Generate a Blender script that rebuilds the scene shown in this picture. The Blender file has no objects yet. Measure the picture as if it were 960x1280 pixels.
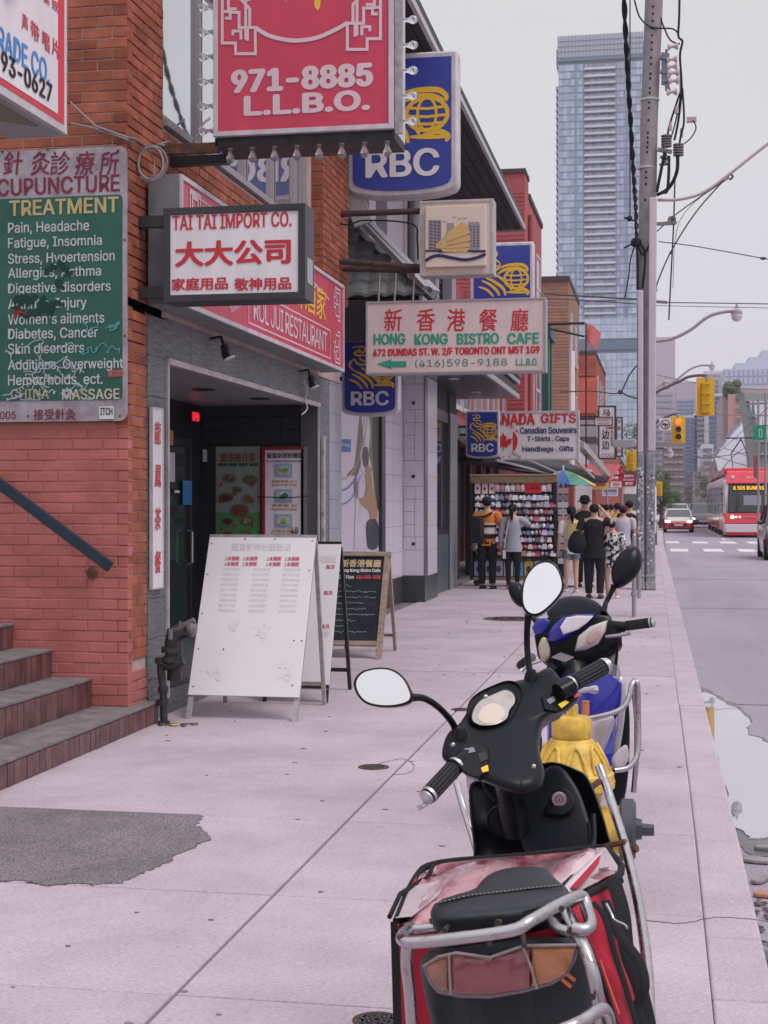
import bpy, bmesh, math, random
from math import sin, cos, pi, radians as R
from mathutils import Vector, Matrix, Euler
random.seed(7)
sc = bpy.context.scene
COL = sc.collection
# ------------------------------------------------------------------ camera
YAW = R(10.6)
H = 1.6
cam_d = bpy.data.cameras.new('camera'); cam = bpy.data.objects.new('camera', cam_d); COL.objects.link(cam)
cam.location = (0, 0, H); cam.rotation_euler = (R(90), 0, YAW)
cam_d.sensor_fit = 'VERTICAL'; cam_d.sensor_height = 36; cam_d.sensor_width = 36; cam_d.lens = 52.03
cam_d.shift_y = -10 / 1280; cam_d.clip_start = .05; cam_d.clip_end = 6000
cam_d.dof.use_dof = True; cam_d.dof.focus_distance = 9.0; cam_d.dof.aperture_fstop = 20.0
sc.camera = cam
# ------------------------------------------------------------------ light
sc.view_settings.view_transform = 'Standard'; sc.view_settings.look = 'None'
sc.view_settings.exposure = 0.15; sc.view_settings.gamma = 1.0
sc.view_settings.use_curve_mapping = False
SUN_EL, SUN_AZ = R(58), R(60)
w = bpy.data.worlds.new("World"); sc.world = w; w.use_nodes = True
nt = w.node_tree; nt.nodes.clear()
out = nt.nodes.new('ShaderNodeOutputWorld'); bg = nt.nodes.new('ShaderNodeBackground')
sky = nt.nodes.new('ShaderNodeTexSky'); sky.sky_type = 'NISHITA'; sky.sun_disc = False
sky.sun_elevation = SUN_EL; sky.sun_rotation = SUN_AZ
tc = nt.nodes.new('ShaderNodeTexCoord'); sep = nt.nodes.new('ShaderNodeSeparateXYZ')
nt.links.new(tc.outputs['Generated'], sep.inputs[0])
ramp = nt.nodes.new('ShaderNodeValToRGB')           # overcast sky: lilac haze low, pale grey above, brightest overhead
e = ramp.color_ramp.elements
e[0].position = 0.0; e[0].color = (.60, .565, .63, 1)
e[1].position = 1.0; e[1].color = (1.03, 1.0, 1.10, 1)
for p_, c_ in ((.07, (.595, .565, .635)), (.16, (.60, .59, .625)), (.32, (.60, .60, .602)), (.45, (.76, .745, .80))):
    q = e.new(p_); q.color = c_ + (1,)
nt.links.new(sep.outputs[2], ramp.inputs[0])
noi = nt.nodes.new('ShaderNodeTexNoise'); noi.inputs['Scale'].default_value = 2.2; noi.inputs['Detail'].default_value = 5
mp = nt.nodes.new('ShaderNodeMapping'); mp.inputs['Scale'].default_value = (1, 1, 3.5)
nt.links.new(tc.outputs['Generated'], mp.inputs[0]); nt.links.new(mp.outputs[0], noi.inputs['Vector'])
mr = nt.nodes.new('ShaderNodeMapRange'); mr.inputs[1].default_value = .3; mr.inputs[2].default_value = .7
mr.inputs[3].default_value = 9.35; mr.inputs[4].default_value = 10.6
nt.links.new(noi.outputs[0], mr.inputs[0])
sca = nt.nodes.new('ShaderNodeVectorMath'); sca.operation = 'SCALE'
nt.links.new(ramp.outputs[0], sca.inputs[0]); nt.links.new(mr.outputs[0], sca.inputs['Scale'])
mx = nt.nodes.new('ShaderNodeMix'); mx.data_type = 'RGBA'; mx.inputs[0].default_value = .96
nt.links.new(sky.outputs[0], mx.inputs[6]); nt.links.new(sca.outputs[0], mx.inputs[7])
nt.links.new(mx.outputs[2], bg.inputs[0]); bg.inputs[1].default_value = .107
nt.links.new(bg.outputs[0], out.inputs[0])
sd = bpy.data.lights.new('sun', 'SUN'); sd.energy = 1.5; sd.angle = R(25); sd.color = (1, .975, .965)
so = bpy.data.objects.new('sun', sd); COL.objects.link(so)
_dir = Vector((sin(SUN_AZ) * cos(SUN_EL), cos(SUN_AZ) * cos(SUN_EL) * -1, sin(SUN_EL)))
so.rotation_euler = _dir.to_track_quat('Z', 'Y').to_euler()
sky.sun_rotation = math.atan2(_dir.x, _dir.y)

# ------------------------------------------------------------------ photo measurements -> places
F = 1850.0; HZ = 630.0
CY, SY = cos(YAW), sin(YAW)
def gp(px, py, z=0):                      # a point of the ground (height z)
    d = (H - z) * F / (py - HZ); lat = (px - 480) / F * d
    return Vector((lat * CY - d * SY, lat * SY + d * CY, z))
def wx(px, py, X):                        # a point on a wall that runs along the street
    u = (px - 480) / F; t = X / (u * CY - SY)
    return Vector((X, t * (u * SY + CY), H + t * (HZ - py) / F))
def wy(px, py, Y):                        # a point on a plane that faces down the street
    u = (px - 480) / F; t = Y / (u * SY + CY)
    return Vector((t * (u * CY - SY), Y, H + t * (HZ - py) / F))

# ------------------------------------------------------------------ materials
MATS = {}
def mat(name, col, rough=.6, metal=0, var=0.0, vscale=6, bump=0, bscale=60, emis=None, estr=0, spec=None, coat=0,
        objvar=0, col2=None, stretch=None, trans=0, ior=1.45, ro2=None, stain=None, hard=.18):
    if name in MATS: return MATS[name]
    m = bpy.data.materials.new(name); m.use_nodes = True; MATS[name] = m
    n = m.node_tree; b = n.nodes['Principled BSDF']; L = n.links.new
    b.inputs['Roughness'].default_value = rough; b.inputs['Metallic'].default_value = metal
    b.inputs['Base Color'].default_value = (*col, 1)
    if spec is None and rough > .45 and not metal: spec = .2
    if spec is not None: b.inputs['Specular IOR Level'].default_value = spec
    if coat: b.inputs['Coat Weight'].default_value = coat; b.inputs['Coat Roughness'].default_value = .08
    if trans: b.inputs['Transmission Weight'].default_value = trans; b.inputs['IOR'].default_value = ior
    if emis: b.inputs['Emission Color'].default_value = (*emis, 1); b.inputs['Emission Strength'].default_value = estr
    tcn = None
    if var or bump or col2 or ro2:
        tcn = n.nodes.new('ShaderNodeTexCoord'); mpn = n.nodes.new('ShaderNodeMapping')
        geo = n.nodes.new('ShaderNodeNewGeometry')
        L(geo.outputs['Position'], mpn.inputs[0])
        if stretch: mpn.inputs['Scale'].default_value = stretch
    cur = None
    if var or col2:
        no = n.nodes.new('ShaderNodeTexNoise'); no.inputs['Scale'].default_value = vscale; no.inputs['Detail'].default_value = 8
        no.inputs['Roughness'].default_value = .62
        L(mpn.outputs[0], no.inputs['Vector'])
        rp = n.nodes.new('ShaderNodeValToRGB'); L(no.outputs[0], rp.inputs[0])
        c2 = col2 or tuple(max(0, c * (1 - var)) for c in col)
        c1 = col if col2 else tuple(min(1, c * (1 + var)) for c in col)
        rp.color_ramp.elements[0].position = .5-hard; rp.color_ramp.elements[0].color = (*c2, 1)
        rp.color_ramp.elements[1].position = .5+hard; rp.color_ramp.elements[1].color = (*c1, 1)
        cur = rp.outputs[0]
        if ro2:
            r2 = n.nodes.new('ShaderNodeMapRange'); r2.inputs[3].default_value = rough; r2.inputs[4].default_value = ro2
            r2.inputs[1].default_value = .35; r2.inputs[2].default_value = .65
            L(no.outputs[0], r2.inputs[0]); L(r2.outputs[0], b.inputs['Roughness'])
    if objvar:
        oi = n.nodes.new('ShaderNodeObjectInfo'); g2 = n.nodes.new('ShaderNodeNewGeometry')
        ad = n.nodes.new('ShaderNodeMath'); ad.operation = 'ADD'; L(oi.outputs['Random'], ad.inputs[0]); L(g2.outputs['Random Per Island'], ad.inputs[1])
        fr = n.nodes.new('ShaderNodeMath'); fr.operation = 'FRACT'; L(ad.outputs[0], fr.inputs[0])
        m2 = n.nodes.new('ShaderNodeMapRange'); m2.inputs[3].default_value = 1 - objvar; m2.inputs[4].default_value = 1 + objvar * .6
        L(fr.outputs[0], m2.inputs[0])
        vm = n.nodes.new('ShaderNodeVectorMath'); vm.operation = 'SCALE'
        if cur: L(cur, vm.inputs[0])
        else: vm.inputs[0].default_value = col
        L(m2.outputs[0], vm.inputs['Scale']); cur = vm.outputs[0]
    if stain:                                              # patches of old dirt, sized in metres
        gs = n.nodes.new('ShaderNodeNewGeometry'); ns = n.nodes.new('ShaderNodeTexNoise'); ns.inputs['Scale'].default_value = stain[0]; ns.inputs['Detail'].default_value = 7; ns.inputs['Roughness'].default_value = .7
        ms = n.nodes.new('ShaderNodeMapRange'); ms.inputs[1].default_value = .35; ms.inputs[2].default_value = .6; ms.inputs[3].default_value = 1-stain[1]; ms.inputs[4].default_value = 1.03
        vs_ = n.nodes.new('ShaderNodeVectorMath'); vs_.operation = 'SCALE'; mq = n.nodes.new('ShaderNodeMapping'); mq.inputs['Scale'].default_value = stain[2] if len(stain) > 2 else (1,1,1)
        L(gs.outputs['Position'], mq.inputs[0]); L(mq.outputs[0], ns.inputs['Vector']); L(ns.outputs[0], ms.inputs[0])
        if cur: L(cur, vs_.inputs[0])
        else: vs_.inputs[0].default_value = col
        L(ms.outputs[0], vs_.inputs['Scale']); cur = vs_.outputs[0]
    if cur: L(cur, b.inputs['Base Color'])
    if bump:
        nb = n.nodes.new('ShaderNodeTexNoise'); nb.inputs['Scale'].default_value = bscale; nb.inputs['Detail'].default_value = 6
        L(mpn.outputs[0], nb.inputs['Vector'])
        bp = n.nodes.new('ShaderNodeBump'); bp.inputs['Strength'].default_value = bump; bp.inputs['Distance'].default_value = .01
        L(nb.outputs[0], bp.inputs['Height']); L(bp.outputs[0], b.inputs['Normal'])
    return m

# ------------------------------------------------------------------ mesh builder
class MB:
    def __init__(s): s.v = []; s.f = []; s.M = Matrix.Identity(4); s.mi = []; s.cur = 0; s.lay = 0
    def add(s, vs, fs):
        o = len(s.v); s.v += [tuple(s.M @ Vector(v)) for v in vs]
        s.f += [tuple(i + o for i in f) for f in fs]; s.mi += [s.cur] * len(fs); return s
    def box(s, x0, x1, y0, y1, z0, z1):
        return s.add([(x0,y0,z0),(x1,y0,z0),(x1,y1,z0),(x0,y1,z0),(x0,y0,z1),(x1,y0,z1),(x1,y1,z1),(x0,y1,z1)],
                     [(0,3,2,1),(4,5,6,7),(0,1,5,4),(1,2,6,5),(2,3,7,6),(3,0,4,7)])
    def bar(s, a, b, w=.05, h=None, up=(0,0,1)):          # rectangular bar between two points
        a = Vector(a); b = Vector(b); h = h or w; t = (b - a).normalized(); u = Vector(up)
        sd_ = t.cross(u)
        if sd_.length < 1e-4: sd_ = t.cross(Vector((1,0,0)))
        sd_.normalize(); u = sd_.cross(t).normalized(); vs = []
        for p in (a, b):
            for i, j in ((-1,-1),(1,-1),(1,1),(-1,1)): vs.append(p + sd_ * (i * w / 2) + u * (j * h / 2))
        return s.add(vs, [(0,1,2,3),(7,6,5,4),(0,4,5,1),(1,5,6,2),(2,6,7,3),(3,7,4,0)])
    def tube(s, pts, r, n=8, cap=True):                   # r may be a list, or list of (rx, rz)
        pts = [Vector(p) for p in pts]; vs = []; fs = []; prev = None; k = len(pts)
        for i, p in enumerate(pts):
            t = (pts[min(i+1,k-1)] - pts[max(i-1,0)])
            t = t.normalized() if t.length > 1e-9 else Vector((0,0,1))
            if prev is None:
                ref = Vector((0,0,1)) if abs(t.z) < .95 else Vector((1,0,0)); a = t.cross(ref).normalized()
            else:
                a = prev - t * prev.dot(t)
                a = a.normalized() if a.length > 1e-6 else t.orthogonal().normalized()
            prev = a; b = t.cross(a)
            rr = r[i] if isinstance(r, (list, tuple)) else r
            ra, rb = rr if isinstance(rr, (list, tuple)) else (rr, rr)
            for j in range(n):
                th = 2 * pi * j / n; vs.append(p + a * (cos(th) * ra) + b * (sin(th) * rb))
        for i in range(k - 1):
            for j in range(n):
                j2 = (j + 1) % n; fs.append((i*n+j, i*n+j2, (i+1)*n+j2, (i+1)*n+j))
        if cap: fs.append(tuple(range(n-1,-1,-1))); fs.append(tuple((k-1)*n + j for j in range(n)))
        return s.add(vs, fs)
    def cyl(s, a, b, r, n=16, r2=None): return s.tube([a, b], [r, r if r2 is None else r2], n)
    def lathe(s, prof, c=(0,0,0), n=20, axis='z', sq=1):
        vs = []; fs = []; c = Vector(c); k = len(prof)
        for r, z in prof:
            for j in range(n):
                th = 2*pi*j/n; x, y = r*cos(th), r*sin(th)*sq
                v = {'z': (x,y,z), 'y': (x,z,-y), 'x': (z,x,y)}[axis]; vs.append(c + Vector(v))
        for i in range(k-1):
            for j in range(n):
                j2 = (j+1) % n; fs.append((i*n+j, i*n+j2, (i+1)*n+j2, (i+1)*n+j))
        fs.append(tuple(range(n-1,-1,-1))); fs.append(tuple((k-1)*n+j for j in range(n)))
        return s.add(vs, fs)
    def ell(s, c, r, n=12, m=8):
        c = Vector(c); prof = []
        vs = []; fs = []
        for i in range(1, m):
            ph = pi*i/m
            for j in range(n):
                th = 2*pi*j/n; vs.append((c.x+r[0]*sin(ph)*cos(th), c.y+r[1]*sin(ph)*sin(th), c.z-r[2]*cos(ph)))
        for i in range(m-2):
            for j in range(n):
                j2=(j+1)%n; fs.append((i*n+j, i*n+j2, (i+1)*n+j2, (i+1)*n+j))
        o = len(vs); vs += [(c.x,c.y,c.z-r[2]), (c.x,c.y,c.z+r[2])]
        for j in range(n):
            j2=(j+1)%n; fs.append((o, j2, j)); fs.append((o+1, (m-2)*n+j, (m-2)*n+j2))
        return s.add(vs, fs)
    def prism(s, pts, y0, y1):                            # polygon (x,z), extruded along y
        n = len(pts); vs = [(x,y0,z) for x,z in pts] + [(x,y1,z) for x,z in pts]
        return s.add(vs, [tuple(range(n)), tuple(range(2*n-1,n-1,-1))] + [(i,(i+n),(i+1)%n+n,(i+1)%n) for i in range(n)])
    def prismx(s, pts, x0, x1):                           # polygon (y,z), extruded along x
        n = len(pts); vs = [(x0,y,z) for y,z in pts] + [(x1,y,z) for y,z in pts]
        return s.add(vs, [tuple(range(n-1,-1,-1)), tuple(range(n,2*n))] + [(i,(i+1)%n,(i+1)%n+n,i+n) for i in range(n)])
    def prismz(s, pts, z0, z1):
        n = len(pts); vs = [(x,y,z0) for x,y in pts] + [(x,y,z1) for x,y in pts]
        return s.add(vs, [tuple(range(n-1,-1,-1)), tuple(range(n,2*n))] + [(i,(i+1)%n,(i+1)%n+n,i+n) for i in range(n)])
    def loft(s, rings, cap=True):
        n = len(rings[0]); vs = [v for r_ in rings for v in r_]; fs = []
        for i in range(len(rings)-1):
            for j in range(n):
                j2=(j+1)%n; fs.append((i*n+j, i*n+j2, (i+1)*n+j2, (i+1)*n+j))
        if cap: fs.append(tuple(range(n-1,-1,-1))); fs.append(tuple((len(rings)-1)*n+j for j in range(n)))
        return s.add(vs, fs)
    def ribbon(s, pts, wd, y=0, closed=False):            # flat stroke in the x-z plane, facing -y
        P = [Vector((p[0], p[1])) for p in pts]; n = len(P); vs = []; fs = []
        for i in range(n):
            a = P[i-1] if (i > 0 or closed) else None; b = P[(i+1) % n] if (i < n-1 or closed) else None
            d1 = (P[i]-a).normalized() if a is not None and (P[i]-a).length > 1e-9 else None
            d2 = (b-P[i]).normalized() if b is not None and (b-P[i]).length > 1e-9 else None
            if d1 is None: d1 = d2
            if d2 is None: d2 = d1
            n1 = Vector((-d1.y, d1.x)); n2 = Vector((-d2.y, d2.x)); mm = n1 + n2
            if mm.length < .2: mm = n1
            mm.normalize(); k = 1 / max(.5, mm.dot(n1))
            ww = wd[i] if isinstance(wd, (list, tuple)) else wd
            q = mm * (ww/2*k); yi = y - i*6e-5 - s.lay*2e-4; vs += [(P[i].x-q.x, yi, P[i].y-q.y), (P[i].x+q.x, yi, P[i].y+q.y)]
        s.lay = (s.lay+1) % 9
        rng = n if closed else n-1
        for i in range(rng):
            a, b = 2*i, 2*((i+1) % n); fs.append((a, b, b+1, a+1))
        return s.add(vs, fs)
    def poly(s, pts, y=0): return s.add([(p[0], y, p[1]) for p in pts], [tuple(range(len(pts)))])
    def mesh(s, name, m, smooth=False, fix=True):
        me = bpy.data.meshes.new(name); me.from_pydata(s.v, [], s.f)
        for mm in (m if isinstance(m, (list, tuple)) else [m]):
            if mm: me.materials.append(mm)
        if any(s.mi):
            me.polygons.foreach_set('material_index', s.mi)
        if fix:
            bm = bmesh.new(); bm.from_mesh(me); bmesh.ops.recalc_face_normals(bm, faces=bm.faces); bm.to_mesh(me); bm.free()
        if smooth:
            me.polygons.foreach_set('use_smooth', [True]*len(me.polygons))
            me.set_sharp_from_angle(angle=R(40 if smooth is True else smooth))
        me.update(); return me
    def build(s, name, m, parent=None, smooth=False, bevel=0, sub=0, loc=None, rot=None, fix=True, bseg=2):
        o = bpy.data.objects.new(name, s.mesh(name, m, smooth, fix)); COL.objects.link(o)
        if parent: o.parent = parent
        if loc is not None: o.location = loc
        if rot is not None: o.rotation_euler = rot
        if bevel:
            b = o.modifiers.new('bevel', 'BEVEL'); b.width = bevel; b.segments = bseg; b.limit_method = 'ANGLE'; b.angle_limit = R(35)
        if sub:
            b = o.modifiers.new('sub', 'SUBSURF'); b.levels = sub; b.render_levels = sub
        return o
def tag(o, label=None, cat=None, group=None, kind=None):
    if label: o['label'] = label
    if cat: o['category'] = cat
    if group: o['group'] = group
    if kind: o['kind'] = kind
    return o
def thing(name, label, cat, loc=(0,0,0), rz=0, group=None, rot=None):
    o = bpy.data.objects.new(name, None); COL.objects.link(o); o.empty_display_size = .2
    o.location = loc; o.rotation_euler = rot or (0, 0, rz)
    return tag(o, label, cat, group)
def copy_tree(o, parent=None, depth=0):
    c = o.copy(); COL.objects.link(c)
    if parent: c.parent = parent
    for ch in KIDS(o): copy_tree(ch, c, depth+1)
    return c
def KIDS(o): return [x for x in list(o.children)]
def copy_mesh(me, name, loc, parent, rot=None, scale=None):
    o = bpy.data.objects.new(name, me); COL.objects.link(o); o.parent = parent; o.location = loc
    if rot: o.rotation_euler = rot
    if scale: o.scale = scale
    return o
def spline(pts, n=6, closed=False):                        # Catmull-Rom
    P = [Vector(p) for p in pts]; out_ = []; k = len(P)
    for i in range(k if closed else k-1):
        p0 = P[(i-1) % k] if closed or i > 0 else P[i]; p1 = P[i]; p2 = P[(i+1) % k]; p3 = P[(i+2) % k] if closed or i < k-2 else p2
        for j in range(n):
            t = j/n; out_.append(.5*((2*p1)+(p2-p0)*t+(2*p0-5*p1+4*p2-p3)*t*t+(3*p1-p0-3*p2+p3)*t**3))
    if not closed: out_.append(P[-1])
    return out_
def rrect(x0, x1, z0, z1, r, n=5):
    o = []
    for cx, cz, a in ((x1-r,z1-r,0),(x0+r,z1-r,90),(x0+r,z0+r,180),(x1-r,z0+r,270)):
        for i in range(n+1): t = R(a+90*i/n); o.append((cx+r*cos(t), cz+r*sin(t)))
    return o
# lettering: a flat mesh in the local x-z plane facing -y, fitted to a box
_tc = {}; _jr = random.Random(5)
try:
    import os
    FONT = bpy.data.fonts.load(os.path.join(bpy.utils.resource_path('LOCAL'), 'datafiles', 'fonts', 'Inter.woff2'))   # the sans that ships with Blender
except Exception: FONT = None
def text_mesh(s, bold=0, shear=0, space=1):
    key = (s, bold, shear, space)
    if key in _tc: return _tc[key]
    cu = bpy.data.curves.new('lettering', 'FONT'); cu.body = s; cu.size = 1; cu.offset = 0;
    if FONT and all(ord(ch) < 0x2000 for ch in s): cu.font = FONT
    cu.shear = shear; cu.space_character = space
    cu.resolution_u = 3; cu.fill_mode = 'FRONT'
    ob = bpy.data.objects.new('lettering', cu); me = bpy.data.meshes.new_from_object(ob)
    vs = [tuple(v.co) for v in me.vertices]; fs = [tuple(p.vertices) for p in me.polygons]
    bpy.data.objects.remove(ob); bpy.data.curves.remove(cu); bpy.data.meshes.remove(me)
    xs = [v[0] for v in vs] or [0, 1]; ys = [v[1] for v in vs] or [0, 1]
    _tc[key] = (vs, fs, min(xs), max(xs), min(ys), max(ys)); return _tc[key]
def put_text(mb, s, x0, x1, z0, z1, y, bold=.02, shear=0, flip=False, slant=0, space=1):
    vs, fs, a, b, c, d = text_mesh(s, 0, shear, space)
    bd = bold*1.1*(z1-z0)                                  # a heavier stroke: the flat letter repeated a hair's breadth apart
    kx = (x1-x0-2*bd)/max(1e-6, b-a); kz = (z1-z0-1.2*bd)/max(1e-6, d-c)
    n_ = 1 if bold < .008 else (4 if bold < .035 else 8)
    for i_ in range(n_):
        an_ = 2*pi*i_/n_ + pi/4; _put(mb, vs, fs, a, b, c, d, x0+bd+(bd*cos(an_) if n_ > 1 else 0), kx, z0+.6*bd+(.6*bd*sin(an_) if n_ > 1 else 0), kz, y-i_*1.6e-4, flip, slant, x0, x1)
def _put(mb, vs, fs, a, b, c, d, X0, kx, Z0, kz, y, flip, slant, x0, x1):
    vv = []
    for v in vs:
        X = X0 + (v[0]-a)*kx
        vv.append((X, y + _jr.uniform(-.6e-4, .6e-4), Z0+(v[1]-c)*kz + slant*(X-x0)))
    mb.add(vv, fs)
class Plane:
    """A sign's own frame: local x runs to the reader's right, z up, its face looks to local -y."""
    def __init__(s, kind, c): s.kind, s.c = kind, c
    def pt(s, px, py):
        if s.kind == 'y': p = wy(px, py, s.c); return (p.x, p.z)
        p = wx(px, py, s.c); return (p.y, p.z)
def fit(mb, pl, o, s, px0, py0, px1, py1, y=-.003, **k):   # o = (x, z) of the sign's origin in the plane
    mxp, myp = (px0+px1)/2, (py0+py1)/2
    xa = pl.pt(px0, myp)[0]-o[0]; xb = pl.pt(px1, myp)[0]-o[0]
    if pl.kind == 'y': za = pl.pt(mxp, py1)[1]-o[1]; zb = pl.pt(mxp, py0)[1]-o[1]
    else: za, zb = pl.pt(mxp, py1)[1]-o[1], pl.pt(mxp, py0)[1]-o[1]
    put_text(mb, s, xa, xb, za, zb, y, **k)
# ------------------------------------------------------------------ materials of the place
M_walk = mat('concrete', (.495,.408,.46), .85, var=.13, hard=.10, vscale=85, bump=.45, bscale=70, objvar=.05, stretch=(.6,1.5,1), stain=(.9,.20))
M_kerb = mat('kerb_concrete', (.485,.403,.455), .85, var=.12, hard=.1, vscale=80, bump=.3, bscale=50, objvar=.04, stain=(2,.14))
M_joint = mat('joint', (.20,.17,.18), .95)
M_road = mat('asphalt', (.34,.298,.35), .8, stain=(.5,.18,(1,.25,1)), hard=.1, var=.12, vscale=60, bump=.5, bscale=90, stretch=(1,.4,1))
M_patch = mat('asphalt_patch', (.36,.305,.335), .92, col2=(.15,.13,.145), hard=.07, vscale=120, bump=1, bscale=160, stain=(1.5,.25))
M_paint = mat('road_paint', (.66,.62,.66), .75, var=.12, vscale=4)
M_brick = mat('brick_orange', (.37,.118,.072), .85, var=.2, vscale=7, bump=.35, bscale=60, objvar=.26, stain=(1.2,.3))
M_bpaint = mat('brick_painted', (.46,.15,.135), .62, var=.08, vscale=3, bump=.25, bscale=50, objvar=.08, stain=(1.6,.2))
M_mortar = mat('mortar', (.48,.36,.33), .95, var=.15, vscale=9)
M_mortp = mat('mortar_painted', (.46,.17,.15), .8)
M_gtile = mat('grey_streaked_tile', (.23,.235,.25), .5, col2=(.085,.09,.10), hard=.12, vscale=7, stretch=(1,.6,22), bump=.2, bscale=40, objvar=.1)
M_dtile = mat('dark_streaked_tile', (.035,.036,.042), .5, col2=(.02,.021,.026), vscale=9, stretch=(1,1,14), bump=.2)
M_brown = mat('brown_tile', (.16,.07,.07), .38, stain=(6,.4), var=.3, vscale=10, objvar=.3, bump=.1)
M_tread = mat('step_tread', (.24,.21,.21), .75, col2=(.13,.115,.12), vscale=7, bump=.3)
M_grout = mat('grout', (.40,.34,.34), .95, var=.2)
M_white = mat('white_paint', (.78,.76,.78), .5, var=.03, vscale=3)
M_offw = mat('offwhite_plastic', (.74,.69,.715), .4, var=.03, stain=(3,.10,(1,1,.35)))
M_black = mat('black_metal', (.022,.022,.026), .4, metal=.3)
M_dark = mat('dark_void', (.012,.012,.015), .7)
M_steel = mat('galvanised_steel', (.42,.41,.43), .42, metal=.8, var=.12, vscale=8)
M_alu = mat('aluminium', (.55,.54,.56), .35, metal=.85, var=.08)
M_rust = mat('rusty_iron', (.20,.085,.045), .85, col2=(.05,.045,.045), vscale=14, bump=.4)
M_chrome = mat('chrome', (.50,.48,.49), .10, metal=1, var=.12, vscale=25, ro2=.35)
M_glass = mat('window_glass', (.68,.70,.74), .02, metal=.9)
M_dglass = mat('dark_glass', (.045,.05,.065), .04, metal=0, spec=.8)
M_wire = mat('cable', (.018,.018,.02), .55)
M_gwire = mat('grey_cable', (.25,.22,.22), .55)
M_skin = mat('skin', (.62,.37,.27), .5)

# ------------------------------------------------------------------ the ground
m = MB(); m.add([(-3000,-60,-.30),(3000,-60,-.30),(3000,5000,-.30),(-3000,5000,-.30)], [(0,1,2,3)])
tag(m.build('ground', mat('ground_dirt', (.2,.19,.19), .95, var=.1, vscale=.2), fix=False), 'flat grey ground under the whole street', kind='structure')
def kx(y): return .365 if y < 8 else (.365 - (y-8)*.0052 if y < 58 else .105)
m = MB(); ys = [-20, 8, 58, 900]
m.add([(kx(y)+(.0), y, -.15) for y in ys] + [(15.5, y, -.15) for y in ys], [(i, i+4, i+5, i+1) for i in range(3)])
tag(m.build('road', M_road, fix=False), 'grey lilac asphalt road with streetcar tracks', kind='structure')
m = MB(); m.box(15.5, 22, -20, 900, -.3, 0)
tag(m.build('pavement', M_walk), 'far concrete pavement across the road', kind='structure')
# near pavement: a base sheet, slabs as pieces, kerb stones as pieces
sw = MB().box(-9, kx(8)-.21, -6, 300, -.29, -.012).build('sidewalk', M_joint); tag(sw, 'pinkish concrete sidewalk of large slabs', kind='structure')
ysl = [-1.0, 1.6, 3.1, 4.62, 5.87, 7.3, 9.1, 10.7, 12.3, 14.0, 15.9, 18.7, 21.5, 24.3, 27.1, 29.9, 32.7, 35.5, 38.3, 41.1, 44, 47, 50, 60, 80, 120, 200, 300]
cols_ = [(-3.9, -1.56), (-1.56, .158)]
for j, (xa, xb) in enumerate(cols_):
    for i in range(len(ysl)-1):
        off = .05*math.sin(i*1.7+j)
        m = MB(); g = .004 if ysl[i] < 30 else .012
        xr = (xb-g) if j == 0 else None
        if j == 0: m.box(xa, xb-g-.004, ysl[i]+g+.0, ysl[i+1]-g, -.1, 0)
        else:
            m.prismz([(xa+g+.003, ysl[i]+g), (kx(ysl[i])-.204, ysl[i]+g), (kx(ysl[i+1])-.204, ysl[i+1]-g), (xa+g+.003, ysl[i+1]-g)], -.1, 0)
        o = m.build('slab', M_walk, sw)
        if ysl[i] < 14: b = o.modifiers.new('bevel', 'BEVEL'); b.width = .006; b.segments = 2
        o.location.z = random.uniform(-.0015, .0015)
for i in range(len(ysl)-1):                                 # behind the building line, under the steps and the recess
    pass
kb = MB().box(-.05, .05, -5, 200, -.29, -.2).build('kerb', M_joint); tag(kb, 'pale concrete kerb along the sidewalk', kind='structure')
yk = [-2.0] + [y for y in (.6, 2.4, 4.9, 5.6, 7.2, 9.6, 12.0)] + [12+2.4*i for i in range(1, 14)] + [50, 60, 80, 120, 200, 300]
for a, b in zip(yk, yk[1:]):
    ka, kb_ = kx(a), kx(b); o = MB().prismz([(ka-.202, a+.004), (ka, a+.004), (kb_, b-.004), (kb_-.202, b-.004)], -.19, .001).build('kerb_stone', M_kerb, kb)
    if a < 12: q = o.modifiers.new('bevel', 'BEVEL'); q.width = .012; q.segments = 3
# asphalt repair in the sidewalk
pts = [gp(*p) for p in ((-200,1001),(-40,1005.5),(120,1011.5),(250,1017),(254,1023),(243,1033),(262,1041),(265,1050),(250,1055),(240,1062),(222,1068),(212,1077),(195,1085),(178,1092),(150,1105),(60,1107),(30,1103),(-40,1100),(-200,1096))]
P4 = pts; pts = [(a.x+(b.x-a.x)*k/6, a.y+(b.y-a.y)*k/6, 0) for a, b in zip(P4, P4[1:]+P4[:1]) for k in range(6)]
pts = [(p[0]+random.uniform(-.012,.012), min(7.295, p[1]+random.uniform(-.02,.02))) for p in pts]
tag(MB().prismz(pts, -.02, .006).build('asphalt_patch', M_patch), 'rough grey asphalt repair patch in the concrete sidewalk', kind='structure')
# puddle with its wet rim and gutter stones
def outline(pp, z): return [gp(x, y, z) for x, y in pp]
pud = outline([(876,868),(893,872),(905,880),(925,888),(936,903),(934,918),(955,928),(975,945),(1010,975),(1040,1030),(975,1045),(940,1050),(922,1036),(915,1015),(905,985),(893,940),(883,905)], -.15)
pz = [(p.x+random.uniform(-.02,.02), p.y) for p in spline(pud, 4, closed=True)]
pz = [(max(x, kx(y)+.002), y) for x, y in pz]
M_water = mat('puddle_water', (.60,.57,.62), .015, metal=.72, col2=(.66,.63,.68), vscale=1.5)
tag(MB().prismz(pz, -.151, -.140).build('puddle', M_water), 'bright still puddle in the gutter beside the kerb', kind='structure')
cx_ = sum(p[0] for p in pz)/len(pz); cy_ = sum(p[1] for p in pz)/len(pz)
wetr = [(max(kx(y)+.001, cx_+(x-cx_)*1.18), cy_+(y-cy_)*1.14) for x, y in pz]
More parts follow.
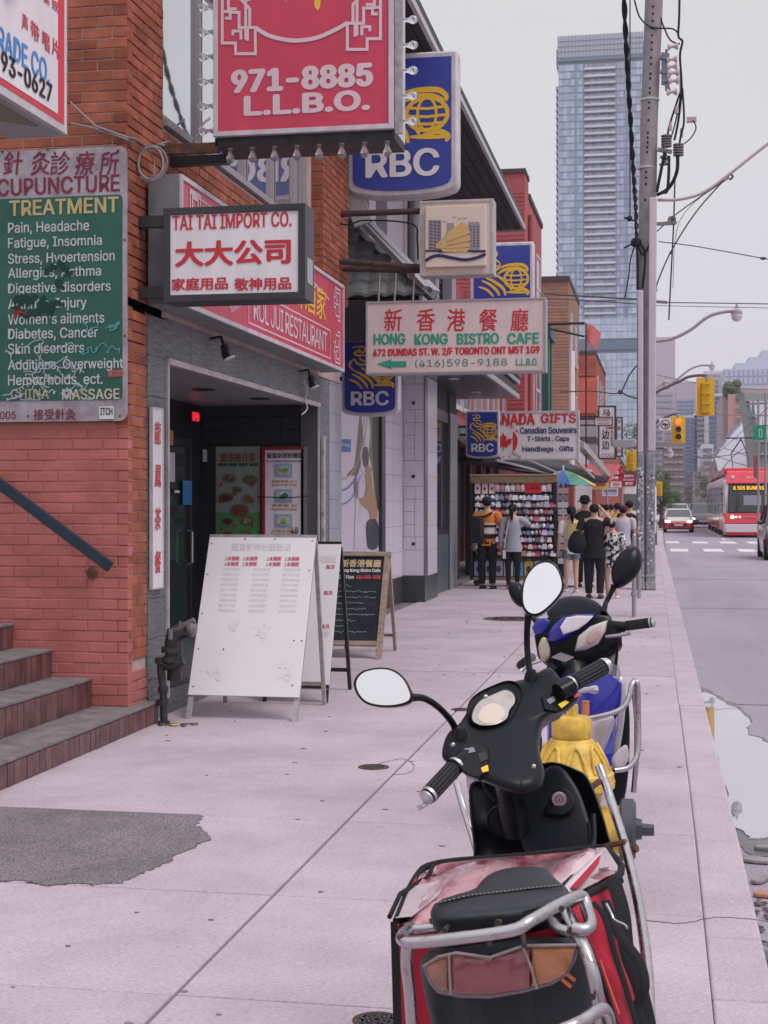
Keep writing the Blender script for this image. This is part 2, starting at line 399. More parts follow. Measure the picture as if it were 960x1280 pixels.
tag(MB().prismz(wetr, -.1505, -.1455).build('wet_asphalt', mat('wet_road', (.10,.09,.10), .25, var=.3, vscale=9, bump=.3)), 'dark wet asphalt around the puddle', kind='structure')
tag(MB().add([(kx(-20)+.0, -20, -.1475),(kx(-20)+.0+.55, -20, -.1475),(.37+.5, 5.7, -.1475),(.366, 6.0, -.1475)], [(0,1,2,3)]).build('gutter', mat('gutter_grit', (.20,.18,.19), .6, col2=(.09,.085,.09), vscale=6, bump=.8), fix=False), 'gritty grey gutter strip', kind='structure')
gst = MB()
for i in range(150):
    y = random.uniform(4.3, 6.7); x = kx(y)+abs(random.gauss(0, .04 if y > 6.6 else .22))+.02; r_ = random.uniform(.004, .014)
    gst.ell((x, y, -.139 if y > 6 else -.145), (r_*1.3, r_, r_*.5), 6, 4)
tag(gst.build('gutter_grit', mat('grit', (.16,.13,.12), .8, objvar=.5)), 'small dark stones and grit by the kerb', kind='stuff')
for i, (px, py, rr, rt) in enumerate(((962,1118,.07,.4), (940,1075,.09,-.3), (950,1100,.06,1.1), (968,1060,.08,.2))):
    p = gp(px, py, -.14); m = MB(); n = 9
    rr *= .8; m.prismz([(rr*(1+.3*random.random())*cos(2*pi*k/n)*1.3, rr*.6*(1+.3*random.random())*sin(2*pi*k/n)) for k in range(n)], 0, .018)
    o = m.build('flat_stone' if i else 'dead_leaf', mat('pale_stone', (.26,.235,.24), .7, var=.2) if i else mat('dead_leaf', (.45,.22,.13), .7), loc=(p.x, p.y, -.146), rot=(0,0,rt), bevel=.005)
    tag(o, ['curled brown dead leaf lying in the gutter near the frame edge', 'largest pale flat stone in the wet gutter', 'small pale stone in the gutter beside the kerb', 'pale flat stone at the puddle\'s lower end'][i], 'leaf' if i == 0 else 'stone')
# cracks, manhole covers
def manhole(px, py, r, label, name='manhole_cover'):
    p = gp(px, py); t = thing(name, label, 'manhole cover', (p.x, p.y, 0))
    MB().lathe([(r*1.12, -.01),(r*1.12,.0035),(r*1.0,.0035),(r*1.0,-.004)], n=32).build('rim', M_rust, t)
    m = MB(); m.lathe([(r*.97,-.01),(r*.97,.003)], n=32); m.build('cover', mat('cast_iron', (.13,.12,.125), .5, metal=.5, var=.25, vscale=30), t)
    g = MB()
    for k in (.3,.55,.8):
        g.lathe([(r*(k-.04),.003),(r*(k-.04),.0065),(r*(k+.04),.0065),(r*(k+.04),.003)], n=28)
    for k in range(8): a = 2*pi*k/8; g.bar((r*.15*cos(a), r*.15*sin(a), .0045),(r*.9*cos(a), r*.9*sin(a), .0045), .012, .004)
    g.build('raised_pattern', mat('cast_iron', (.1,.1,.1)), t); return t
manhole(467, 959, .085, 'small round iron valve cover in a concrete circle beside the long joint')
manhole(471, 1276, .068, 'round iron cover with raised pattern at the bottom edge of the picture')
manhole(640, 773.5, .36, 'dark flat manhole cover on the sidewalk in front of the shoppers')
manhole(577, 887, .075, 'tiny iron cover on the joint behind the left scooter mirror')
# gum and dark spots: real flecks on the slabs
g = MB()
for i in range(150):
    x = random.uniform(-3.5, .15); y = random.uniform(4.2, 26); r_ = random.uniform(.004, .012)
    g.prismz([(x+1.6*r_*cos(2*pi*k/7)*random.uniform(.7,1.2), y+r_*sin(2*pi*k/7)*random.uniform(.7,1.2)) for k in range(7)], .0, .0035)
tag(g.build('gum_spots', mat('gum', (.22,.19,.20), .9)), 'dark chewing gum flecks on the sidewalk', kind='stuff')
cr = MB()
for path in (((800,1150),(850,1155),(900,1147),(955,1152)), ((467,957),(500,949),(517,956),(512,966),(490,969))):
    P = spline([gp(*p) for p in path], 8); P = [(p.x, p.y+random.uniform(-.008,.008)) for p in P]
    for a, b in zip(P, P[1:]): cr.bar((a[0],a[1],.0025),(b[0],b[1],.0025), .004, .002)
tag(cr.build('hairline_cracks', M_joint), 'hairline cracks in the concrete slabs', kind='stuff')
# road markings
mk = MB(); zt = -.146
def rmark(x0, x1, y0, y1): mk.add([(x0,y0,zt),(x1,y0,zt),(x1,y1,zt),(x0,y1,zt)], [(0,1,2,3)])
for (a, b) in ((837,858),(876,898),(916,938),(957,980)):
    p = gp(a, 684, -.15); q = gp(b, 684, -.15); rmark(p.x, q.x, 55.5, 59)
for (a, b) in ((832,848),(864,882),(897,916),(930,950)):
    p = gp(a, 676.3, -.15); q = gp(b, 676.3, -.15); rmark(p.x, q.x, 67, 70.5)
for k in range(14): rmark(3.0, 3.12, 74+k*7, 77+k*7)
p = gp(945,693,-.15); rmark(p.x, p.x+.12, 46, 52); rmark(3.1,3.25,20,41)
tag(mk.build('road_markings', M_paint, fix=False), 'worn white crossing and lane markings on the road', kind='structure')
rl = MB()
for x in (3.55, 5.05, 6.6, 8.1): rl.box(x-.035, x+.035, -10, 400, -.149, -.1455)
rl.box(3.42, 3.46, -10, 400, -.149, -.1458)
tag(rl.build('streetcar_rails', mat('rail', (.42,.38,.40), .35, metal=.7)), 'pale steel streetcar rails set in the road', kind='structure')
seam = MB()
for k in range(3): y = 14+k*11+random.uniform(-1,1); seam.box(kx(y)+.05, 3.1, y, y+.03, -.1495, -.1472)
tag(seam.build('road_seams', mat('seam', (.12,.11,.12), .9)), 'tar seams across the road', kind='structure')

# ------------------------------------------------------------------ bricks
BL, BH, BD, JT = .217, .0675, .09, .0085
_bm = {}
def brick_mesh(L_, h=BH, d=BD):
    k = (round(L_,3), h, d)
    if k not in _bm:
        m = MB(); b = .0035                                       # front face slightly chamfered
        m.add([(0,0+b,0),(L_,b,0),(L_,b,h),(0,b,h),(b,0,b),(L_-b,0,b),(L_-b,0,h-b),(b,0,h-b),(0,d,0),(L_,d,0),(L_,d,h),(0,d,h)],
              [(4,5,6,7),(0,1,5,4),(1,2,6,5),(2,3,7,6),(3,0,4,7),(0,8,9,1),(1,9,10,2),(2,10,11,3),(3,11,8,0)])
        _bm[k] = m
    return _bm[k]
_bmesh_cache = {}
def bricks(parent, name, rects, matf, limit=0, order=None, holes=(), z0=0, off=0, rz=0, origin=(0,0,0), L_=BL, h=BH, j=JT):
    """rects: (a0,a1,z0,z1) in the wall's own frame (a along the wall, face to -y), origin/rz place it."""
    Mx = Matrix.Translation(origin) @ Matrix.Rotation(rz, 4, 'Z'); items = []
    for (a0, a1, zb, zt_) in rects:
        r0 = int(math.floor((zb-z0)/(h+j))); r1 = int(math.ceil((zt_-z0)/(h+j)))
        for r_ in range(r0, r1):
            z = z0 + r_*(h+j)
            if z < zb-.001 or z+h > zt_+.012: continue
            st = off + (0 if r_ % 2 else -(L_+j)/2); k0 = int(math.floor((a0-st)/(L_+j)))
            a = st + k0*(L_+j)
            while a < a1:
                x0 = max(a, a0); x1 = min(a+L_, a1)
                if x1-x0 > .02 and not any(hx0 < (x0+x1)/2 < hx1 and hz0 < z+h/2 < hz1 for hx0,hx1,hz0,hz1 in holes): items.append((x0, x1-x0, z))
                a += L_+j
    if order: items.sort(key=order)
    rest = MB(); n = 0
    for i, (x, ln, z) in enumerate(items):
        dy = random.uniform(-.003, .003)
        if i < limit:
            mt = matf(x, z); key = (round(ln,3), h, mt.name)
            if key not in _bmesh_cache: _bmesh_cache[key] = brick_mesh(round(ln,3), h).mesh(name, mt, fix=False)
            o = copy_mesh(_bmesh_cache[key], name, Mx @ Vector((x, dy, z)), parent, rot=(0,0,rz))
        else:
            src = brick_mesh(round(ln,3), h); rest.M = Mx @ Matrix.Translation((x, dy, z)); mt = matf(x, z)
            n += 1; rest.add(src.v, src.f); rest.last = mt
    if n:
        o = rest.build(name, rest.last, parent, fix=False); tag(o, kind='stuff')
    return len(items)
# ------------------------------------------------------------------ the orange brick building with the restaurant entrance
XF = -3.71; YB = 9.97
bA = thing('brick_building', 'orange brick building whose lower corner is painted red beside the tiled steps', 'building', (0,0,0))
wall = MB(); wall.box(-12, XF-.012, YB+.009, 10.36, 0, 7.2); wall.build('mortar_wall', M_mortar, bA)
wall = MB(); wall.box(-12, XF-.013, YB+.006, YB+.03, 0, 2.18); wall.build('painted_mortar', M_mortp, bA)
bf = thing('brick_wall', None, None)
bpf = lambda a, z: M_bpaint if z < 2.17 else M_brick
bricks(bA, 'brick', [(-4.98, XF-.0, .02, 2.16)], bpf, limit=999, origin=(0,YB,0), z0=.015, off=.05)
bricks(bA, 'brick', [(-4.98, XF-.0, 4.02, 5.35)], lambda a,z: M_brick, limit=999, origin=(0,YB,0), z0=2.18, off=.12)
bricks(bA, 'brick', [(-12, -4.98, .02, 7.0)], lambda a,z: M_brick, limit=0, origin=(0,YB,0), z0=.015)
bricks(bA, 'brick', [(-4.98, XF-.0, 2.17, 4.02), (-4.98, XF-.0, 5.35, 7)], lambda a,z: M_brick, limit=0, origin=(0,YB,0), z0=2.18, off=.12)
bpy.data.objects.remove(bf)
# the face along the street: corner strip, the band under the windows, the pier past them
fx = dict(rz=R(90), origin=(XF,0,0))
rS = [(YB+.004, 10.36, .45, 3.0), (YB+.004, 10.72, 3.0, 5.6)]
bricks(bA, 'brick', rS, lambda a,z: M_brick, limit=110, order=lambda t: abs(t[2]-2.2), z0=.03, off=.02, **fx)
bricks(bA, 'brick', [(YB+.004, 10.36, .02, .45)], lambda a,z: M_bpaint, limit=99, z0=.03, off=.02, **fx)
bricks(bA, 'brick', [(10.72, 15.45, 4.0, 4.47)], lambda a,z: M_brick, limit=100, z0=.03, off=.02, **fx)
MB().box(-12, XF-.012, 10.36, 17.05, 3.02, 4.46).box(-12, XF-.012, 10.0, 10.72, 2.7, 7.2).box(-12,XF-.012,15.45,17.05,4.4,7.2).build('mortar_wall', M_mortar, bA)
# the pier at the far end of the windows stands forward a little
MB().box(-4.2, -3.60, 15.62, 16.9, 3.9, 7.2).build('mortar_wall', M_mortar, bA)
bricks(bA, 'brick', [(15.61, 16.9, 3.9, 7.2)], lambda a,z: M_brick, limit=0, z0=.03, off=.02, rz=R(90), origin=(-3.588,0,0))
bricks(bA, 'brick', [(-3.8, -3.59, 3.9, 7.2)], lambda a,z: M_brick, limit=42, z0=.03, off=-.02, origin=(0,15.608,0))
# upstairs windows
for i, (a, b) in enumerate(((10.80, 11.72), (11.80, 13.10), (13.17, 14.1), (14.17, 15.05), (15.12, 15.44))):
    w_ = MB().box(XF-.10, XF-.03, a-.05, b+.05, 4.52, 4.58).box(XF-.10, XF-.03, a-.05, b+.05, 6.8, 6.9).box(XF-.10, XF-.03, a-.05, a, 4.58, 6.8).box(XF-.10, XF-.03, b, b+.05, 4.58, 6.8).build('window', mat('window_frame', (.33,.29,.30), .5), bA)
    m = MB(); m.add([(XF-.07,a,4.58),(XF-.07,b,4.58),(XF-.07,b,6.8),(XF-.07,a,6.8)], [(0,1,2,3)])
    m.build('pane', M_glass, w_, fix=False)
MB().box(XF-.12, XF+.03, 10.74, 15.5, 4.475, 4.52).build('window_sill', mat('sill_metal', (.30,.27,.28), .5), bA)
MB().box(XF-.20, XF-.1, 10.72, 15.45, 4.5, 7.2).build('room_behind', mat('blind', (.5,.5,.5), .8), bA)
MB().box(-12, XF-.012, 10.36, 17.05, 6.9, 7.2).build('upper_wall', M_mortar, bA)
# grey streaked tile front of the restaurant: tiles are pieces
TZ = 2.70
MB().box(XF-.2, XF-.012, 10.372, 10.80, .0, 3.02).box(XF-.2, XF-.012, 15.9, 17.05, 0, 3.02).box(XF-.2, XF-.012, 10.8, 15.9, TZ+.02, 3.02).build('tile_backing', mat('dark_joint', (.085,.085,.09), .8), bA)
def tiles(parent, a0, a1, z0, z1, w_, h_, mt, name='tile', X=XF, g=.004, off=0):
    z = z0; r_ = 0
    while z < z1-.02:
        a = a0 - (off if r_ % 2 else 0)
        while a < a1-.01:
            x0 = max(a, a0); x1 = min(a+w_, a1); zz = min(z+h_, z1)
            if x1-x0 > .03: MB().box(X-.02, X+random.uniform(-.001,.001), x0+g/2, x1-g/2, z+g/2, zz-g/2).build(name, mt, parent)
            a += w_
        z += h_; r_ += 1
tiles(bA, 10.375, 10.80, 0, 3.0, .45, .30, M_gtile)
tiles(bA, 10.80, 15.9, TZ+.02, 3.02, .6, .3, M_gtile)
tiles(bA, 15.9, 16.38, 0, 3.0, .48, .3, M_gtile)
M_blk = mat('grey_block', (.30,.30,.33), .6, var=.06)
tiles(bA, 16.40, 17.05, 0, 3.0, .65, .33, M_blk, X=XF+.01)
# white trim of the opening
MB().box(XF-.02, XF+.02, 10.80, 15.93, TZ-.03, TZ+.015).box(XF-.02, XF+.02, 10.785, 10.815, .12, TZ+.0).box(XF-.02, XF+.012, 15.9, 15.925, .1, TZ-.03).build('opening_trim', mat('trim', (.46,.40,.43), .6, var=.2), bA)
# recess: step, side wall, back wall, ceiling boards
XR = -5.05; YR = 15.95
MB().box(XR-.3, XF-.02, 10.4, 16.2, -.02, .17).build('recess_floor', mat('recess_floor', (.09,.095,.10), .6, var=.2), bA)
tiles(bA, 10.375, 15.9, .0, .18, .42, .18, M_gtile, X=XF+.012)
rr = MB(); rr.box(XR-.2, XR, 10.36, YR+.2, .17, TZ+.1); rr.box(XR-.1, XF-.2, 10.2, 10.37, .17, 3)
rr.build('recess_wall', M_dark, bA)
z = .17
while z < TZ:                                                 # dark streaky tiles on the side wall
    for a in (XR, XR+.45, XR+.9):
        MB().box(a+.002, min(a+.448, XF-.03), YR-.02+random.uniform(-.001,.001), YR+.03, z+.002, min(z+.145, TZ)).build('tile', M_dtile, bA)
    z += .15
cb = XR
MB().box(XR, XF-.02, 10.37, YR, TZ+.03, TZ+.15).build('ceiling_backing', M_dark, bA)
k = 0
while cb < XF-.03:
    MB().box(cb+.002, min(cb+.098, XF-.02), 10.38, YR, TZ-.0, TZ+.022).build('ceiling_panel', mat('ceiling_strip', (.36,.35,.36), .35, metal=.2), bA); cb += .10
for px_, x_, y_ in ((0,-4.3,12.0),(0,-4.3,13.6),(0,-4.1,14.9),(0,-4.65,11.6)):
    MB().lathe([(.11,-.008),(.11,.002),(.07,.002),(.07,-.008)], (x_,y_,TZ-.004), 20).build('ceiling_downlight', M_black, bA)
# glass door and its frame in the back wall
def fr(a0, a1, z0, z1, w_=.05, X=XR):
    m = MB(); m.box(X, X+.05, a0, a0+w_, z0, z1).box(X, X+.05, a1-w_, a1, z0, z1).box(X, X+.05, a0+w_, a1-w_, z1-w_, z1).box(X, X+.05, a0+w_, a1-w_, z0, z0+w_*1.6); return m
for a0, a1 in ((11.5,12.6),(12.9,14.0),(14.4,15.4)):
    d_ = fr(a0, a1, .18, 2.3, .08).build('door', mat('door_frame', (.03,.03,.036), .35), bA)
    MB().box(XR+.005, XR+.02, a0+.08, a1-.08, .32, 2.22).build('pane', mat('door_glass', (.03,.045,.045), .05, spec=.7), d_)
    MB().tube([(XR+.05,a1-.15,.95),(XR+.1,a1-.15,.97),(XR+.1,a1-.15,1.3),(XR+.05,a1-.15,1.32)], .012).build('handle', M_alu, d_)
# papers and stickers on the door
for (px0,py0,px1,py1,c,nm,lb) in ((211,566,219,602,(.55,.52,.55),'paper_notice','white paper notice taped on the dark door'),
                             (229,601,240,631,(.05,.19,.42),'blue_sticker','blue sticker sheet on the door glass'),
                             (219,613,225,616,(.7,.7,.7),'door_label','tiny white label on the door'),
                             (212,538,217,556,(.42,.25,.08),'amber_notice','small amber strip above the paper notice'),
                             (254,562,259,577,(.4,.4,.4),'grey_switch_plate','pair of grey switch plates beside the green menu')):
    a = wx(px0,py1,XR+.06); b = wx(px1,py0,XR+.06)
    o = MB().box(XR+.052, XR+.058, a.y, b.y, min(a.z,b.z), max(a.z,b.z)).build(nm, mat(nm, c, .6)); tag(o, lb, 'notice')
# the OPEN sign behind the door head
a = wx(237,528,XR+.1); b = wx(247,514,XR+.1)
t = thing('open_sign', 'small red lit OPEN sign above the dark door', 'sign', (XR+.12, a.y, a.z), R(90))
MB().box(0, b.y-a.y, 0, .02, 0, b.z-a.z).build('backing', M_black, t)
m = MB(); put_text(m, 'OPEN', .02, b.y-a.y-.02, .02, b.z-a.z-.02, -.004, bold=.03); m.build('lettering', mat('red_neon', (.8,.02,.03), .5, emis=(1,.03,.06), estr=1.1), t, fix=False)
# two menus on the side wall
def plate(t, x0, x1, z0, z1, y, mt, name, th=.006): return MB().box(x0, x1, y, y+th, z0, z1).build(name, mt, t)
PW = YR-.03
pl = Plane('y', PW)
t0 = wy(270,700,PW); t1 = wy(325.5,558,PW); W_ = t1.x-t0.x; HH = t1.z-t0.z
t = thing('green_menu_poster', 'dim green menu poster of dishes on the dark recess wall', 'poster', (t0.x, PW, t0.z))
plate(t, 0, W_, 0, HH, -.01, mat('poster_grey', (.27,.30,.27), .5, var=.1), 'sheet')
plate(t, 0, W_, 0, HH*.42, -.013, mat('poster_green', (.09,.27,.10), .5, var=.15), 'green_ground', .003)
m = MB(); fit(m, pl, (t0.x,t0.z), '飲茶推介菜', 276, 566, 320, 578, y=-.016, bold=.03); m.build('lettering', mat('poster_brown', (.22,.07,.05), .6), t, fix=False)
m = MB()
for q in range(4): m.box(.03+q*.12, .13+q*.12, -.016, -.013, HH-.22, HH-.185)
m.build('green_boxes', mat('poster_dkgreen', (.02,.12,.05), .6), t)
def dish(t, cx, cz, r_, plate_c, food_c, y=-.02, seed=0):
    MB().lathe([(r_, -.002),(r_, 0)], (cx, y, cz), 18, 'y', sq=.62).build('dish', mat('plate_'+'%d'%int(plate_c[0]*100), plate_c, .5), t)
    m = MB(); rnd = random.Random(seed)
    for i in range(14): a = rnd.uniform(0, 2*pi); q = rnd.uniform(0,.6)*r_; m.lathe([(r_*.28,-.001),(r_*.28,.0)], (cx+q*cos(a), y-.003-i*.0002, cz+q*.6*sin(a)), 7, 'y', sq=.7)
    m.build('food', mat('food_%d_%d' % (food_c[0]*100, food_c[1]*100), food_c, .6, objvar=.5), t)
for i, (px, py, r_, fc) in enumerate(((287,598,.085,(.22,.09,.04)),(314,600,.08,(.12,.14,.03)),(297,612,.06,(.25,.04,.03)),(283,622,.085,(.16,.04,.03)),(311,624,.075,(.22,.08,.05)),(300,638,.11,(.25,.05,.03)),(285,652,.08,(.07,.04,.02)),(310,651,.08,(.3,.22,.08)),(286,668,.07,(.2,.06,.04)),(308,668,.07,(.25,.15,.05)))):
    p = wy(px,py,PW); dish(t, p.x-t0.x, p.z-t0.z, r_, (.11,.10,.09) if i%2 else (.16,.16,.15), fc, seed=i)
m = MB()
for px, py in ((277,606),(316,606),(294,618),(276,627),(317,627),(297,642),(278,661),(294,657),(316,657)):
    p = wy(px,py,PW); m.lathe([(.02,-.002),(.02,0)], (p.x-t0.x,-.027,p.z-t0.z), 12, 'y', sq=.8)
m.build('price_dots', mat('price_red', (.30,.03,.03), .5), t)
t0 = wy(328.5,705,PW); t1 = wy(384,558.5,PW); W_ = t1.x-t0.x; HH = t1.z-t0.z
t = thing('white_menu_poster', 'white menu poster with green dishes in a red and steel frame', 'poster', (t0.x, PW, t0.z))
plate(t, .03, W_-.02, .02, HH-.03, -.02, mat('poster_white', (.78,.70,.78), .45, var=.04), 'sheet')
MB().box(0, .035, -.05, 0, 0, HH).box(.035, W_-.03, -.05, 0, HH-.035, HH).build('frame', mat('red_frame', (.28,.02,.03), .4), t)
MB().box(W_-.03, W_, -.05, 0, 0, HH).build('steel_edge', M_alu, t)
m = MB(); o_ = (t0.x, t0.z)
fit(m, pl, o_, '龍鳳新粥粉麵飯', 334, 566, 380, 573, y=-.024, bold=.02); fit(m, pl, o_, 'Rol Jui Seafood Restaurant Menu', 334, 575, 380, 577.5, y=-.024, bold=.03)
m.build('lettering', mat('ink', (.05,.04,.06), .6), t, fix=False)
m = MB()
for s_, y0, y1 in (('椒鹽排骨 $15', 600, 603.5), ('Spicy Pork Chop', 604.5, 608), ('清蒸雞 $9', 630, 633.5), ('Steamed Chicken', 634.5, 638), ('炸雲吞湯 $4', 662, 665), ('Double Soup', 666, 669.5)):
    fit(m, pl, o_, s_, 340, y0, 372, y1, y=-.024, bold=.03)
m.build('lettering', mat('gold_ink', (.50,.27,.06), .6), t, fix=False)
for i, (px, py, fc) in enumerate(((355,588,(.20,.42,.08)),(355,620,(.03,.30,.12)),(355,651,(.25,.42,.08)))):
    p = wy(px,py,PW); x_, z_ = p.x-t0.x, p.z-t0.z
    plate(t, x_-.1, x_+.1, z_-.075, z_+.075, -.026, mat('photo_blue', (.33,.42,.60), .5), 'photo', .003); dish(t, x_, z_, .08, (.55,.55,.52), fc, y=-.03, seed=i+40)
m = MB(); fit(m, pl, o_, '48', 364, 659, 374, 667, y=-.036, bold=.02); m.build('lettering', mat('ink', (.05,.04,.06)), t, fix=False)
MB().tube([(-.05,-.05,HH-.55),(.2,-.045,HH-.56),(W_*.7,-.045,HH-.56),(W_+.02,-.05,HH-.545)], .006).build('tie_cord', M_wire, t)
# curled cable tray on the right jamb: peeling white strip
p0 = wx(402,560,XF+.02)
o = MB().box(XF+.012, XF+.04, 15.98, 16.08, .3, 2.35).build('peeling_strip', mat('peeling_white', (.55,.48,.5), .7, col2=(.2,.18,.19), vscale=9)); tag(o, 'peeling white strip fixed to the right side of the restaurant entrance', 'strip')
# ------------------------------------------------------------------ steps with brown tiles
st = thing('tiled_steps', 'brown tiled steps with grey treads climbing beside the red brick wall', 'steps', (0,0,0))
RX = (-3.62, -3.98, -4.28, -4.575, -4.87); ZT = (.16, .365, .565, .745, .93)
for i, (x, zt_) in enumerate(zip(RX, ZT)):
    zb = 0 if i == 0 else ZT[i-1]; ye = 10.36 if i == 0 else YB-.004
    xb = RX[i+1]-.03 if i < 4 else -7
    MB().box(xb if i < 4 else -7, x-.012, 4.5, ye, 0, zt_-.02).build('step_core', M_grout, st)
    MB().box((RX[i+1] if i < 4 else -7), x+.004, 4.5, ye, zt_-.022, zt_).build('tread', M_tread, st, bevel=.006)
    y = ye - .088
    while y > 5.9:
        MB().box(x-.015, x+random.uniform(-.002,.001), y+.003, y+.085, zb+.004, zt_-.026).build('tile', M_brown, st); y -= .088
# handrail on its bracket
a = wy(-40,575,YB-.14); b = wy(138,709,YB-.14)
t = thing('handrail', 'blue grey steel handrail sloping down the painted brick wall', 'handrail', tuple(b))
MB().bar(Vector(a)-Vector(b), (0,0,0), .04, .075).build('rail', mat('rail_blue', (.022,.035,.055), .45, var=.2, spec=.25), t, bevel=.004)
p = wy(115,720,YB-.02)-b
MB().bar((p.x,.0,-.03), (p.x,.13,p.z+.03), .02).lathe([(.045,-.012),(.045,.0)], (p.x,.125,p.z+.02), 6, 'y').build('bracket', M_rust, t)
# ------------------------------------------------------------------ standpipe by the entrance
p = gp(213, 905); t = thing('standpipe', 'dark iron fire standpipe with two elbows beside the entrance', 'standpipe', (p.x, p.y, 0))
q = lambda px, py, dy=0: wy(px, py, p.y+dy) - p
pi_ = mat('dark_iron', (.045,.04,.042), .5, metal=.5, var=.4, vscale=20, bump=.3)
MB().tube([q(205,905),q(204,860),q(201,840),q(201,822)], .028, 12).lathe([(.04,-.02),(.04,.02)], q(204,862), 12).lathe([(.045,-.02),(.045,.02)], q(203,878), 12).lathe([(.045,-.025),(.045,.0)], q(205,905)+Vector((0,0,.02)), 12).build('lower_pipe', pi_, t, smooth=True)
MB().tube([q(201,826),q(206,833),q(217,832),q(230,826)], .034, 12).lathe([(.045,-.02),(.045,.02)], q(201,826), 12).build('elbow', pi_, t, smooth=True)
MB().tube([q(213,830),q(212,805),q(215,791),q(228,785,.05),q(242,784,.1)], [.038,.038,.045,.045,.045], 14).lathe([(.06,-.02),(.06,.02)], q(212,812), 14).lathe([(.06,-.02),(.06,.02)], q(213,824), 14).build('upper_pipe', pi_, t, smooth=True)
MB().tube([q(219,800,.07),q(218,850,.07)], .055, 14).build('riser', pi_, t, smooth=True)
MB().lathe([(.05,-.03),(.062,-.01),(.062,.01),(.04,.03)], q(240,786,.05), 16, 'x').build('flange', mat('flange', (.20,.185,.19), .5, metal=.6), t, smooth=True)
MB().tube([q(227,783,.03),q(243,775,.03)], .02, 8).tube([q(222,790),q(226,777)], .012, 6).tube([q(213,786,-.06),q(213,799,-.06)], .018, 8).build('valve_fittings', mat('flange', (.3,.3,.3)), t)
tag(MB().lathe([(.03,0),(.035,.008),(.02,.012)], (p.x+.06,p.y-.08,.002), 7).build('fallen_leaf', mat('yellow_leaf', (.55,.38,.10), .7)), 'small yellow fallen leaf at the foot of the standpipe', 'leaf')
deb = MB()
for i in range(26): x_, y_ = p.x+random.uniform(-.25,.2), p.y+random.uniform(-.12,.05); deb.ell((x_,y_,.006), (random.uniform(.006,.03),.01,.006), 6, 4)
tag(deb.build('wall_litter', mat('litter', (.14,.12,.11), .9, objvar=.5)), 'dark grit and litter against the wall base', kind='stuff')
MB().box(XR, XF-.02, YR+.025, YR+.2, .1, TZ+.1).build('recess_wall', M_dark, bA)
# ------------------------------------------------------------------ hanging signs
M_rbcb = mat('bank_blue', (.028,.045,.30), .35)
M_rbcy = mat('bank_yellow', (.75,.45,.03), .45)
M_red = mat('sign_red', (.58,.042,.095), .35, var=.05, vscale=1.5, stain=(2.5,.12,(1,1,.3)))
M_rtext = mat('red_letters', (.52,.02,.035), .45)
M_btext = mat('black_letters', (.02,.02,.025), .5)
M_pink = mat('pinkish_white', (.66,.50,.54), .45)
M_frame = mat('white_frame', (.58,.53,.56), .4, var=.06, stain=(5,.25,(1,1,.5)))
M_dkframe = mat('dark_frame', (.03,.03,.035), .45, var=.2)
def sign(name, label, cat, Y, x0, y0, x1, y1, dep, face, frame, fw=.03, lip=.012, group=None, kind='y', bev=.004):
    """Box sign measured in the photo: left, top, right, bottom on plane Y (or X when kind is 'x')."""
    pl = Plane(kind, Y)
    if kind == 'y':
        a = wy(x0, (y0+y1)/2, Y); b = wy(x1, (y0+y1)/2, Y); xm = (x0+x1)/2
        z0 = wy(xm, y1, Y).z; z1 = wy(xm, y0, Y).z; o = (a.x, z0); W_ = b.x-a.x
        t = thing(name, label, cat, (a.x, Y, z0), 0, group)
    Hh = z1-z0
    MB().box(0, W_, 0, dep, 0, Hh).build('case', frame, t, bevel=bev)
    MB().box(fw, W_-fw, -.006, .01, fw, Hh-fw).build('face_panel', face, t)
    m = MB(); m.box(0, W_, -lip-.006, .0, 0, fw).box(0, W_, -lip-.006, 0, Hh-fw, Hh).box(0, fw, -lip-.006, 0, fw, Hh-fw).box(W_-fw, W_, -lip-.006, 0, fw, Hh-fw)
    m.build('frame', frame, t, bevel=bev*.6)
    return t, pl, o, W_, Hh
def letter(t, pl, o, items, mt, y=-.010, bold=.02, name='lettering', **k):
    m = MB()
    for s_, a, b, c, d in items: fit(m, pl, o, s_, a, b, c, d, y=y, bold=bold, **k)
    return m.build(name, mt, t, fix=False)
def pl_pts(pl, o, pts): return [((pl.pt(*p)[0]-o[0]), (pl.pt(*p)[1]-o[1])) for p in pts]

# 1 -- import company sign
t, pl, o, W_, Hh = sign('hanging_sign', 'white import company sign with red lettering in a dark frame', 'sign', 10.1, 205, 257.5, 382, 376, .26, M_offw, M_dkframe, .05)
letter(t, pl, o, [('TAI TAI IMPORT CO.', 216, 267, 365, 286)], M_rtext, bold=.03)
letter(t, pl, o, [('大大公司', 219, 300, 364, 332)], M_rtext, bold=.045)
letter(t, pl, o, [('家庭用品', 215, 347, 285.5, 363), ('敬神用品', 293, 347, 364.5, 363)], M_rtext, bold=.035)
MB().box(W_-.028, W_+.004, .04, .2, .12, .3).build('side_plate', M_steel, t)
MB().box(-.30, .0, .08, .15, Hh-.11, Hh-.03).box(-.30,.0,.08,.15,.05,.13).build('bracket', M_dkframe, t)
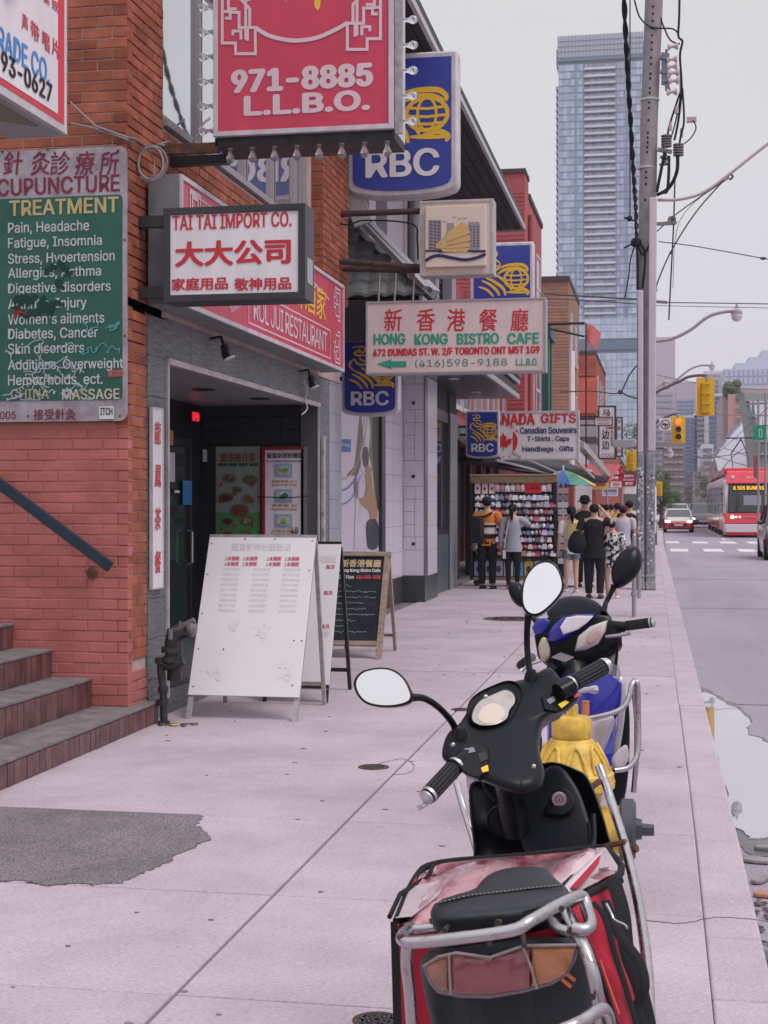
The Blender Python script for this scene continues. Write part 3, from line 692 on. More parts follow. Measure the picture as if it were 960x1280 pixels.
# 2 -- big red sign with bulbs
t, pl, o, W_, Hh = sign('bulb_sign', 'large red restaurant sign edged with clear bulbs and maze corner ornaments', 'sign', 10.6, 267, -160, 492, 166, .50, M_red, M_frame, .035)
letter(t, pl, o, [('971-8885', 289, 83, 467, 113)], M_pink, bold=.085)
letter(t, pl, o, [('L.L.B.O.', 305, 116, 463, 142)], M_pink, bold=.085)
z3 = lambda pts: [(180+x/3, y/3) for x, y in pts]              # measured on a three-fold enlargement
m = MB(); sw_ = .022
Lp = [[(395,-60),(395,0),(370,5),(398,35),(398,105),(358,105),(358,48),(318,48)],[(318,-20),(318,35),(350,35)],[(295,-60),(295,163),(345,163),(345,203),(419,203),(419,105),(390,105),(390,155)],[(365,150),(365,118),(335,118),(335,135)],[(295,45),(325,45),(325,70),(305,70)],[(383,-60),(383,150)]]
for P_ in Lp: m.ribbon(pl_pts(pl, o, z3(P_)), sw_)
def mir(P_): return [(1183-x, y-16*(1)) for x, y in P_]
for P_ in Lp: m.ribbon(pl_pts(pl, o, z3(mir(P_))), sw_)
m.ribbon([tuple(v)[:2] for v in spline([Vector((*p,0)) for p in pl_pts(pl, o, z3([(419,105),(470,135),(540,152),(590,153),(650,143),(710,118),(765,88)]))], 6)], .030)
m.v = [(a, b-.011, c) for a, b, c in m.v]
m.build('maze_ornament', M_pink, t, fix=False)
m = MB()
for P_ in ([(525,-60),(540,-20),(535,10),(527,-5)], [(655,-60),(664,0),(662,30),(652,42),(640,25),(640,0),(645,-40)], [(590,-70),(605,-30),(590,-20)]):
    m.poly([(a, c) for a, c in pl_pts(pl, o, z3(P_))], y=-.011)
m.build('yellow_brush_character', M_rbcy, t, fix=False)
MB().box(.0, W_, .03, .47, -.065, -.004).build('under_channel', mat('channel_dark', (.045,.042,.045), .6, var=.3), t, bevel=.003)
MB().box(W_+.004, W_+.06, .02, .06, -.03, Hh).box(-.03, -.004, .2, .3, -.02, Hh).build('light_channel', mat('channel', (.36,.33,.34), .5, var=.3, vscale=12), t, bevel=.003)
bulb = MB().lathe([(.014,0),(.016,-.012),(.014,-.03),(.020,-.045),(.030,-.065),(.032,-.08),(.024,-.1),(.008,-.112)], n=12)
bm_ = bulb.mesh('bulb', mat('bulb_glass', (.8,.8,.82), .04, trans=.85), smooth=True); sk = MB().cyl((0,0,0),(0,0,.02),.02,10).mesh('socket', M_frame)
for i in range(8):
    x_ = .10+i*.171; b_ = copy_mesh(bm_, 'bulb', (x_, .10, -.068), t); copy_mesh(sk, 'socket', (x_, .10, -.07), t)
for i in range(14):
    for x_, rt in ((W_+.06, R(-90)), (-.03, R(90))):
        z_ = .06+i*.185; b_ = copy_mesh(bm_, 'bulb', (x_, .05, z_), t, rot=(0, rt, 0)); copy_mesh(sk, 'socket', (x_, .05, z_), t, rot=(0, rt, 0))
MB().box(-.56, .02, .03, .10, -.10, -.03).build('bracket', M_rust, t)
MB().box(-.50, .02, .28, .36, -.13, -.06).build('bracket', M_dkframe, t)
# 3 -- restaurant fascia sign along the street
XS = -3.44; pl = Plane('x', XS); ya, yb, za, zb = 10.3, 15.92, 3.05, 4.0
t = thing('fascia_sign', 'long red restaurant fascia sign with yellow characters above the entrance', 'sign', (XS, ya, za), R(90))
o = (ya, za); W_ = yb-ya; Hh = zb-za
MB().box(0, W_, .0, .24, 0, Hh).build('case', mat('sign_case_grey', (.20,.20,.21), .5, var=.2), t, bevel=.005)
MB().box(.03, W_-.03, -.006, 0, .035, Hh-.035).build('face_panel', M_red, t)
MB().box(0,W_,-.02,0,0,.035).box(0,W_,-.02,0,Hh-.035,Hh).box(0,.03,-.02,0,.035,Hh-.035).box(W_-.03,W_,-.02,0,.035,Hh-.035).build('frame', M_frame, t)
m = MB()
put_text(m, 'ROL JUI RESTAURANT', 1.95, 4.8, .13, .34, -.010, bold=.015, space=.9); m.build('lettering', M_pink, t, fix=False)
m = MB(); put_text(m, '汝麟海鮮酒家', 1.9, 4.75, .44, .78, -.010, bold=.02, shear=.1); m.build('lettering', M_rbcy, t, fix=False)
m = MB()
for P_ in ([(.2,.86),(3.7,.83),(4.7,.72),(4.9,.70)], [(1.8,.085),(4.95,.085),(4.95,.38),(1.8,.38)],):
    m.ribbon(P_, .016, y=-.010, closed=len(P_)==4 and P_[0][1] < .1)
def maze(cx, cz, s, fx_=1, fz=1):
    for P_ in ([(-.3,.3),(-.3,-.1),(-.1,-.1),(-.1,-.3),(.3,-.3),(.3,.3),(0,.3),(0,.1),(.15,.1)], [(-.3,.15),(-.15,.15),(-.15,.4),(.4,.4),(.4,-.4),(.1,-.4)], [(-.2,0),(.2,0),(.2,-.2)]):
        m.ribbon([(cx+x*s*fx_, cz+z*s*fz) for x, z in P_], .022, y=-.0105)
maze(5.25, .70, .42); maze(5.25, .24, .42, 1, -1); maze(.4,.7,.45,-1); maze(.4,.24,.45,-1,-1)
m.build('maze_ornament', M_pink, t, fix=False)
m = MB()
for P_ in ([(.7,.45),(1.3,.1),(1.9,.3),(1.5,.75),(1.0,.7)], [(.5,.3),(.7,.12),(.85,.3)], [(1.9,.62),(1.75,.2),(1.6,.45)]): m.poly(P_, y=-.009)
m.build('pale_flower_print', mat('flower_pink', (.62,.22,.32), .45), t, fix=False)
for y_ in (11.9, 15.0):
    s_ = thing('spotlight', 'black spotlight under the red fascia sign, ' + ('nearer to the brick corner' if y_ < 13 else 'nearer to the bank'), 'spotlight', (XF+.0, y_, 2.98), 0)
    MB().bar((0,0,0),(.10,0,.02),.02).bar((.1,0,.02),(.12,0,-.06),.02).build('arm', M_black, s_)
    m = MB(); m.tube([(.12,0,-.05),(.15,0,-.12),(.17,0,-.16)], [.03,.05,.055], 12); m.build('housing', M_black, s_, smooth=True)
    MB().tube([(.171,0,-.161),(.173,0,-.166)], [.05,.048], 12).build('lens', mat('lamp_lens', (.8,.77,.78), .15), s_)
c_ = thing('frayed_cord', 'frayed white cord dangling below the spotlight at the entrance', 'cord', (XF+.03, 15.1, 2.9)); MB().tube(spline([(0,0,0),(.02,.05,-.12),(0,.06,-.2),(.03,.02,-.3),(.0,-.1,-.37)],5), .008, 6).build('cord', M_frame, c_)

# bank signs ---------------------------------------------------------------------------------
def lion(m, ox, oz, s, sz, y=-.02):
    """yellow lion and globe drawn with strokes in a unit box 100 wide x 110 high (z down)."""
    T = lambda P_: [(ox+x*s, oz-z*sz) for x, z in P_]
    for P_, wd in (
        ([(12,6),(30,3),(38,10),(34,18),(22,16),(16,20),(22,26),(36,26),(44,34)], 4),         # head
        ([(44,34),(40,46),(30,50),(20,44),(16,34)], 4), ([(16,34),(8,42),(6,54),(18,66)], 4),
        ([(26,30),(30,38),(40,40)], 3.5), ([(24,10),(28,12)], 4),
        ([(18,66),(34,76),(50,92),(54,108)], 5), ([(10,72),(28,84),(40,100),(42,108)], 4.5),
        ([(4,86),(20,94),(32,110)], 4), ([(30,58),(44,66),(60,84),(66,98)], 4.5),
        ([(44,44),(60,38),(84,38),(94,46),(94,54)], 5), ([(40,58),(50,50),(64,46),(80,46),(92,52)], 5),
        ([(64,102),(84,94),(96,100),(94,108)], 5), ([(56,100),(96,102)], 4)):
        m.ribbon([tuple(v)[:2] for v in spline([Vector((*p,0)) for p in T(P_)], 4)], [wd*s*(.6+.6*math.sin(pi*i/((len(P_)-1)*4))) for i in range((len(P_)-1)*4+1)], y=y)
    cx, cz, r_ = 74, 70, 22                                                                   # globe
    circ = lambda rx, rz, a0=0, a1=360: [(cx+rx*cos(R(a)), cz+rz*sin(R(a))) for a in range(a0, a1+1, 15)]
    m.ribbon(T(circ(r_, r_)), 4.5*s, y=y-.0005); m.ribbon(T(circ(r_*.45, r_)), 3*s, y=y-.001)
    for dz in (-9, 2, 12):
        hw = math.sqrt(r_*r_-dz*dz); m.ribbon(T([(cx-hw, cz+dz),(cx, cz+dz+2),(cx+hw, cz+dz)]), 3*s, y=y-.0015)
def bank_sign(label, Y, x0, y0, x1, y1, dep, ltop=True, lion_box=None, tbox=None, group='blue bank signs hung from the bank front', back=True, txt='RBC'):
    a = wy(x0, (y0+y1)/2, Y); b = wy(x1, (y0+y1)/2, Y); z0 = wy((x0+x1)/2, y1, Y).z; z1 = wy((x0+x1)/2, y0, Y).z
    W_, Hh = b.x-a.x, z1-z0; t = thing('bank_sign', label, 'sign', (a.x, Y, z0), 0, group); o = (a.x, z0); pl = Plane('y', Y)
    def shield(e, n=10):
        P_ = [(e, Hh-e), (e, Hh*.12+e*.5)]; 
        P_ += [(e+.0+(W_-2*e)*(.5-.5*cos(pi*k/n)), e+Hh*.085*(1-math.sin(pi*k/n)**.7) ) for k in range(0, n+1)]
        P_ += [(W_-e, Hh*.12+e*.5), (W_-e, Hh-e)]; return P_
    MB().prism(shield(0), 0, dep).build('case', M_frame, t, bevel=min(.03, W_*.02), smooth=30)
    for yy, nm in ((-.012, 'face_panel'), (dep, 'face_panel')):
        MB().prism(shield(W_*.055), yy, yy+.012).build(nm, M_rbcb, t)
    sc_ = W_/118; 
    for side in ((0, 1) if back else (0,)):
        m = MB()
        if side: m.M = Matrix.Translation((W_, dep, 0)) @ Matrix.Rotation(pi, 4, 'Z')
        lion(m, W_*.10, Hh*.925, W_/118, (Hh*.925-Hh*.165-W_*.25)/110, y=-.0155)
        m.build('lion_emblem', M_rbcy, t, fix=False)
        m = MB()
        if side: m.M = Matrix.Translation((W_, dep, 0)) @ Matrix.Rotation(pi, 4, 'Z')
        put_text(m, txt, W_*.17, W_*.84, Hh*.135, Hh*.135+W_*.25, -.021, bold=.045)
        # small serifs make the capitals read like the sign's
        m.build('lettering', M_offw, t, fix=False)
    return t, W_, Hh, o
rb1 = bank_sign('largest blue bank sign, partly behind the red bulb sign', 17.0, 434, 66, 572, 246, .28)
rb2 = bank_sign('blue bank sign low behind the left end of the pink cafe sign', 18.3, 427, 424, 498, 520, .20)
rb3 = bank_sign('tall blue bank sign whose lower half is hidden by the pink cafe sign', 32.5, 588, 303, 667, 408, .35, txt='RBC')
rb4 = bank_sign('smallest blue bank sign, overlapping the white gifts sign', 30.0, 582, 513, 624, 573, .15)
for (t, W_, Hh, o), n in ((rb1,2),(rb2,1),(rb3,2),(rb4,1)):
    x_ = -4.05 - t.location.x
    if n == 2: MB().bar((x_,.1,Hh*.8),(0,.1,Hh*.8),.06).bar((x_,.1,Hh*.25),(.0,.1,Hh*.25),.06).build('bracket', M_dkframe, t)
    else: MB().bar((min(x_,-.02),.1,Hh*.5),(0,.1,Hh*.5),.05).build('bracket', M_dkframe, t)
# 4 -- beige picture sign with junk and towers
YS = 16.4
t, pl, o, W_, Hh = sign('picture_sign', 'square beige sign with a golden sailing junk between grey towers', 'sign', YS, 525, 250, 617, 344, .26, mat('beige_face', (.62,.53,.46), .5, var=.04), mat('beige_frame', (.45,.40,.38), .5, var=.2, vscale=9), .03)
q = 3.43; zq = lambda pts: [(380+x/q, 180+y/q) for x, y in pts]
P2 = lambda pts: pl_pts(pl, o, zq(pts))
a, b = P2([(522,533),(782,262)]); MB().box(a[0], b[0], -.05, 0, a[1], b[1]).build('raised_panel', mat('cream_panel', (.68,.57,.48), .5), t, bevel=.01)
yy = -.054
def polys(lst, mt, name, y=yy):
    m = MB()
    for P_ in lst: m.poly(P2(P_), y=y)
    return m.build(name, mt, t, fix=False)
nav = mat('navy_print', (.03,.035,.12), .5); gld = mat('gold_print', (.62,.40,.16), .5); gry = mat('grey_print', (.30,.28,.30), .5)
polys([[(537,458),(592,458),(592,330),(537,330)],[(612,380),(612,458),(646,458),(646,342),(616,342),(616,380)],[(706,458),(757,458),(757,345),(748,338),(712,338),(706,345)]], gry, 'towers_print')
m = MB()
for i in range(8):
    for j in range(3): a, = P2([(716+j*16, 358+i*12)]); m.box(a[0]-.008, a[0]+.008, yy-.002, yy-.001, a[1]-.008, a[1]+.008)
for i in range(9): P_ = P2([(540,335+i*14),(590,342+i*14)]); m.ribbon(P_, .005, y=yy-.002)
for x_ in (548,565,582): m.ribbon(P2([(x_,330),(x_,458)]), .005, y=yy-.0025)
for x_, z_ in ((605,338),(648,318),(670,325),(692,322)): m.ribbon(P2([(x_-8,z_-3),(x_,z_+2),(x_+8,z_-3)]), .005, y=yy-.002)
m.build('tower_windows_print', nav, t, fix=False)
polys([[(565,440),(610,395),(610,405),(580,440)],[(565,445),(612,425),(612,450),(575,452)],[(615,385),(680,338),(700,352),(718,385),(612,425)],[(612,428),(716,392),(716,418),(612,440)],[(612,443),(716,424),(716,445),(612,452)],[(585,448),(600,466),(700,466),(718,448),(600,454)]], gld, 'junk_print', y=yy-.004)
m = MB()
for P_, wd in (([(522,462),(586,462),(586,470)], .02), ([(590,464),(718,462)], .02), ([(718,464),(782,463)], .025)): m.ribbon(P2(P_), wd, y=yy-.003)
for P_ in ([(524,505),(550,488),(585,482),(640,492),(690,500),(740,492),(782,476)], [(524,518),(550,506),(585,498),(640,508),(690,516),(740,508),(782,494)]):
    if P_[0][1] == 505: m.ribbon([tuple(v)[:2] for v in spline([Vector((*p,0)) for p in P2(P_)],5)], .034, y=yy-.003)
    else: pass
m.build('wave_print', nav, t, fix=False)
# poles that carry it
x0 = wy(402, 262, YS).x-.25 - t.location.x
MB().tube([(x0,.12,wy(450,264,YS).z-o[1]),(.0,.12,wy(450,264,YS).z-o[1])], .035, 10).tube([(x0-.05,.0,wy(400,322,YS).z-o[1]),(.0,.12,wy(500,333,YS).z-o[1])], .035, 10).tube([(x0+.1,.2,wy(420,331,YS).z-o[1]),(.0,.2,wy(500,336,YS).z-o[1])], .03, 10).build('support_pole', mat('rusty_pole', (.07,.045,.045), .6, var=.4, vscale=15), t)
MB().tube(spline([(x0+.05,.1,.78),(x0+.5,.05,.62),(x0+.75,.05,.66),(-.1,.05,.60),(-.04,.05,.42),(-.03,.05,.2)],6), .010, 6).build('cable', M_wire, t)
# 5 -- pink cafe sign
t, pl, o, W_, Hh = sign('cafe_sign', 'wide pink cafe sign with green and red lettering and a green arrow', 'sign', 16.5, 457.5, 374.5, 682.5, 466.5, .24, mat('cafe_face', (.66,.54,.52), .4, var=.03, stain=(3,.12,(1,1,.3))), mat('grey_frame', (.34,.32,.34), .5, var=.15), .022)
M_gt = mat('green_letters', (.02,.30,.20), .45)
for ch, x0_ in zip('新香港餐廳', (480, 521, 559, 599, 638)): letter(t, pl, o, [(ch, x0_, 386, x0_+23, 414)], M_rtext, bold=.012, shear=.06)
letter(t, pl, o, [('HONG', 467, 417, 507, 431), ('KONG', 518, 417, 560, 431), ('BISTRO', 571, 416.5, 624, 430.5), ('CAFE', 634, 416, 674, 430)], M_gt, bold=.05)
letter(t, pl, o, [('472 DUNDAS ST. W. 2/F TORONTO ONT M5T 1G9', 466, 434, 675, 445)], M_rtext, bold=.05)
letter(t, pl, o, [('(416)598-9188', 519, 448.5, 634, 459.5)], mat('teal_letters', (.06,.22,.19), .45), bold=.005)
letter(t, pl, o, [('L.L.B.O.', 645, 448, 673, 457)], M_gt, bold=.04)
m = MB(); m.poly(pl_pts(pl, o, [(471,455),(490,449),(489,452),(508,451.5),(508,459),(489,459),(490,461.5)]), y=-.011); m.build('arrow', M_gt, t, fix=False)
m = MB()
for px in (473, 493, 516):
    a = wy(px, 374, 16.6); m.tube([(a.x-t.location.x,.1,Hh),(a.x-t.location.x+.02,.1,Hh+.42)], .011, 6)
m.build('hanging_rod', M_steel, t)
# 6 -- gifts sign
t, pl, o, W_, Hh = sign('gifts_sign', 'white gifts sign with red heading and maple leaf behind the smallest bank sign', 'sign', 31.0, 585, 514, 724, 575, .2, M_offw, M_frame, .04)
letter(t, pl, o, [('CANADA', 606, 517, 669, 531.5), ('GIFTS', 676, 517, 720, 529)], mat('gift_red', (.60,.02,.03), .45), bold=.05, y=-.014)
letter(t, pl, o, [('Canadian Souvenirs', 650, 533.5, 721, 542), ('T-Shirts . Caps', 659, 545, 712, 553), ('Handbags . Gifts', 653, 557.5, 717, 566)], mat('navy_letters', (.015,.02,.09), .45), bold=.035, y=-.014)
RD = mat('gift_red', (.6,.02,.03)); m = MB()
c0 = pl_pts(pl, o, [(630,552)])[0]; r_ = .29
def seg(a0, a1): return [(c0[0]+r_*cos(R(a)), c0[1]+r_*sin(R(a))) for a in range(a0, a1+1, 10)]
m.poly(seg(-50, 50), y=-.0135); m.poly(seg(130, 230), y=-.0135)
leaf = [(0,.19),(.04,.11),(.08,.13),(.07,.02),(.12,.07),(.14,.05),(.2,.06),(.17,-.01),(.19,-.03),(.09,-.1),(.1,-.13),(.01,-.11),(.01,-.19)]
leaf = leaf + [(-x, z) for x, z in reversed(leaf[1:])]
m.poly([(c0[0]-.015+x*.95, c0[1]+z) for x, z in leaf], y=-.014)
m.build('maple_leaf', RD, t, fix=False)
m = MB(); 
for ch, an in zip('CANADA', (150,130,110,80,60,40)): a = R(an); put_text(m, ch, c0[0]+.35*cos(a)-.035, c0[0]+.35*cos(a)+.035, c0[1]+.35*sin(a)-.035, c0[1]+.35*sin(a)+.035, -.0145, bold=.03)
for ch, an in zip('GIFTS', (225,247,268,290,312)): a = R(an); put_text(m, ch, c0[0]+.35*cos(a)-.03, c0[0]+.35*cos(a)+.03, c0[1]+.35*sin(a)-.03, c0[1]+.35*sin(a)+.03, -.0145, bold=.03)
m.build('lettering', RD, t, fix=False)
MB().bar((-1.0,.1,Hh*.7),(.0,.1,Hh*.7),.05).build('bracket', M_dkframe, t)
# 7 -- trade company sign at the top left (faces the street)
XT = -3.22; ya, yb = 5.4, 7.68
za = 3.62; t = thing('trade_sign', 'white trade company sign with red border at the top left corner', 'sign', (XT, ya, za), R(90)); W_ = yb-ya; Hh = 2.2; pl = Plane('x', XT); o = (ya, za)
MB().box(0, W_, 0, .34, 0, Hh).build('case', mat('trade_case', (.30,.29,.30), .5, var=.1), t, bevel=.008)
MB().box(.01, W_-.008, -.012, 0, .01, Hh-.01).build('white_edge', M_frame, t)
MB().box(.04, W_-.055, -.016, -.012, .055, Hh-.04).build('red_border', mat('border_red', (.62,.03,.05), .4), t)
MB().box(.10, W_-.15, -.02, -.016, .085, Hh-.10).build('face_panel', M_offw, t)
MB().prismz([(.1,.06),(W_-.25,.05),(W_-.45,.25),(W_-.9,.29),(.1,.28)], -.006, -.001).build('peeling_underside', mat('peel', (.20,.19,.14), .8), t)
for items, mt, bd in (([('声带唱片', 23, 30, 70, 62)], M_rtext, .03),):
    for ch, (x0_, y0_, x1_, y1_) in zip('声带唱片', ((22,17,30,39),(33,27,44,50),(48,40,57,62),(60,48,69,71))): letter(t, pl, o, [(ch, x0_, y0_, x1_, y1_)], M_rtext, y=-.024, bold=.02, slant=-.12)
letter(t, pl, o, [('裝', 49, -6, 57, 5), ('奴', 60, 0, 68, 14)], M_rtext, y=-.024, bold=.03)
def xfit(s_, pa, pb, hgt, mt, bold=.03):      # a line of text given by its two baseline ends
    a, b = pl.pt(*pa), pl.pt(*pb); m = MB(); put_text(m, s_, a[0]-o[0], b[0]-o[0], (a[1]+b[1])/2-o[1], (a[1]+b[1])/2-o[1]+hgt, -.024, bold=bold); m.build('lettering', mt, t, fix=False)
xfit('TRADE CO.', (-19,60), (57,102), .125, mat('sky_blue_letters', (.04,.25,.62), .45), .03)
xfit('(416)793-0627', (-60,62), (60,129), .125, M_btext, .035)
m = MB(); m.tube(spline([(1.35,-.03,1.0),(1.42,-.05,.62),(1.5,-.05,.58),(1.58,-.05,.7),(1.6,-.04,1.1)], 6), [.035]*25, 8); m.build('cast_hook_letter', mat('pinkgrey_plastic', (.45,.32,.35), .4), t, smooth=True)
# 8 -- acupuncture board on the brick wall
YA = YB-.045; pl = Plane('y', YA); a = wy(-36, 528, YA); b = wy(158.5, 182, YA)
t = thing('acupuncture_board', 'weathered metal acupuncture board with green treatment list and graffiti', 'sign', (a.x, YA, a.z)); o = (a.x, a.z); W_, Hh = b.x-a.x, b.z-a.z
M_zinc = mat('worn_zinc', (.50,.45,.49), .35, metal=.35, col2=(.30,.25,.29), vscale=7, ro2=.6, stain=(4,.3))
MB().prism(rrect(0, W_, 0, Hh, .06), 0, .018).build('sheet', M_zinc, t)
a1, = pl_pts(pl, o, [(-30, 502)]); b1, = pl_pts(pl, o, [(153, 243)])
MB().prism(rrect(a1[0], b1[0], a1[1], b1[1], .03), -.004, 0).build('green_panel', mat('treatment_green', (.012,.095,.065), .4, var=.25, vscale=3), t)
Md = mat('maroon_letters', (.20,.03,.06), .5, var=.25, vscale=20)
for ch, x0_ in zip('針灸診療所', (4, 38, 63, 94, 124)): letter(t, pl, o, [(ch, x0_, 189, x0_+25, 219)], Md, y=-.004, bold=.012, shear=.1)
letter(t, pl, o, [('ACUPUNCTURE', -19, 221, 150, 243)], Md, y=-.004, bold=.03)
letter(t, pl, o, [('TREATMENT', 12, 248.5, 149, 268)], mat('gold_letters', (.50,.38,.17), .45, var=.15), y=-.008, bold=.035)
wl = mat('worn_white_letters', (.52,.53,.55), .5, var=.12, vscale=30)
for s_, x1_, yb_ in (('Pain, Headache', 112, 290), ('Fatigue, Insomnia', 128, 309), ('Stress, Hypertension', 144, 328.5), ('Allergies, Asthma', 127, 347), ('Digestive disorders', 139, 366), ('Arthritis, Injury', 109, 386), ("Women's ailments", 131, 405), ('Diabetes, Cancer', 123, 423), ('Skin disorders', 106, 442), ('Additions, Overweight', 154.5, 462), ('Hemorrhoids, ect.', 129, 481)):
    desc = any(c in s_ for c in 'gjpy,'); letter(t, pl, o, [(s_, 10.5, yb_-13.5, x1_, yb_+(2.8 if desc else 0))], wl, y=-.008, bold=.018)
letter(t, pl, o, [('CHINA', 14, 486, 62, 499)], mat('worn_gold', (.36,.33,.26), .5), y=-.008, bold=.03)
letter(t, pl, o, [('MASSAGE', 78, 486, 150, 499.5)], mat('gold_letters2', (.55,.48,.36), .5), y=-.008, bold=.03)
letter(t, pl, o, [('005', 0, 514, 20, 524), ('接受針灸', 42, 511, 95, 525)], Md, y=-.004, bold=.02)
letter(t, pl, o, [('WOODS', 135.5, 463, 154, 472)], mat('sticker_red', (.45,.12,.12), .5), y=-.011, bold=.05, slant=.06)
a2, b2 = pl_pts(pl, o, [(124.5, 524), (143, 508)]); MB().box(a2[0], b2[0], -.011, -.006, a2[1], b2[1]).build('sticker', mat('sticker_white', (.66,.64,.64), .5), t)
letter(t, pl, o, [('ITCH', 126, 509.5, 141.5, 519)], M_btext, y=-.013, bold=.03)
rnd = random.Random(3)
def scrawl(n, bx, amp, mt, wd, y):
    m = MB()
    for _ in range(n):
        x_, z_ = rnd.uniform(bx[0], bx[2]), rnd.uniform(bx[1], bx[3]); P_ = [(x_, z_)]
        for k in range(rnd.randint(5, 10)): x_ += rnd.uniform(-.3, 1)*amp; z_ += rnd.uniform(-1, 1)*amp*.8; P_.append((x_, z_))
        P_ = [(min(p[0],150), min(p[1],500)) for p in P_]
        P_ = [tuple(v)[:2] for v in spline([Vector((*p,0)) for p in pl_pts(pl, o, P_)], 5)]; m.ribbon(P_, wd, y=y)
    m.build('graffiti', mt, t, fix=False)
scrawl(13, (5,428,110,495), 9, mat('graffiti_grey', (.42,.45,.50), .5), .006, -.0125)
scrawl(14, (0,465,100,498), 6, mat('graffiti_white', (.60,.60,.62), .5), .005, -.013)
scrawl(9, (95,400,140,450), 7, mat('graffiti_teal', (.10,.33,.35), .5), .007, -.012)
scrawl(9, (15,325,75,405), 8, mat('graffiti_dark', (.012,.05,.04), .5), .035, -.0115)
scrawl(2, (8,375,30,410), 5, mat('graffiti_red', (.30,.02,.03), .5), .012, -.0128)
m = MB()
for px, py in ((3,190),(60,187),(148,188),(156,300),(156,420),(150,520),(35,520)): c0 = pl_pts(pl, o, [(px,py)])[0]; m.lathe([(.008,-.006),(.006,-.009)], (c0[0], 0, c0[1]), 8, 'y')
m.build('screw', M_black, t)
# 9 -- narrow vertical board on the grey tiles
a = wx(189, 735, XF+.02); b = wx(201.5, 513, XF+.02)
t = thing('vertical_board', 'narrow white vertical board with red brush characters on the grey tiles', 'sign', (XF+.03, a.y, a.z), R(90)); W_ = b.y-a.y; Hh = b.z-a.z
MB().box(0, W_, 0, .02, 0, Hh).build('sheet', M_offw, t); MB().box(-.012,W_+.012,-.006,.02,-.012,0).box(-.012,W_+.012,-.006,.02,Hh,Hh+.012).box(-.012,0,-.006,.02,0,Hh).box(W_,W_+.012,-.006,.02,0,Hh).build('frame', M_frame, t)
m = MB()
for i, ch in enumerate('龍鳳茶餐'): put_text(m, ch, .04, W_-.04, Hh-.26-i*.32, Hh-.09-i*.32, -.004, bold=.02, shear=.1)
m.build('lettering', M_rtext, t, fix=False)
# cables coiled at the corner
t = thing('cable_coil', 'coil of grey cable tied under the bracket at the brick corner', 'cable', (XF+.03, 10.5, 4.05))
c = lambda px, py, dx=0: wx(px, py, XF+.04+dx) - Vector(t.location)
m = MB()
for k in range(5):
    P_ = [wy(188+(k%3)*1.6+(16+k*.9)*cos(a), 204+(k%2)*1.5-(20+k*.6)*sin(a), 10.15+.02*k+.04*sin(a+k)) - Vector(t.location) for a in [2*pi*i/26 for i in range(27)]]
    m.tube(P_, .007, 6)
m.tube(spline([c(165,172),c(178,180),c(192,200),c(192,240,.02),c(200,300,.05),c(201,345)],6), .008, 6)
m.tube(spline([c(196,180),c(215,186),c(228,200),c(238,190),c(250,160),c(262,148)],6), .010, 6)
m.tube(spline([c(200,180),c(212,178),c(214,190),c(222,187)],6), .008, 6)
m.build('loops', M_gwire, t)
MB().tube([wy(88,128,YB-.06)-Vector(t.location), wy(120,158,YB-.06)-Vector(t.location), wy(160,172,YB-.03)-Vector(t.location), c(172,176)], .009, 6).tube([wy(88,154,YB-.06)-Vector(t.location), wy(120,161,YB-.06)-Vector(t.location), c(168,178)], .009, 6).build('lead', M_gwire, t)
# ------------------------------------------------------------------ the bank (Y 17.05 - 29.5)
XW = -4.05
bk = thing('bank_building', 'bank building with grey block storefront, tiled canopy and deep black eave', 'building')
M_bwall = mat('bank_render', (.56,.50,.54), .6, var=.05)
M_cream = mat('cream_render', (.60,.53,.48), .6, var=.04)
M_gran = mat('dark_granite', (.05,.055,.06), .35, var=.35, vscale=25)
M_fr = mat('bronze_frame', (.06,.055,.06), .4, metal=.4)
M_panel = mat('bank_panel', (.64,.59,.67), .45, var=.02)
MB().box(-12, XW-.35, 17.06, 29.5, 0, 7.6).build('core_wall', mat('core_dark', (.05,.05,.055), .7), bk)
MB().box(-12, XW-.1, 29.5, 29.7, 0, 8.2).build('end_wall', M_bwall, bk)
# upper storey: piers and windows
z0u, z1u = 4.6, 7.1
ups = [(17.1,18.6,'w'),(18.6,19.3,'g'),(19.3,19.6,'w'),(19.6,20.5,'g'),(20.5,21.0,'w'),(21.0,21.9,'g'),(21.9,23.3,'w'),(23.3,25.0,'c'),(25.0,26.8,'g'),(26.8,27.2,'w'),(27.2,28.9,'g'),(28.9,29.5,'w')]
for a, b, k in ups:
    if k == 'g':
        w_ = MB().box(XW-.25,XW-.18,a,a+.07,z0u,z1u).box(XW-.25,XW-.18,b-.07,b,z0u,z1u).box(XW-.25,XW-.18,a+.07,b-.07,5.9,5.97).build('window', M_fr, bk)
        MB().box(XW-.24,XW-.22,a+.07,b-.07,z0u,z1u).build('pane', mat('upper_glass', (.22,.24,.28), .05, metal=.6), w_)
    else: MB().box(XW-.34, XW+(.03 if k == 'c' else 0), a, b, 3.8, z1u).build('pier', M_cream if k == 'c' else M_bwall, bk)
MB().tube(spline([(XW+.12,23.6,6.9),(XW+.12,23.6,5.7),(XW+.16,23.6,5.2),(XW+.2,23.6,4.6)],5), .09, 12).build('downpipe', mat('grey_pipe', (.26,.25,.27), .4, metal=.4), bk, smooth=True)
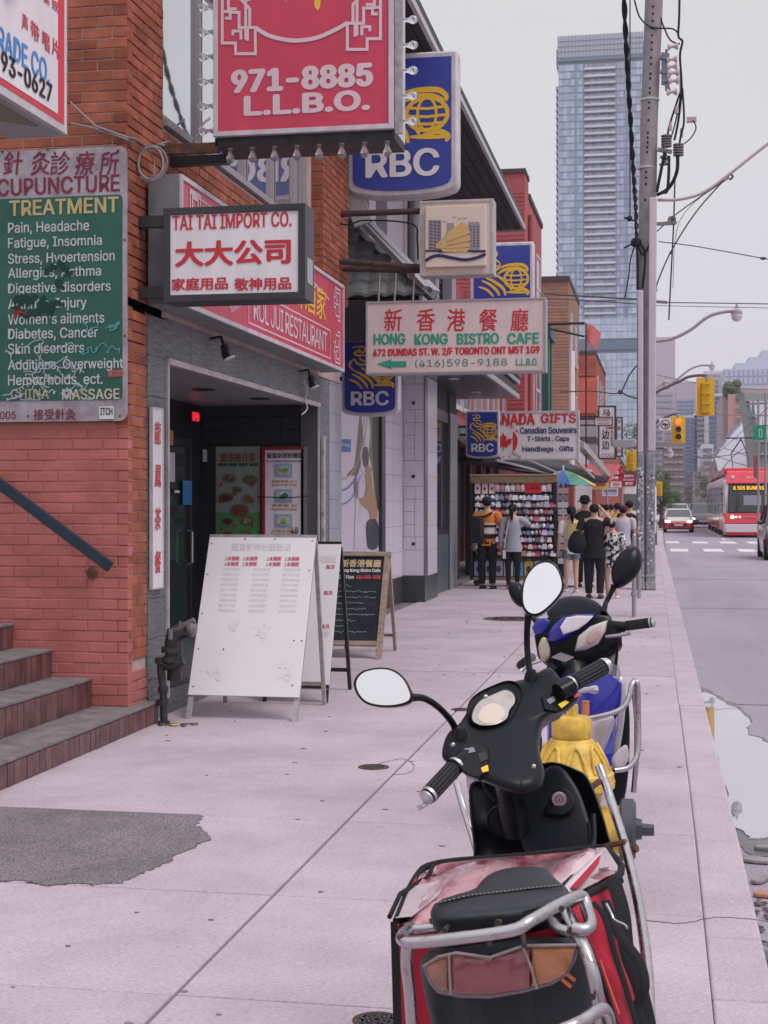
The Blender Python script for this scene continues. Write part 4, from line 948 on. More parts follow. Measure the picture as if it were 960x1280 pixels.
# deep eave with a light edge
MB().box(-12, -2.72, 14.9, 29.7, 7.12, 7.3).box(-3.2,-2.74,14.92,29.68,7.3,7.42).build('eave', mat('black_soffit', (.028,.028,.033), .5), bk)
MB().box(-2.72, -2.67, 14.86, 29.74, 7.09, 7.17).box(-12,-2.67,29.70,29.76,7.09,7.17).build('eave_edge', mat('eave_edge', (.50,.47,.50), .5), bk)
for x in [-2.85-.16*i for i in range(9)]: MB().box(x-.012, x+.012, 15, 29.65, 7.085, 7.119).build('soffit_batten', mat('black_soffit', (.03,.03,.03)), bk)
# canopy with a hipped tile roof
MB().box(XW-.3, -2.80, 17.2, 29.45, 3.70, 3.74).build('canopy_soffit', mat('canopy_under', (.06,.06,.068), .3, metal=.3), bk)
MB().box(XW-.3, -2.83, 17.22, 29.43, 3.74, 4.03).build('canopy_box', mat('canopy_box', (.03,.03,.036), .5), bk)
MB().box(-2.83, -2.77, 17.17, 29.5, 3.69, 3.78).box(XW-.3,-2.77,17.15,17.2,3.69,3.78).box(-2.80,-2.76,17.2,29.5,3.98,4.06).build('canopy_edge', mat('canopy_edge', (.33,.32,.35), .4, metal=.4), bk)
M_tl = mat('grey_roof_tile', (.17,.175,.18), .55, var=.2, vscale=6, objvar=.12)
hz, ez = 5.3, 4.05; ht = MB()
# end slope (faces down the street): corrugated courses of tiles
xa, xb = XW-.05, -2.74; ny, nx = 7, 6
for r_ in range(ny):
    for c in range(nx):
        f0, f1 = r_/ny, (r_+1)/ny; w0 = (xb-xa)*(1/nx); xs0 = xa+c*w0
        if xs0 > xb-(xb-xa)*f1+.05: continue
        m = MB(); n = 6; top = []; bot = []
        for k in range(n+1):
            u = k/n; x_ = min(xs0+w0*u, xb-(xb-xa)*f0*.9); zz = .035*math.sin(pi*u)
            bot.append((x_, 17.18+.95*f0-.025, ez+(hz-ez)*f0+zz+.03)); top.append((x_, 17.18+.95*f1, ez+(hz-ez)*f1+zz+.01))
        vs = bot+top+[(a,b,c_-.04) for a,b,c_ in bot]
        m.add(vs, [(i,i+1,n+2+i,n+1+i) for i in range(n)]+[(i,2*n+2+i,2*n+3+i,i+1) for i in range(n)])
        m.build('tile', M_tl, bk, smooth=True)
m = MB(); m.add([(xb,17.2,ez+.02),(xb,29.4,ez+.02),(xa,29.4,hz),(xa,18.1,hz)], [(0,1,2,3)]); m.add([(xb,17.2,ez),(xa,18.13,hz-.03),(xa,17.2,ez)],[(0,1,2)])
m.build('canopy_slope', M_tl, bk, fix=False)
rt = MB(); Nn = 40
for i in range(Nn):
    y = 17.9+i*.29; rt.tube([(xb+.01,y,ez+.05),(xa+ (max(0,.0)),y,hz+.02)], .07, 6)
tag(rt.build('tile_rolls', M_tl, bk), kind='stuff')
m = MB()
for k, (ox_, wd_, oz_) in enumerate(((0,.10,.06), (.10,.14,.02))):
    m.bar((xb+.03+ox_,17.14+k*.1,ez+.02+oz_),(xa+.1+ox_,17.95,hz+.12+oz_),wd_,.06)
m.build('hip_flashing', mat('canopy_edge', (.3,.3,.3)), bk)
m.v = []; m.f = []; m.mi = []
MB().bar((-3.45,17.12,4.9),(XW+.25,17.12,6.05),.06,.22).bar((XW+.32,17.1,5.5),(XW+.32,17.1,7.0),.12,.10).build('end_flashing', mat('white_flash', (.50,.47,.50), .4, metal=.3), bk)
MB().box(XW-.3, -3.4, 17.07, 17.2, 3.52, 4.0).build('dark_end_box', mat('canopy_box', (.03,.03,.03)), bk)
# storefront: from near to far
MB().box(-4.6, -4.19, 17.06, 23.85, 0, 3.7).build('store_back', M_fr, bk)
# advertisement behind glass
t = thing('bank_poster', 'tall bank poster of a woman with an orange scarf in the storefront', 'poster', (-4.17, 18.6, .42), R(90)); W_ = 3.25; Hh = 3.2
MB().box(0, W_, 0, .02, 0, Hh).build('sheet', mat('poster_lilac', (.60,.54,.64), .4, var=.03), t)
# real width seen is foreshortened: coordinates from 0 (near edge) to 3.25
def flat(P_, c, nm, y): MB().poly(P_, y=y).build(nm, mat('pr_'+nm, c, .5, var=.12, vscale=4), t, fix=False)
def cur(P_, n=5, closed=True): return [tuple(v)[:2] for v in spline([Vector((*p,0)) for p in P_], n, closed=closed)]
PP = lambda pts: [((lambda w_: (w_.y-18.6, w_.z-.42))(wx(375+u/3.498, 412+v/3.498, -4.165))) for u, v in pts]
flat(PP([(262,372),(350,372),(350,760),(330,740),(318,620),(300,600),(262,600),(250,640),(205,635),(240,600)]), (.22,.21,.15), 'autumn_background', -.003)
flat(PP([(318,372),(350,372),(350,800),(336,780),(322,640),(316,520)]), (.07,.075,.06), 'dark_trees_print', -.004)
flat(cur(PP([(270,375),(300,380),(308,450),(300,540),(312,600),(296,640),(272,620),(262,560),(276,480)])), (.66,.60,.62), 'white_blouse_print', -.005)
flat(cur(PP([(276,520),(294,515),(300,560),(296,610),(280,600),(272,560)])), (.10,.09,.09), 'hair_print', -.006)
flat(cur(PP([(284,610),(305,600),(318,680),(334,760),(336,825),(312,835),(300,790),(270,770),(256,740),(280,730),(290,680)])), (.42,.24,.15), 'scarf_print', -.008)
flat(PP([(240,660),(256,650),(262,740),(290,790),(296,850),(290,958),(236,958),(242,800)]), (.58,.52,.60), 'coat_print', -.007)
flat(cur(PP([(238,655),(248,650),(254,700),(250,740),(240,720)])), (.30,.18,.20), 'red_hair_print', -.0085)
flat(cur(PP([(292,840),(330,830),(346,880),(344,940),(322,962),(296,950),(288,900)])), (.05,.055,.07), 'trousers_print', -.009)
flat(PP([(150,478),(223,480),(223,535),(150,537)]), (.08,.17,.45), 'blue_button_print', -.004)
m = MB(); m.ribbon(cur([(.2,1.5),(1.0,1.55),(1.6,1.8),(2.1,2.4),(2.3,3.1)],5,False), .022, y=-.010); m.build('gold_curve_print', mat('pr_gold', (.55,.38,.16), .5), t, fix=False)
m = MB(); m.ribbon(cur([(.2,1.35),(1.0,1.4),(1.7,1.65),(2.25,2.3),(2.45,3.1)],5,False), .022, y=-.011); m.ribbon(cur([(.2,1.15),(1.2,1.25),(1.9,1.6)],5,False), .018, y=-.011); m.build('blue_curve_print', mat('pr_blue', (.15,.22,.50), .5), t, fix=False)
m = MB(); put_text(m, 'Advice for newcomers', .3, 1.85, 2.72, 2.82, -.005, bold=.01); put_text(m, 'to Canada', .9, 1.8, 3.0, 3.1, -.005, bold=.01); m.build('lettering', mat('pr_ltblue', (.25,.33,.60), .5), t, fix=False)
m = MB(); put_text(m, 'Learn more', *(lambda a: (a[0][0]-.9, a[0][0]-.06, a[1][1]+.06, a[0][1]-.06))(PP([(223,480),(223,535)])), -.0055, bold=.02); m.build('lettering', M_offw, t, fix=False)
MB().box(-4.19, -4.12, 21.86, 22.15, .4, 3.7).box(-4.19,-4.12,18.5,21.86,.36,.42).box(-4.19,-4.12,18.5,21.86,3.62,3.7).build('window_frame', M_fr, bk)
MB().box(-4.19, -4.10, 17.06, 18.6, 0, 3.7).build('grey_panel', M_blk, bk)
# glossy lilac cladding between window and pillar
M_gloss = mat('glossy_lilac_panel', (.66,.62,.70), .25, spec=.4)
for k in range(8):
    for (a, b) in ((22.16,22.98),(23.0,23.83)):
        MB().box(-4.19, -4.15, a, b, .42+k*.41, .42+k*.41+.405).build('panel', M_gloss, bk)
MB().box(-4.6, -4.155, 18.5, 23.85, 0, .41).build('granite_base', M_gran, bk)
# pillar with interlocking blocks: its near face looks down the street
xp0, xp1 = -4.20, -3.79; yp = 23.85
MB().box(xp0, xp1-.012, yp+.012, 25.2, .0, 3.7).build('pillar_core', M_joint, bk)
MB().box(xp0, xp1+.006, yp-.004, 25.25, 0, .42).build('granite_base', M_gran, bk)
wP = xp1-xp0; z = .43; cnt = 0
pat = [('full',.42),('pair',.21),('HH',.62),('pair',.21),('full',.42),('HH',.62),('pair',.21),('full',.42),('pair',.2)]
def pb(a, b, za, zb): MB().box(xp0+a*wP+.003, xp0+b*wP-.003, yp-.002, yp+.012, za+.003, zb-.003).build('block', M_panel, bk, bevel=.003)
for kind_, h_ in pat:
    if kind_ == 'full': pb(0,1,z,z+h_)
    elif kind_ == 'pair': pb(0,.12,z,z+h_); pb(.12,.62,z,z+h_); pb(.62,1,z,z+h_)
    else: pb(0,.16,z,z+h_); pb(.16,.6,z,z+h_*.33); pb(.16,.6,z+h_*.33,z+h_*.67); pb(.6,1,z,z+h_); pb(.16,.6,z+h_*.67,z+h_)
    z += h_
for zz in (.95, 2.05, 3.25): MB().lathe([(.025,-.02),(.03,.0)], (xp0+.55*wP, yp-.004, zz), 10, 'y').build('stud', M_black, bk)
MB().box(xp1-.012, xp1+.01, yp-.006, yp+.28, .42, 3.7).build('corner_strip', mat('corner_strip', (.20,.20,.22), .35, metal=.5), bk)
for k in range(8): MB().box(xp1-.012, xp1+.004, yp+.30, 25.2, .42+k*.41, .42+k*.41+.405).build('panel', M_gloss, bk)
# recessed dark window with tiles below, then a block pilaster
MB().box(-4.4, -4.02, 25.2, 29.5, 0, .45).build('granite_base', M_gran, bk)
tiles(bk, 25.22, 27.4, .0, 1.05, .42, .35, mat('blue_grey_tile', (.10,.115,.14), .4, var=.2), X=-3.9)
MB().box(-4.35, -4.32, 25.2, 27.4, 1.1, 3.1).build('pane', mat('store_glass', (.10,.11,.14), .04, metal=.55), bk)
MB().box(-4.0,-3.9,25.2,27.4,1.05,1.14).box(-4.0,-3.9,25.2,25.28,1.14,3.1).box(-4.0,-3.9,27.32,27.4,1.14,3.1).box(-4.0,-3.9,25.2,27.4,3.1,3.3).build('window_frame', M_fr, bk)
MB().box(-3.97,-3.95,25.28,27.32,1.14,3.1).build('pane', mat('store_glass', (.1,.1,.1)), bk)
tiles(bk, 27.4, 28.35, .0, 3.3, .47, .33, mat('pilaster_block', (.30,.31,.34), .4, var=.08), X=-3.86)
MB().box(-4.4,-3.885,27.4,28.34,0,3.7).box(-4.4,-3.92,25.2,27.4,3.3,3.7).build('pilaster_core', mat('core_dark', (.05,.05,.05)), bk)
for x_, y_ in ((-3.4,20),(-3.4,24.5),(-3.4,27.5)): MB().lathe([(.09,-.01),(.09,0)], (x_, y_, 3.695), 14).build('soffit_lamp', mat('soffit_lamp', (.75,.74,.72), .3), bk)
# ------------------------------------------------------------------ the row beyond the bank
M_pinkb = mat('pink_painted_brick', (.36,.095,.10), .8, var=.12, vscale=3, bump=.2, objvar=.1)
M_tanb = mat('tan_brick', (.33,.19,.14), .85, var=.12, vscale=3, objvar=.15)
M_redb = mat('red_brick', (.36,.10,.07), .85, var=.15, vscale=2, objvar=.15)
M_lilac = mat('lilac_render', (.48,.42,.50), .6, var=.05)
def courses(parent, x0, x1, y, z0, z1, mt, step=.12, name='brick_course'):   # far brickwork still has its courses
    m = MB(); z = z0
    while z < z1-.05: m.box(x0, x1, y-.012, y+.02, z+.008, min(z+step-.008, z1)); z += step
    o = m.build(name, mt, parent); tag(o, kind='stuff')
def windows(parent, X, ys_, zs_, wd, ht, frame, glass, sill=True, side='x'):
    for y in ys_:
        for z in zs_:
            f = MB().box(X-.1, X+.03, y-.06, y, z, z+ht).box(X-.1,X+.03,y+wd,y+wd+.06,z,z+ht).box(X-.1,X+.03,y,y+wd,z+ht,z+ht+.08).box(X-.1,X+.06,y-.1,y+wd+.1,z-.1,z).box(X-.1,X+.02,y,y+wd,z+ht*.48,z+ht*.53).build('window', frame, parent)
            MB().box(X-.08, X-.0+.004, y, y+wd, z, z+ht).build('pane', glass, f)
M_fgl = mat('far_glass', (.16,.18,.22), .08, metal=.4)
# souvenir shop
b = thing('souvenir_shop', 'low shop front behind the souvenir rack with dark interior', 'shop')
MB().box(-12, -4.3, 29.72, 42, 3.2, 6.3).box(-12,-5.6,29.72,42,0,3.2).box(-12,-4.1,41.8,42,0,3.2).build('wall', M_pinkb, b)
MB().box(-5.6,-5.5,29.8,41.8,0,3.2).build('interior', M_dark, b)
MB().box(-4.3,-4.2,29.8,41.9,2.9,3.3).build('shop_header', mat('header', (.12,.12,.14), .6), b)
windows(b, -4.28, (30.6, 32.2, 34.4, 37, 39.5), (3.7,), 1.2, 1.7, M_frame, M_fgl)
for y in (31,33,35,37,39): MB().box(-4.32,-4.2,y,y+.12,0,3).build('post', M_black, b)
# pink/red painted brick house with stepped parapet
b = thing('pink_brick_building', 'pink painted brick building with stepped parapet beyond the bank eave', 'building')
X1 = -3.8
MB().box(-14, X1, 42.02, 48, 0, 10.5).build('wall', M_pinkb, b)
MB().box(-14, X1-.4, 42.02, 48, 10.5, 10.7).box(X1-1.0, X1-.0, 42.0, 43.2, 10.5, 11.0).build('parapet', M_pinkb, b)
MB().box(-14, X1-1.0, 41.97, 42.3, 10.68, 10.82).box(X1-1.05, X1+.03, 41.95, 43.25, 11.0, 11.12).box(X1-.3,X1+.05,43.25,48,10.5,10.66).build('coping', mat('coping_dark', (.07,.06,.065), .7), b)
courses(b, -9, X1, 42.0, 2.5, 10.5, M_pinkb)
windows(b, X1, (43.6,46.0), (4.2,7.4), 1.2, 1.9, M_frame, M_fgl)
MB().tube([(X1+.08,43.1,10),(X1+.08,43.1,3)], .07, 8).build('downpipe', M_pinkb, b)
b = thing('green_building', 'narrow green fronted building beside the pink brick one', 'building')
MB().box(-14, X1+.0, 48.02, 50, 0, 7.2).build('wall', M_lilac, b)
MB().box(X1, X1+.22, 48.1, 48.6, 0, 7.3).box(X1, X1+.22, 49.4, 49.9, 0, 7.3).box(X1, X1+.3, 48.0, 50, 7.0, 7.4).build('green_pilaster', mat('green_trim', (.03,.10,.075), .5), b)
windows(b, X1+.02, (48.7,), (3.9,), .6, 1.9, M_frame, M_fgl)
b = thing('tan_brick_building', 'tan brick building with a pale downpipe in front of the glass tower', 'building')
MB().box(-16, -3.9, 64.02, 72, 0, 11.2).build('wall', M_tanb, b)
MB().box(-16.1, -3.86, 63.9, 72, 11.2, 11.4).build('coping', mat('coping_dark', (.07,.06,.06)), b)
courses(b, -8, -3.9, 64.0, 3, 11.2, M_tanb, .14)
MB().tube([(-3.8,64.3,8.2),(-3.8,64.3,2.5)], .14, 8).build('downpipe', M_offw, b)
windows(b, -3.88, (65.2,68.6), (4.6,8.0), 1.3, 1.9, M_frame, M_fgl)
b = thing('red_brick_building', 'red brick building with a painted band, below the tower podium', 'building')
MB().box(-22, -3.95, 92.02, 108, 0, 10.8).build('wall', M_redb, b)
MB().box(-22, -3.9, 91.9, 108, 10.8, 11.0).build('coping', mat('coping_dark', (.07,.06,.06)), b)
MB().box(-8, -3.95, 91.95, 92.02, 7.2, 9.4).build('painted_band', mat('painted_red', (.52,.11,.08), .7, var=.15, vscale=1), b)
MB().box(-7.6,-3.8,88.8,92,3.0,6.6).build('grey_annex', mat('annex', (.30,.26,.27), .7), b)
MB().box(-7.5,-3.78,88.76,92,5.2,5.6).build('annex_band', mat('coping_dark', (.07,.06,.06)), b)
courses(b, -8, -3.95, 91.93, 9.5, 10.8, M_redb, .2)
windows(b, -3.93, (94,98,102), (4.4,7.6), 1.6, 2, M_frame, M_fgl)
b = thing('low_shop_row', 'row of low shops with shuttered fronts along the far sidewalk', 'building')
MB().box(-14, -4.5, 50.02, 64, 0, 5.4).build('wall', M_redb, b); MB().box(-14,-4.2,72.02,92,0,5).build('wall', M_lilac, b); MB().box(-14,-4.0,108.02,170,0,6).build('wall', M_redb, b)
windows(b, -4.48, (52,56,58.5,61), (3.4,), 1.4,1.4, M_frame, M_fgl)
# ------------------------------------------------------------------ hanging signs further off
def small_sign(name, label, Y, x0, y0, x1, y1, dep, face, frame, fw, texts, group=None):
    t, pl, o, W_, Hh = sign(name, label, 'sign', Y, x0, y0, x1, y1, dep, face, frame, fw, group=group, bev=0)
    for tx, mt, bd in texts: letter(t, pl, o, tx, mt, bold=bd, y=-.03, name='lettering')
    x_ = -3.95 - t.location.x
    MB().bar((x_, dep/2, Hh*.8), (0, dep/2, Hh*.8), .06).build('bracket', M_dkframe, t)
    return t, pl, o, W_, Hh
t, pl, o, W_, Hh = small_sign('tall_sign', 'tall white sign with large black brush characters beside the utility pole', 50, 747.5, 507, 770, 574, .25, M_offw, M_dkframe, .05,
    [([('马', 753, 512, 763, 520)], M_btext, .03), ([('边', 752.5, 538, 762, 549), ('边', 752.5, 551, 762, 562)], M_btext, .02), ([('BIANG BIANG', 764, 538, 766.5, 558)], M_btext, .01)])
m = MB()
for px in (753.5, 759, 764.5):
    c0 = pl_pts(pl, o, [(px, 569)])[0]; m.ribbon([(c0[0]+.055*cos(a*pi/6), c0[1]+.055*sin(a*pi/6)) for a in range(12)], .015, y=-.03, closed=True)
m.build('ring_print', M_btext, t, fix=False)
c0, c1 = pl_pts(pl, o, [(757,537),(768,534)]); m = MB(); m.poly([(c0[0],c1[1]),(c1[0],c1[1]+.02),(c1[0]-.05,c1[1]-.06),(c0[0],c1[1]-.03)], y=-.03); m.build('red_brush_print', M_rtext, t, fix=False)
small_sign('small_sign', 'small grey white box sign crossing the tall brush character sign', 49.3, 743, 521, 766, 532.5, .2, M_offw, M_dkframe, .03, [([('RESTAURANT', 746, 523, 763, 526)], M_rtext, .03), ([('OPEN LATE', 747, 528, 762, 530.5)], M_btext, .01)])
small_sign('tall_sign', 'narrow white sign with blue and red characters just behind the brush character sign', 56, 770, 521, 778.5, 571, .2, M_offw, M_dkframe, .05, [([('宇', 772,524,776.5,530), ('家', 772,532,776.5,538)], M_btext, .01), ([('公', 772,541,776.5,547)], mat('sky_blue_letters',(.04,.2,.6)), .01), ([('司', 772,552,776.5,558), ('品', 772,560,776.5,566)], M_rtext, .02)])
small_sign('red_sign', 'red sign with white characters, the left and higher of the pair by the pole', 62, 759, 586, 777, 601, .25, mat('far_red', (.55,.02,.04), .5), mat('far_red', (.5,.02,.04)), .04, [([('大利食', 763,588,774,593)], M_offw, .03), ([('餐廳', 764,595,773,599)], M_offw, .03)])
small_sign('red_sign', 'darker red sign with rows of white characters touching the utility pole', 58, 777, 591, 795, 607, .25, mat('far_dred', (.36,.02,.05), .5), mat('far_dred', (.3,.02,.04)), .04, [([('新時代', 780,593,792,597)], M_offw, .03), ([('RESTAURANT', 779,598.5,793,601)], M_offw, .03), ([('餐館', 781,602.5,791,606)], M_offw, .03)])
small_sign('blue_sign', 'pale blue lettered banner sign low behind the crowd', 66, 753, 610, 772, 620, .2, mat('pale_blue_sign', (.42,.45,.62), .5), M_offw, .03, [([('HAIR SALON', 755,612,770,615)], mat('navy_letters', (.02,.03,.1)), .03)])
small_sign('white_sign', 'small white sign with a red mark below the red signs', 64, 763, 602, 777, 609, .2, M_offw, M_offw, .03, [([('OPEN', 766,604,774,607.5)], M_rtext, .03)])
# flag on its bracket
p = wy(731, 404, 36); t = thing('flag', 'faded pink flag hanging from a black bracket above the gifts sign', 'flag', tuple(p))
MB().tube([(-2.2,0,.0),(0,0,0)], .035, 6).tube([(-1.1,0,-.05),(-.0,0,-.32)], .03, 6).tube([(.03,0,.0),(.03,.05,-3.9)], .02, 6).build('bracket', M_black, t)
m = MB(); vs = []; nx_, nz_ = 8, 8
for i in range(nx_+1):
    for j in range(nz_+1):
        u, v = i/nx_, j/nz_; vs.append((.03+u*.36*(1-.25*v), .06*math.sin(u*7+v*2), -.02-v*.42-u*.16+ .05*math.sin(u*5)))
m.add(vs, [(i*(nz_+1)+j, (i+1)*(nz_+1)+j, (i+1)*(nz_+1)+j+1, i*(nz_+1)+j+1) for i in range(nx_) for j in range(nz_)])
m.build('cloth', mat('faded_pink', (.75,.22,.22), .7), t, smooth=80, fix=False)
MB().add([(.03,.0,-.4),(.12,.02,-.43),(.1,.03,-.62),(.05,0,-.66)], [(0,1,2,3)]).build('loose_strip', mat('faded_pink', (.7,.2,.2)), t, fix=False)
# retracted awnings over the stalls
t = thing('stall_awning', 'black folded awning with pale steel arms above the souvenir rack', 'awning', (0,0,0))
A = lambda px, py, Y: Vector(wy(px, py, Y))
a0, a1 = wx(586,567,-3.95), A(742,597,37.5)
M_aw = mat('awning_black', (.03,.03,.036), .6)
MB().add([tuple(A(590,563,30.5)), tuple(A(742,591,37.6)), tuple(A(748,599,38)), tuple(A(650,588,31.5)), tuple(A(596,575,30.2)), (-4.2,30.2,3.0), (-4.2,38,3.4)], [(0,1,6,5),(0,4,3,2,1)]).build('fabric', M_aw, t, fix=False)
MB().bar(A(584,572,30.2), A(744,600,37.6), .7, .16).build('folded_fabric', M_aw, t, bevel=.04)
m = MB()
for P_, w_ in (((585,568,30.3, 748,600,38.5), .05), ((620,575,30.6, 742,606,37), .05), ((726,556,34, 762,597,46), .16), ((640,566,30.6, 700,592,33), .03), ((720,575,33, 745,600,37), .05)):
    m.bar(A(*P_[:3]), A(*P_[3:]), w_)
m.build('arm', mat('awning_steel', (.42,.38,.37), .45, metal=.5), t)
t = thing('market_umbrella', 'market umbrella with green, yellow, white and blue panels beyond the rack', 'umbrella', tuple(wy(704, 606, 34)))
apex = (0,0,.34); n = 8; r_ = .76
cols4 = [(.10,.27,.20),(.50,.44,.14),(.48,.46,.43),(.06,.14,.38)]
for k in range(n):
    a, b_ = 2*pi*(k+.35)/n, 2*pi*(k+1.35)/n; m = MB(); vs = [apex]; ns = 4
    for i in range(1, ns+1):
        f = i/ns
        for j in range(4): q = a+(b_-a)*j/3; sag = -.03*math.sin(pi*j/3)*f; vs.append((r_*f*cos(q)*(1-.04*math.sin(pi*j/3)), r_*f*sin(q)*(1-.04*math.sin(pi*j/3)), .34*(1-f**1.35)+sag))
    fs = [(0,1+j,2+j) for j in range(3)] + [(1+4*(i-1)+j, 1+4*i+j, 2+4*i+j, 2+4*(i-1)+j) for i in range(1,ns) for j in range(3)]
    m.add(vs, fs); m.build('panel', mat('umb%d' % ((k+2) % 4), cols4[(k+2) % 4], .6), t, smooth=60, fix=False)
MB().cyl((0,0,.45),(0,0,-1.9),.022,8).build('pole', M_white, t)
MB().box(-2.4,-.1,2.5,2.6,-2.0,-.1).build('dark_screen', mat('dark_stall', (.035,.033,.036), .8), t)
# stall roof with red fringe, further
t = thing('stall_canopy', 'small yellow and red stall canopy above the crowd', 'canopy', tuple(wy(757, 603, 44)))
MB().add([(-.9,0,0),(.1,0,0),(.4,2.5,.6),(-.9,2.5,.6)], [(0,1,2,3)]).build('top', mat('awn_red', (.42,.08,.08), .6), t, fix=False)
MB().box(-.9,.1,-.02,.0,-.22,0).build('valance', mat('awn_yellow', (.65,.45,.16), .6), t); MB().box(-.7,.0,-.03,-.02,-.1,.0).build('red_print', mat('awn_red', (.6,.1,.1)), t)
MB().cyl((-.85,0,-.2),(-.85,0,-2.8),.03,6).cyl((.05,0,-.2),(.05,0,-2.8),.03,6).build('post', M_steel, t)
# pale pillars and doors glimpsed behind the crowd
t = thing('market_stall', 'market stall with red shutter and white pillar behind the crowd', 'stall', (-3.2, 42.5, 0))
MB().box(0,.75,0,.1,0,2.5).build('red_shutter', mat('shutter_red', (.30,.06,.06), .6), t); MB().box(-.5,-.02,0,.1,.3,2.2).build('side_board', mat('board_pink', (.50,.36,.38), .6), t)
MB().box(.8,1.25,.1,.4,0,2.6).build('pillar', M_offw, t)
# ------------------------------------------------------------------ the souvenir rack
YR_ = 28.6
t = thing('souvenir_rack', 'tall souvenir rack with rows of small gifts under a wooden header', 'rack', (-3.62, YR_, 0)); RW, RH = 1.62, 2.02
MB().box(0,RW,.35,.4,.1,RH).build('back_panel', mat('rack_back', (.42,.34,.36), .8), t)
MB().box(-.03,RW+.03,-.02,.4,RH-.02,RH+.13).build('header', mat('rack_wood', (.26,.17,.11), .7, var=.2, vscale=10), t, bevel=.01)
MB().box(-.03,RW+.03,-.03,.4,RH+.13,RH+.16).build('header_cap', mat('cap_wood', (.40,.28,.2), .7), t)
MB().box(-.03,.03,-.02,.38,.12,RH).box(RW-.03,RW+.03,-.02,.38,.12,RH).build('post', M_black, t)
for x_ in (.1, RW-.1): MB().lathe([(.07,-.02),(.07,.02)], (x_,.05,.08), 12, 'y').build('wheel', M_black, t)
MB().box(0,RW,-.02,.38,.12,.18).build('bottom_shelf', mat('rack_wood', (.2,.1,.1)), t)
gcols = [(.80,.72,.78),(.66,.16,.22),(.28,.34,.62),(.80,.58,.62),(.54,.56,.74),(.84,.80,.80),(.62,.36,.28),(.2,.2,.28)]
rnd = random.Random(11); cnt = 0
rows = [(.60+.135*i,.125,1) for i in range(9)]
gm = {}
def goods(kind_, ci, w_, h_):
    k_ = (kind_, ci)
    if k_ not in gm:
        m = MB()
        if kind_ == 0: m.box(-.5,.5,-.05,.05,0,.55); m.box(-.42,.42,-.02,.0,.55,1)
        elif kind_ == 1: m.box(-.5,.5,-.03,.03,.0,.72); m.box(-.3,.3,-.045,-.03,.2,.5); m.box(-.15,.15,-.01,.01,.72,1)
        else: m.ell((0,0,.45),(.5,.06,.45),8,6)
        gm[k_] = m.mesh('souvenir', mat('souv%d' % ci, gcols[ci], .4, objvar=.3))
    return gm[k_]
for z, h_, _ in rows:
    MB().box(0.03,RW-.03,-.02,.3,z-.02,z-.008).build('shelf', M_black, t)
    x_ = .07
    while x_ < RW-.08:
        w_ = rnd.uniform(.05,.13); o = copy_mesh(goods(rnd.randint(0,2), rnd.choice([0,0,0,1,2,3,3,4,4,5,5,6,7]), 1, 1), 'souvenir', (x_+w_/2, rnd.uniform(.0,.04), z-.006), t, scale=(w_*.98, 1, h_*rnd.uniform(.72,.95))); x_ += w_
for i in range(3): # boxed items on the top row
    o = MB().box(.06+i*.14,.17+i*.14,.02,.08,1.80,2.03).build('box', M_offw, t); MB().lathe([(.03,-.004),(.03,0)], (.115+i*.14,.018,1.9), 10, 'y').build('red_emblem', mat('gift_red',(.6,.02,.03)), o)
x_ = .5
while x_ < RW-.1:
    if not 1.0 < x_ < 1.36: copy_mesh(goods(1, rnd.choice([0,3,5,3,6]), 1, 1), 'souvenir', (x_, .03, 1.84), t, scale=(.09,1,rnd.uniform(.16,.2)))
    x_ += .1
MB().box(1.03,1.36,.0,.04,1.81,2.02).build('red_scarf_box', mat('gift_red', (.6,.02,.03)), t)
m = MB(); put_text(m, 'Canada', 1.08, 1.32, 1.88, 1.96, -.003, bold=.03); m.build('lettering', mat('dk_red_text', (.25,.0,.0), .5), t, fix=False)
for i, c in enumerate(((.22,.26,.42),(.30,.32,.44),(.30,.30,.42),(.5,.45,.5),(.12,.35,.62),(.52,.32,.08),(.45,.42,.55),(.32,.34,.45))):
    x_ = .05+i*.195; bg_ = MB().box(x_,x_+.17,.02,.09,.20,.49).build('gift_bag', mat('bag%d' % i, c, .6), t)
    MB().lathe([(.05,-.003),(.05,0)], (x_+.085,.018,.34), 5, 'y', sq=1.5).build('bag_print', mat('bag_ink', (.06,.05,.06), .6), bg_)
    MB().tube([(x_+.05,.05,.49),(x_+.085,.05,.53),(x_+.12,.05,.49)], .006, 5).build('handle', M_white, bg_)
for i, x_ in enumerate((RW+.10, RW+.20)):
    s_ = thing('postcard_spinner' , ('narrow postcard spinner at the right side of the souvenir rack', 'second postcard spinner leaning by the dark stall')[i], 'card rack', (-3.62+x_, YR_+.1, 0))
    MB().cyl((0,0,0),(0,0,2.0),.015,8).lathe([(.16,0),(.16,.02)], n=12).build('pole', M_black, s_)
    for k in range(11): MB().box(-.05,.05,-.06,-.05,.45+k*.135,.56+k*.135).build('postcard', mat('card%d' % (k % 4), ((.6,.52,.55),(.25,.2,.25),(.5,.3,.3),(.4,.42,.5))[k % 4], .5), s_)
# ------------------------------------------------------------------ far towers
def pnl(m, X0, X1, Y, Z0, Z1, dy=.0): m.box(X0, X1, Y-dy, Y+.3, Z0, Z1)
M_tg = mat('tower_glass', (.42,.48,.63), .12, metal=.35, objvar=.32)
M_tgl = mat('tower_glass_light', (.55,.57,.66), .15, metal=.25, objvar=.25)
M_sl = mat('slab_edge', (.18,.24,.34), .6)
def Zt(py, Y): return wy(800, py, Y).z
YT = 600; f_ = lambda px: wy(px, 300, YT).x; z_ = lambda py: wy(750, py, YT).z
t = thing('glass_tower', 'tall pale blue glass apartment tower with balconies rising above the street', 'tower')
xa, xb = f_(698.5), f_(804.5)
MB().box(xa, xb, YT+1, YT+34, 0, z_(74)).build('core', mat('tower_core', (.24,.28,.36), .5), t)
MB().box(xa-.3, xb-.2, YT-.6, YT+34, z_(70), z_(43)).build('crown', M_tgl, t)
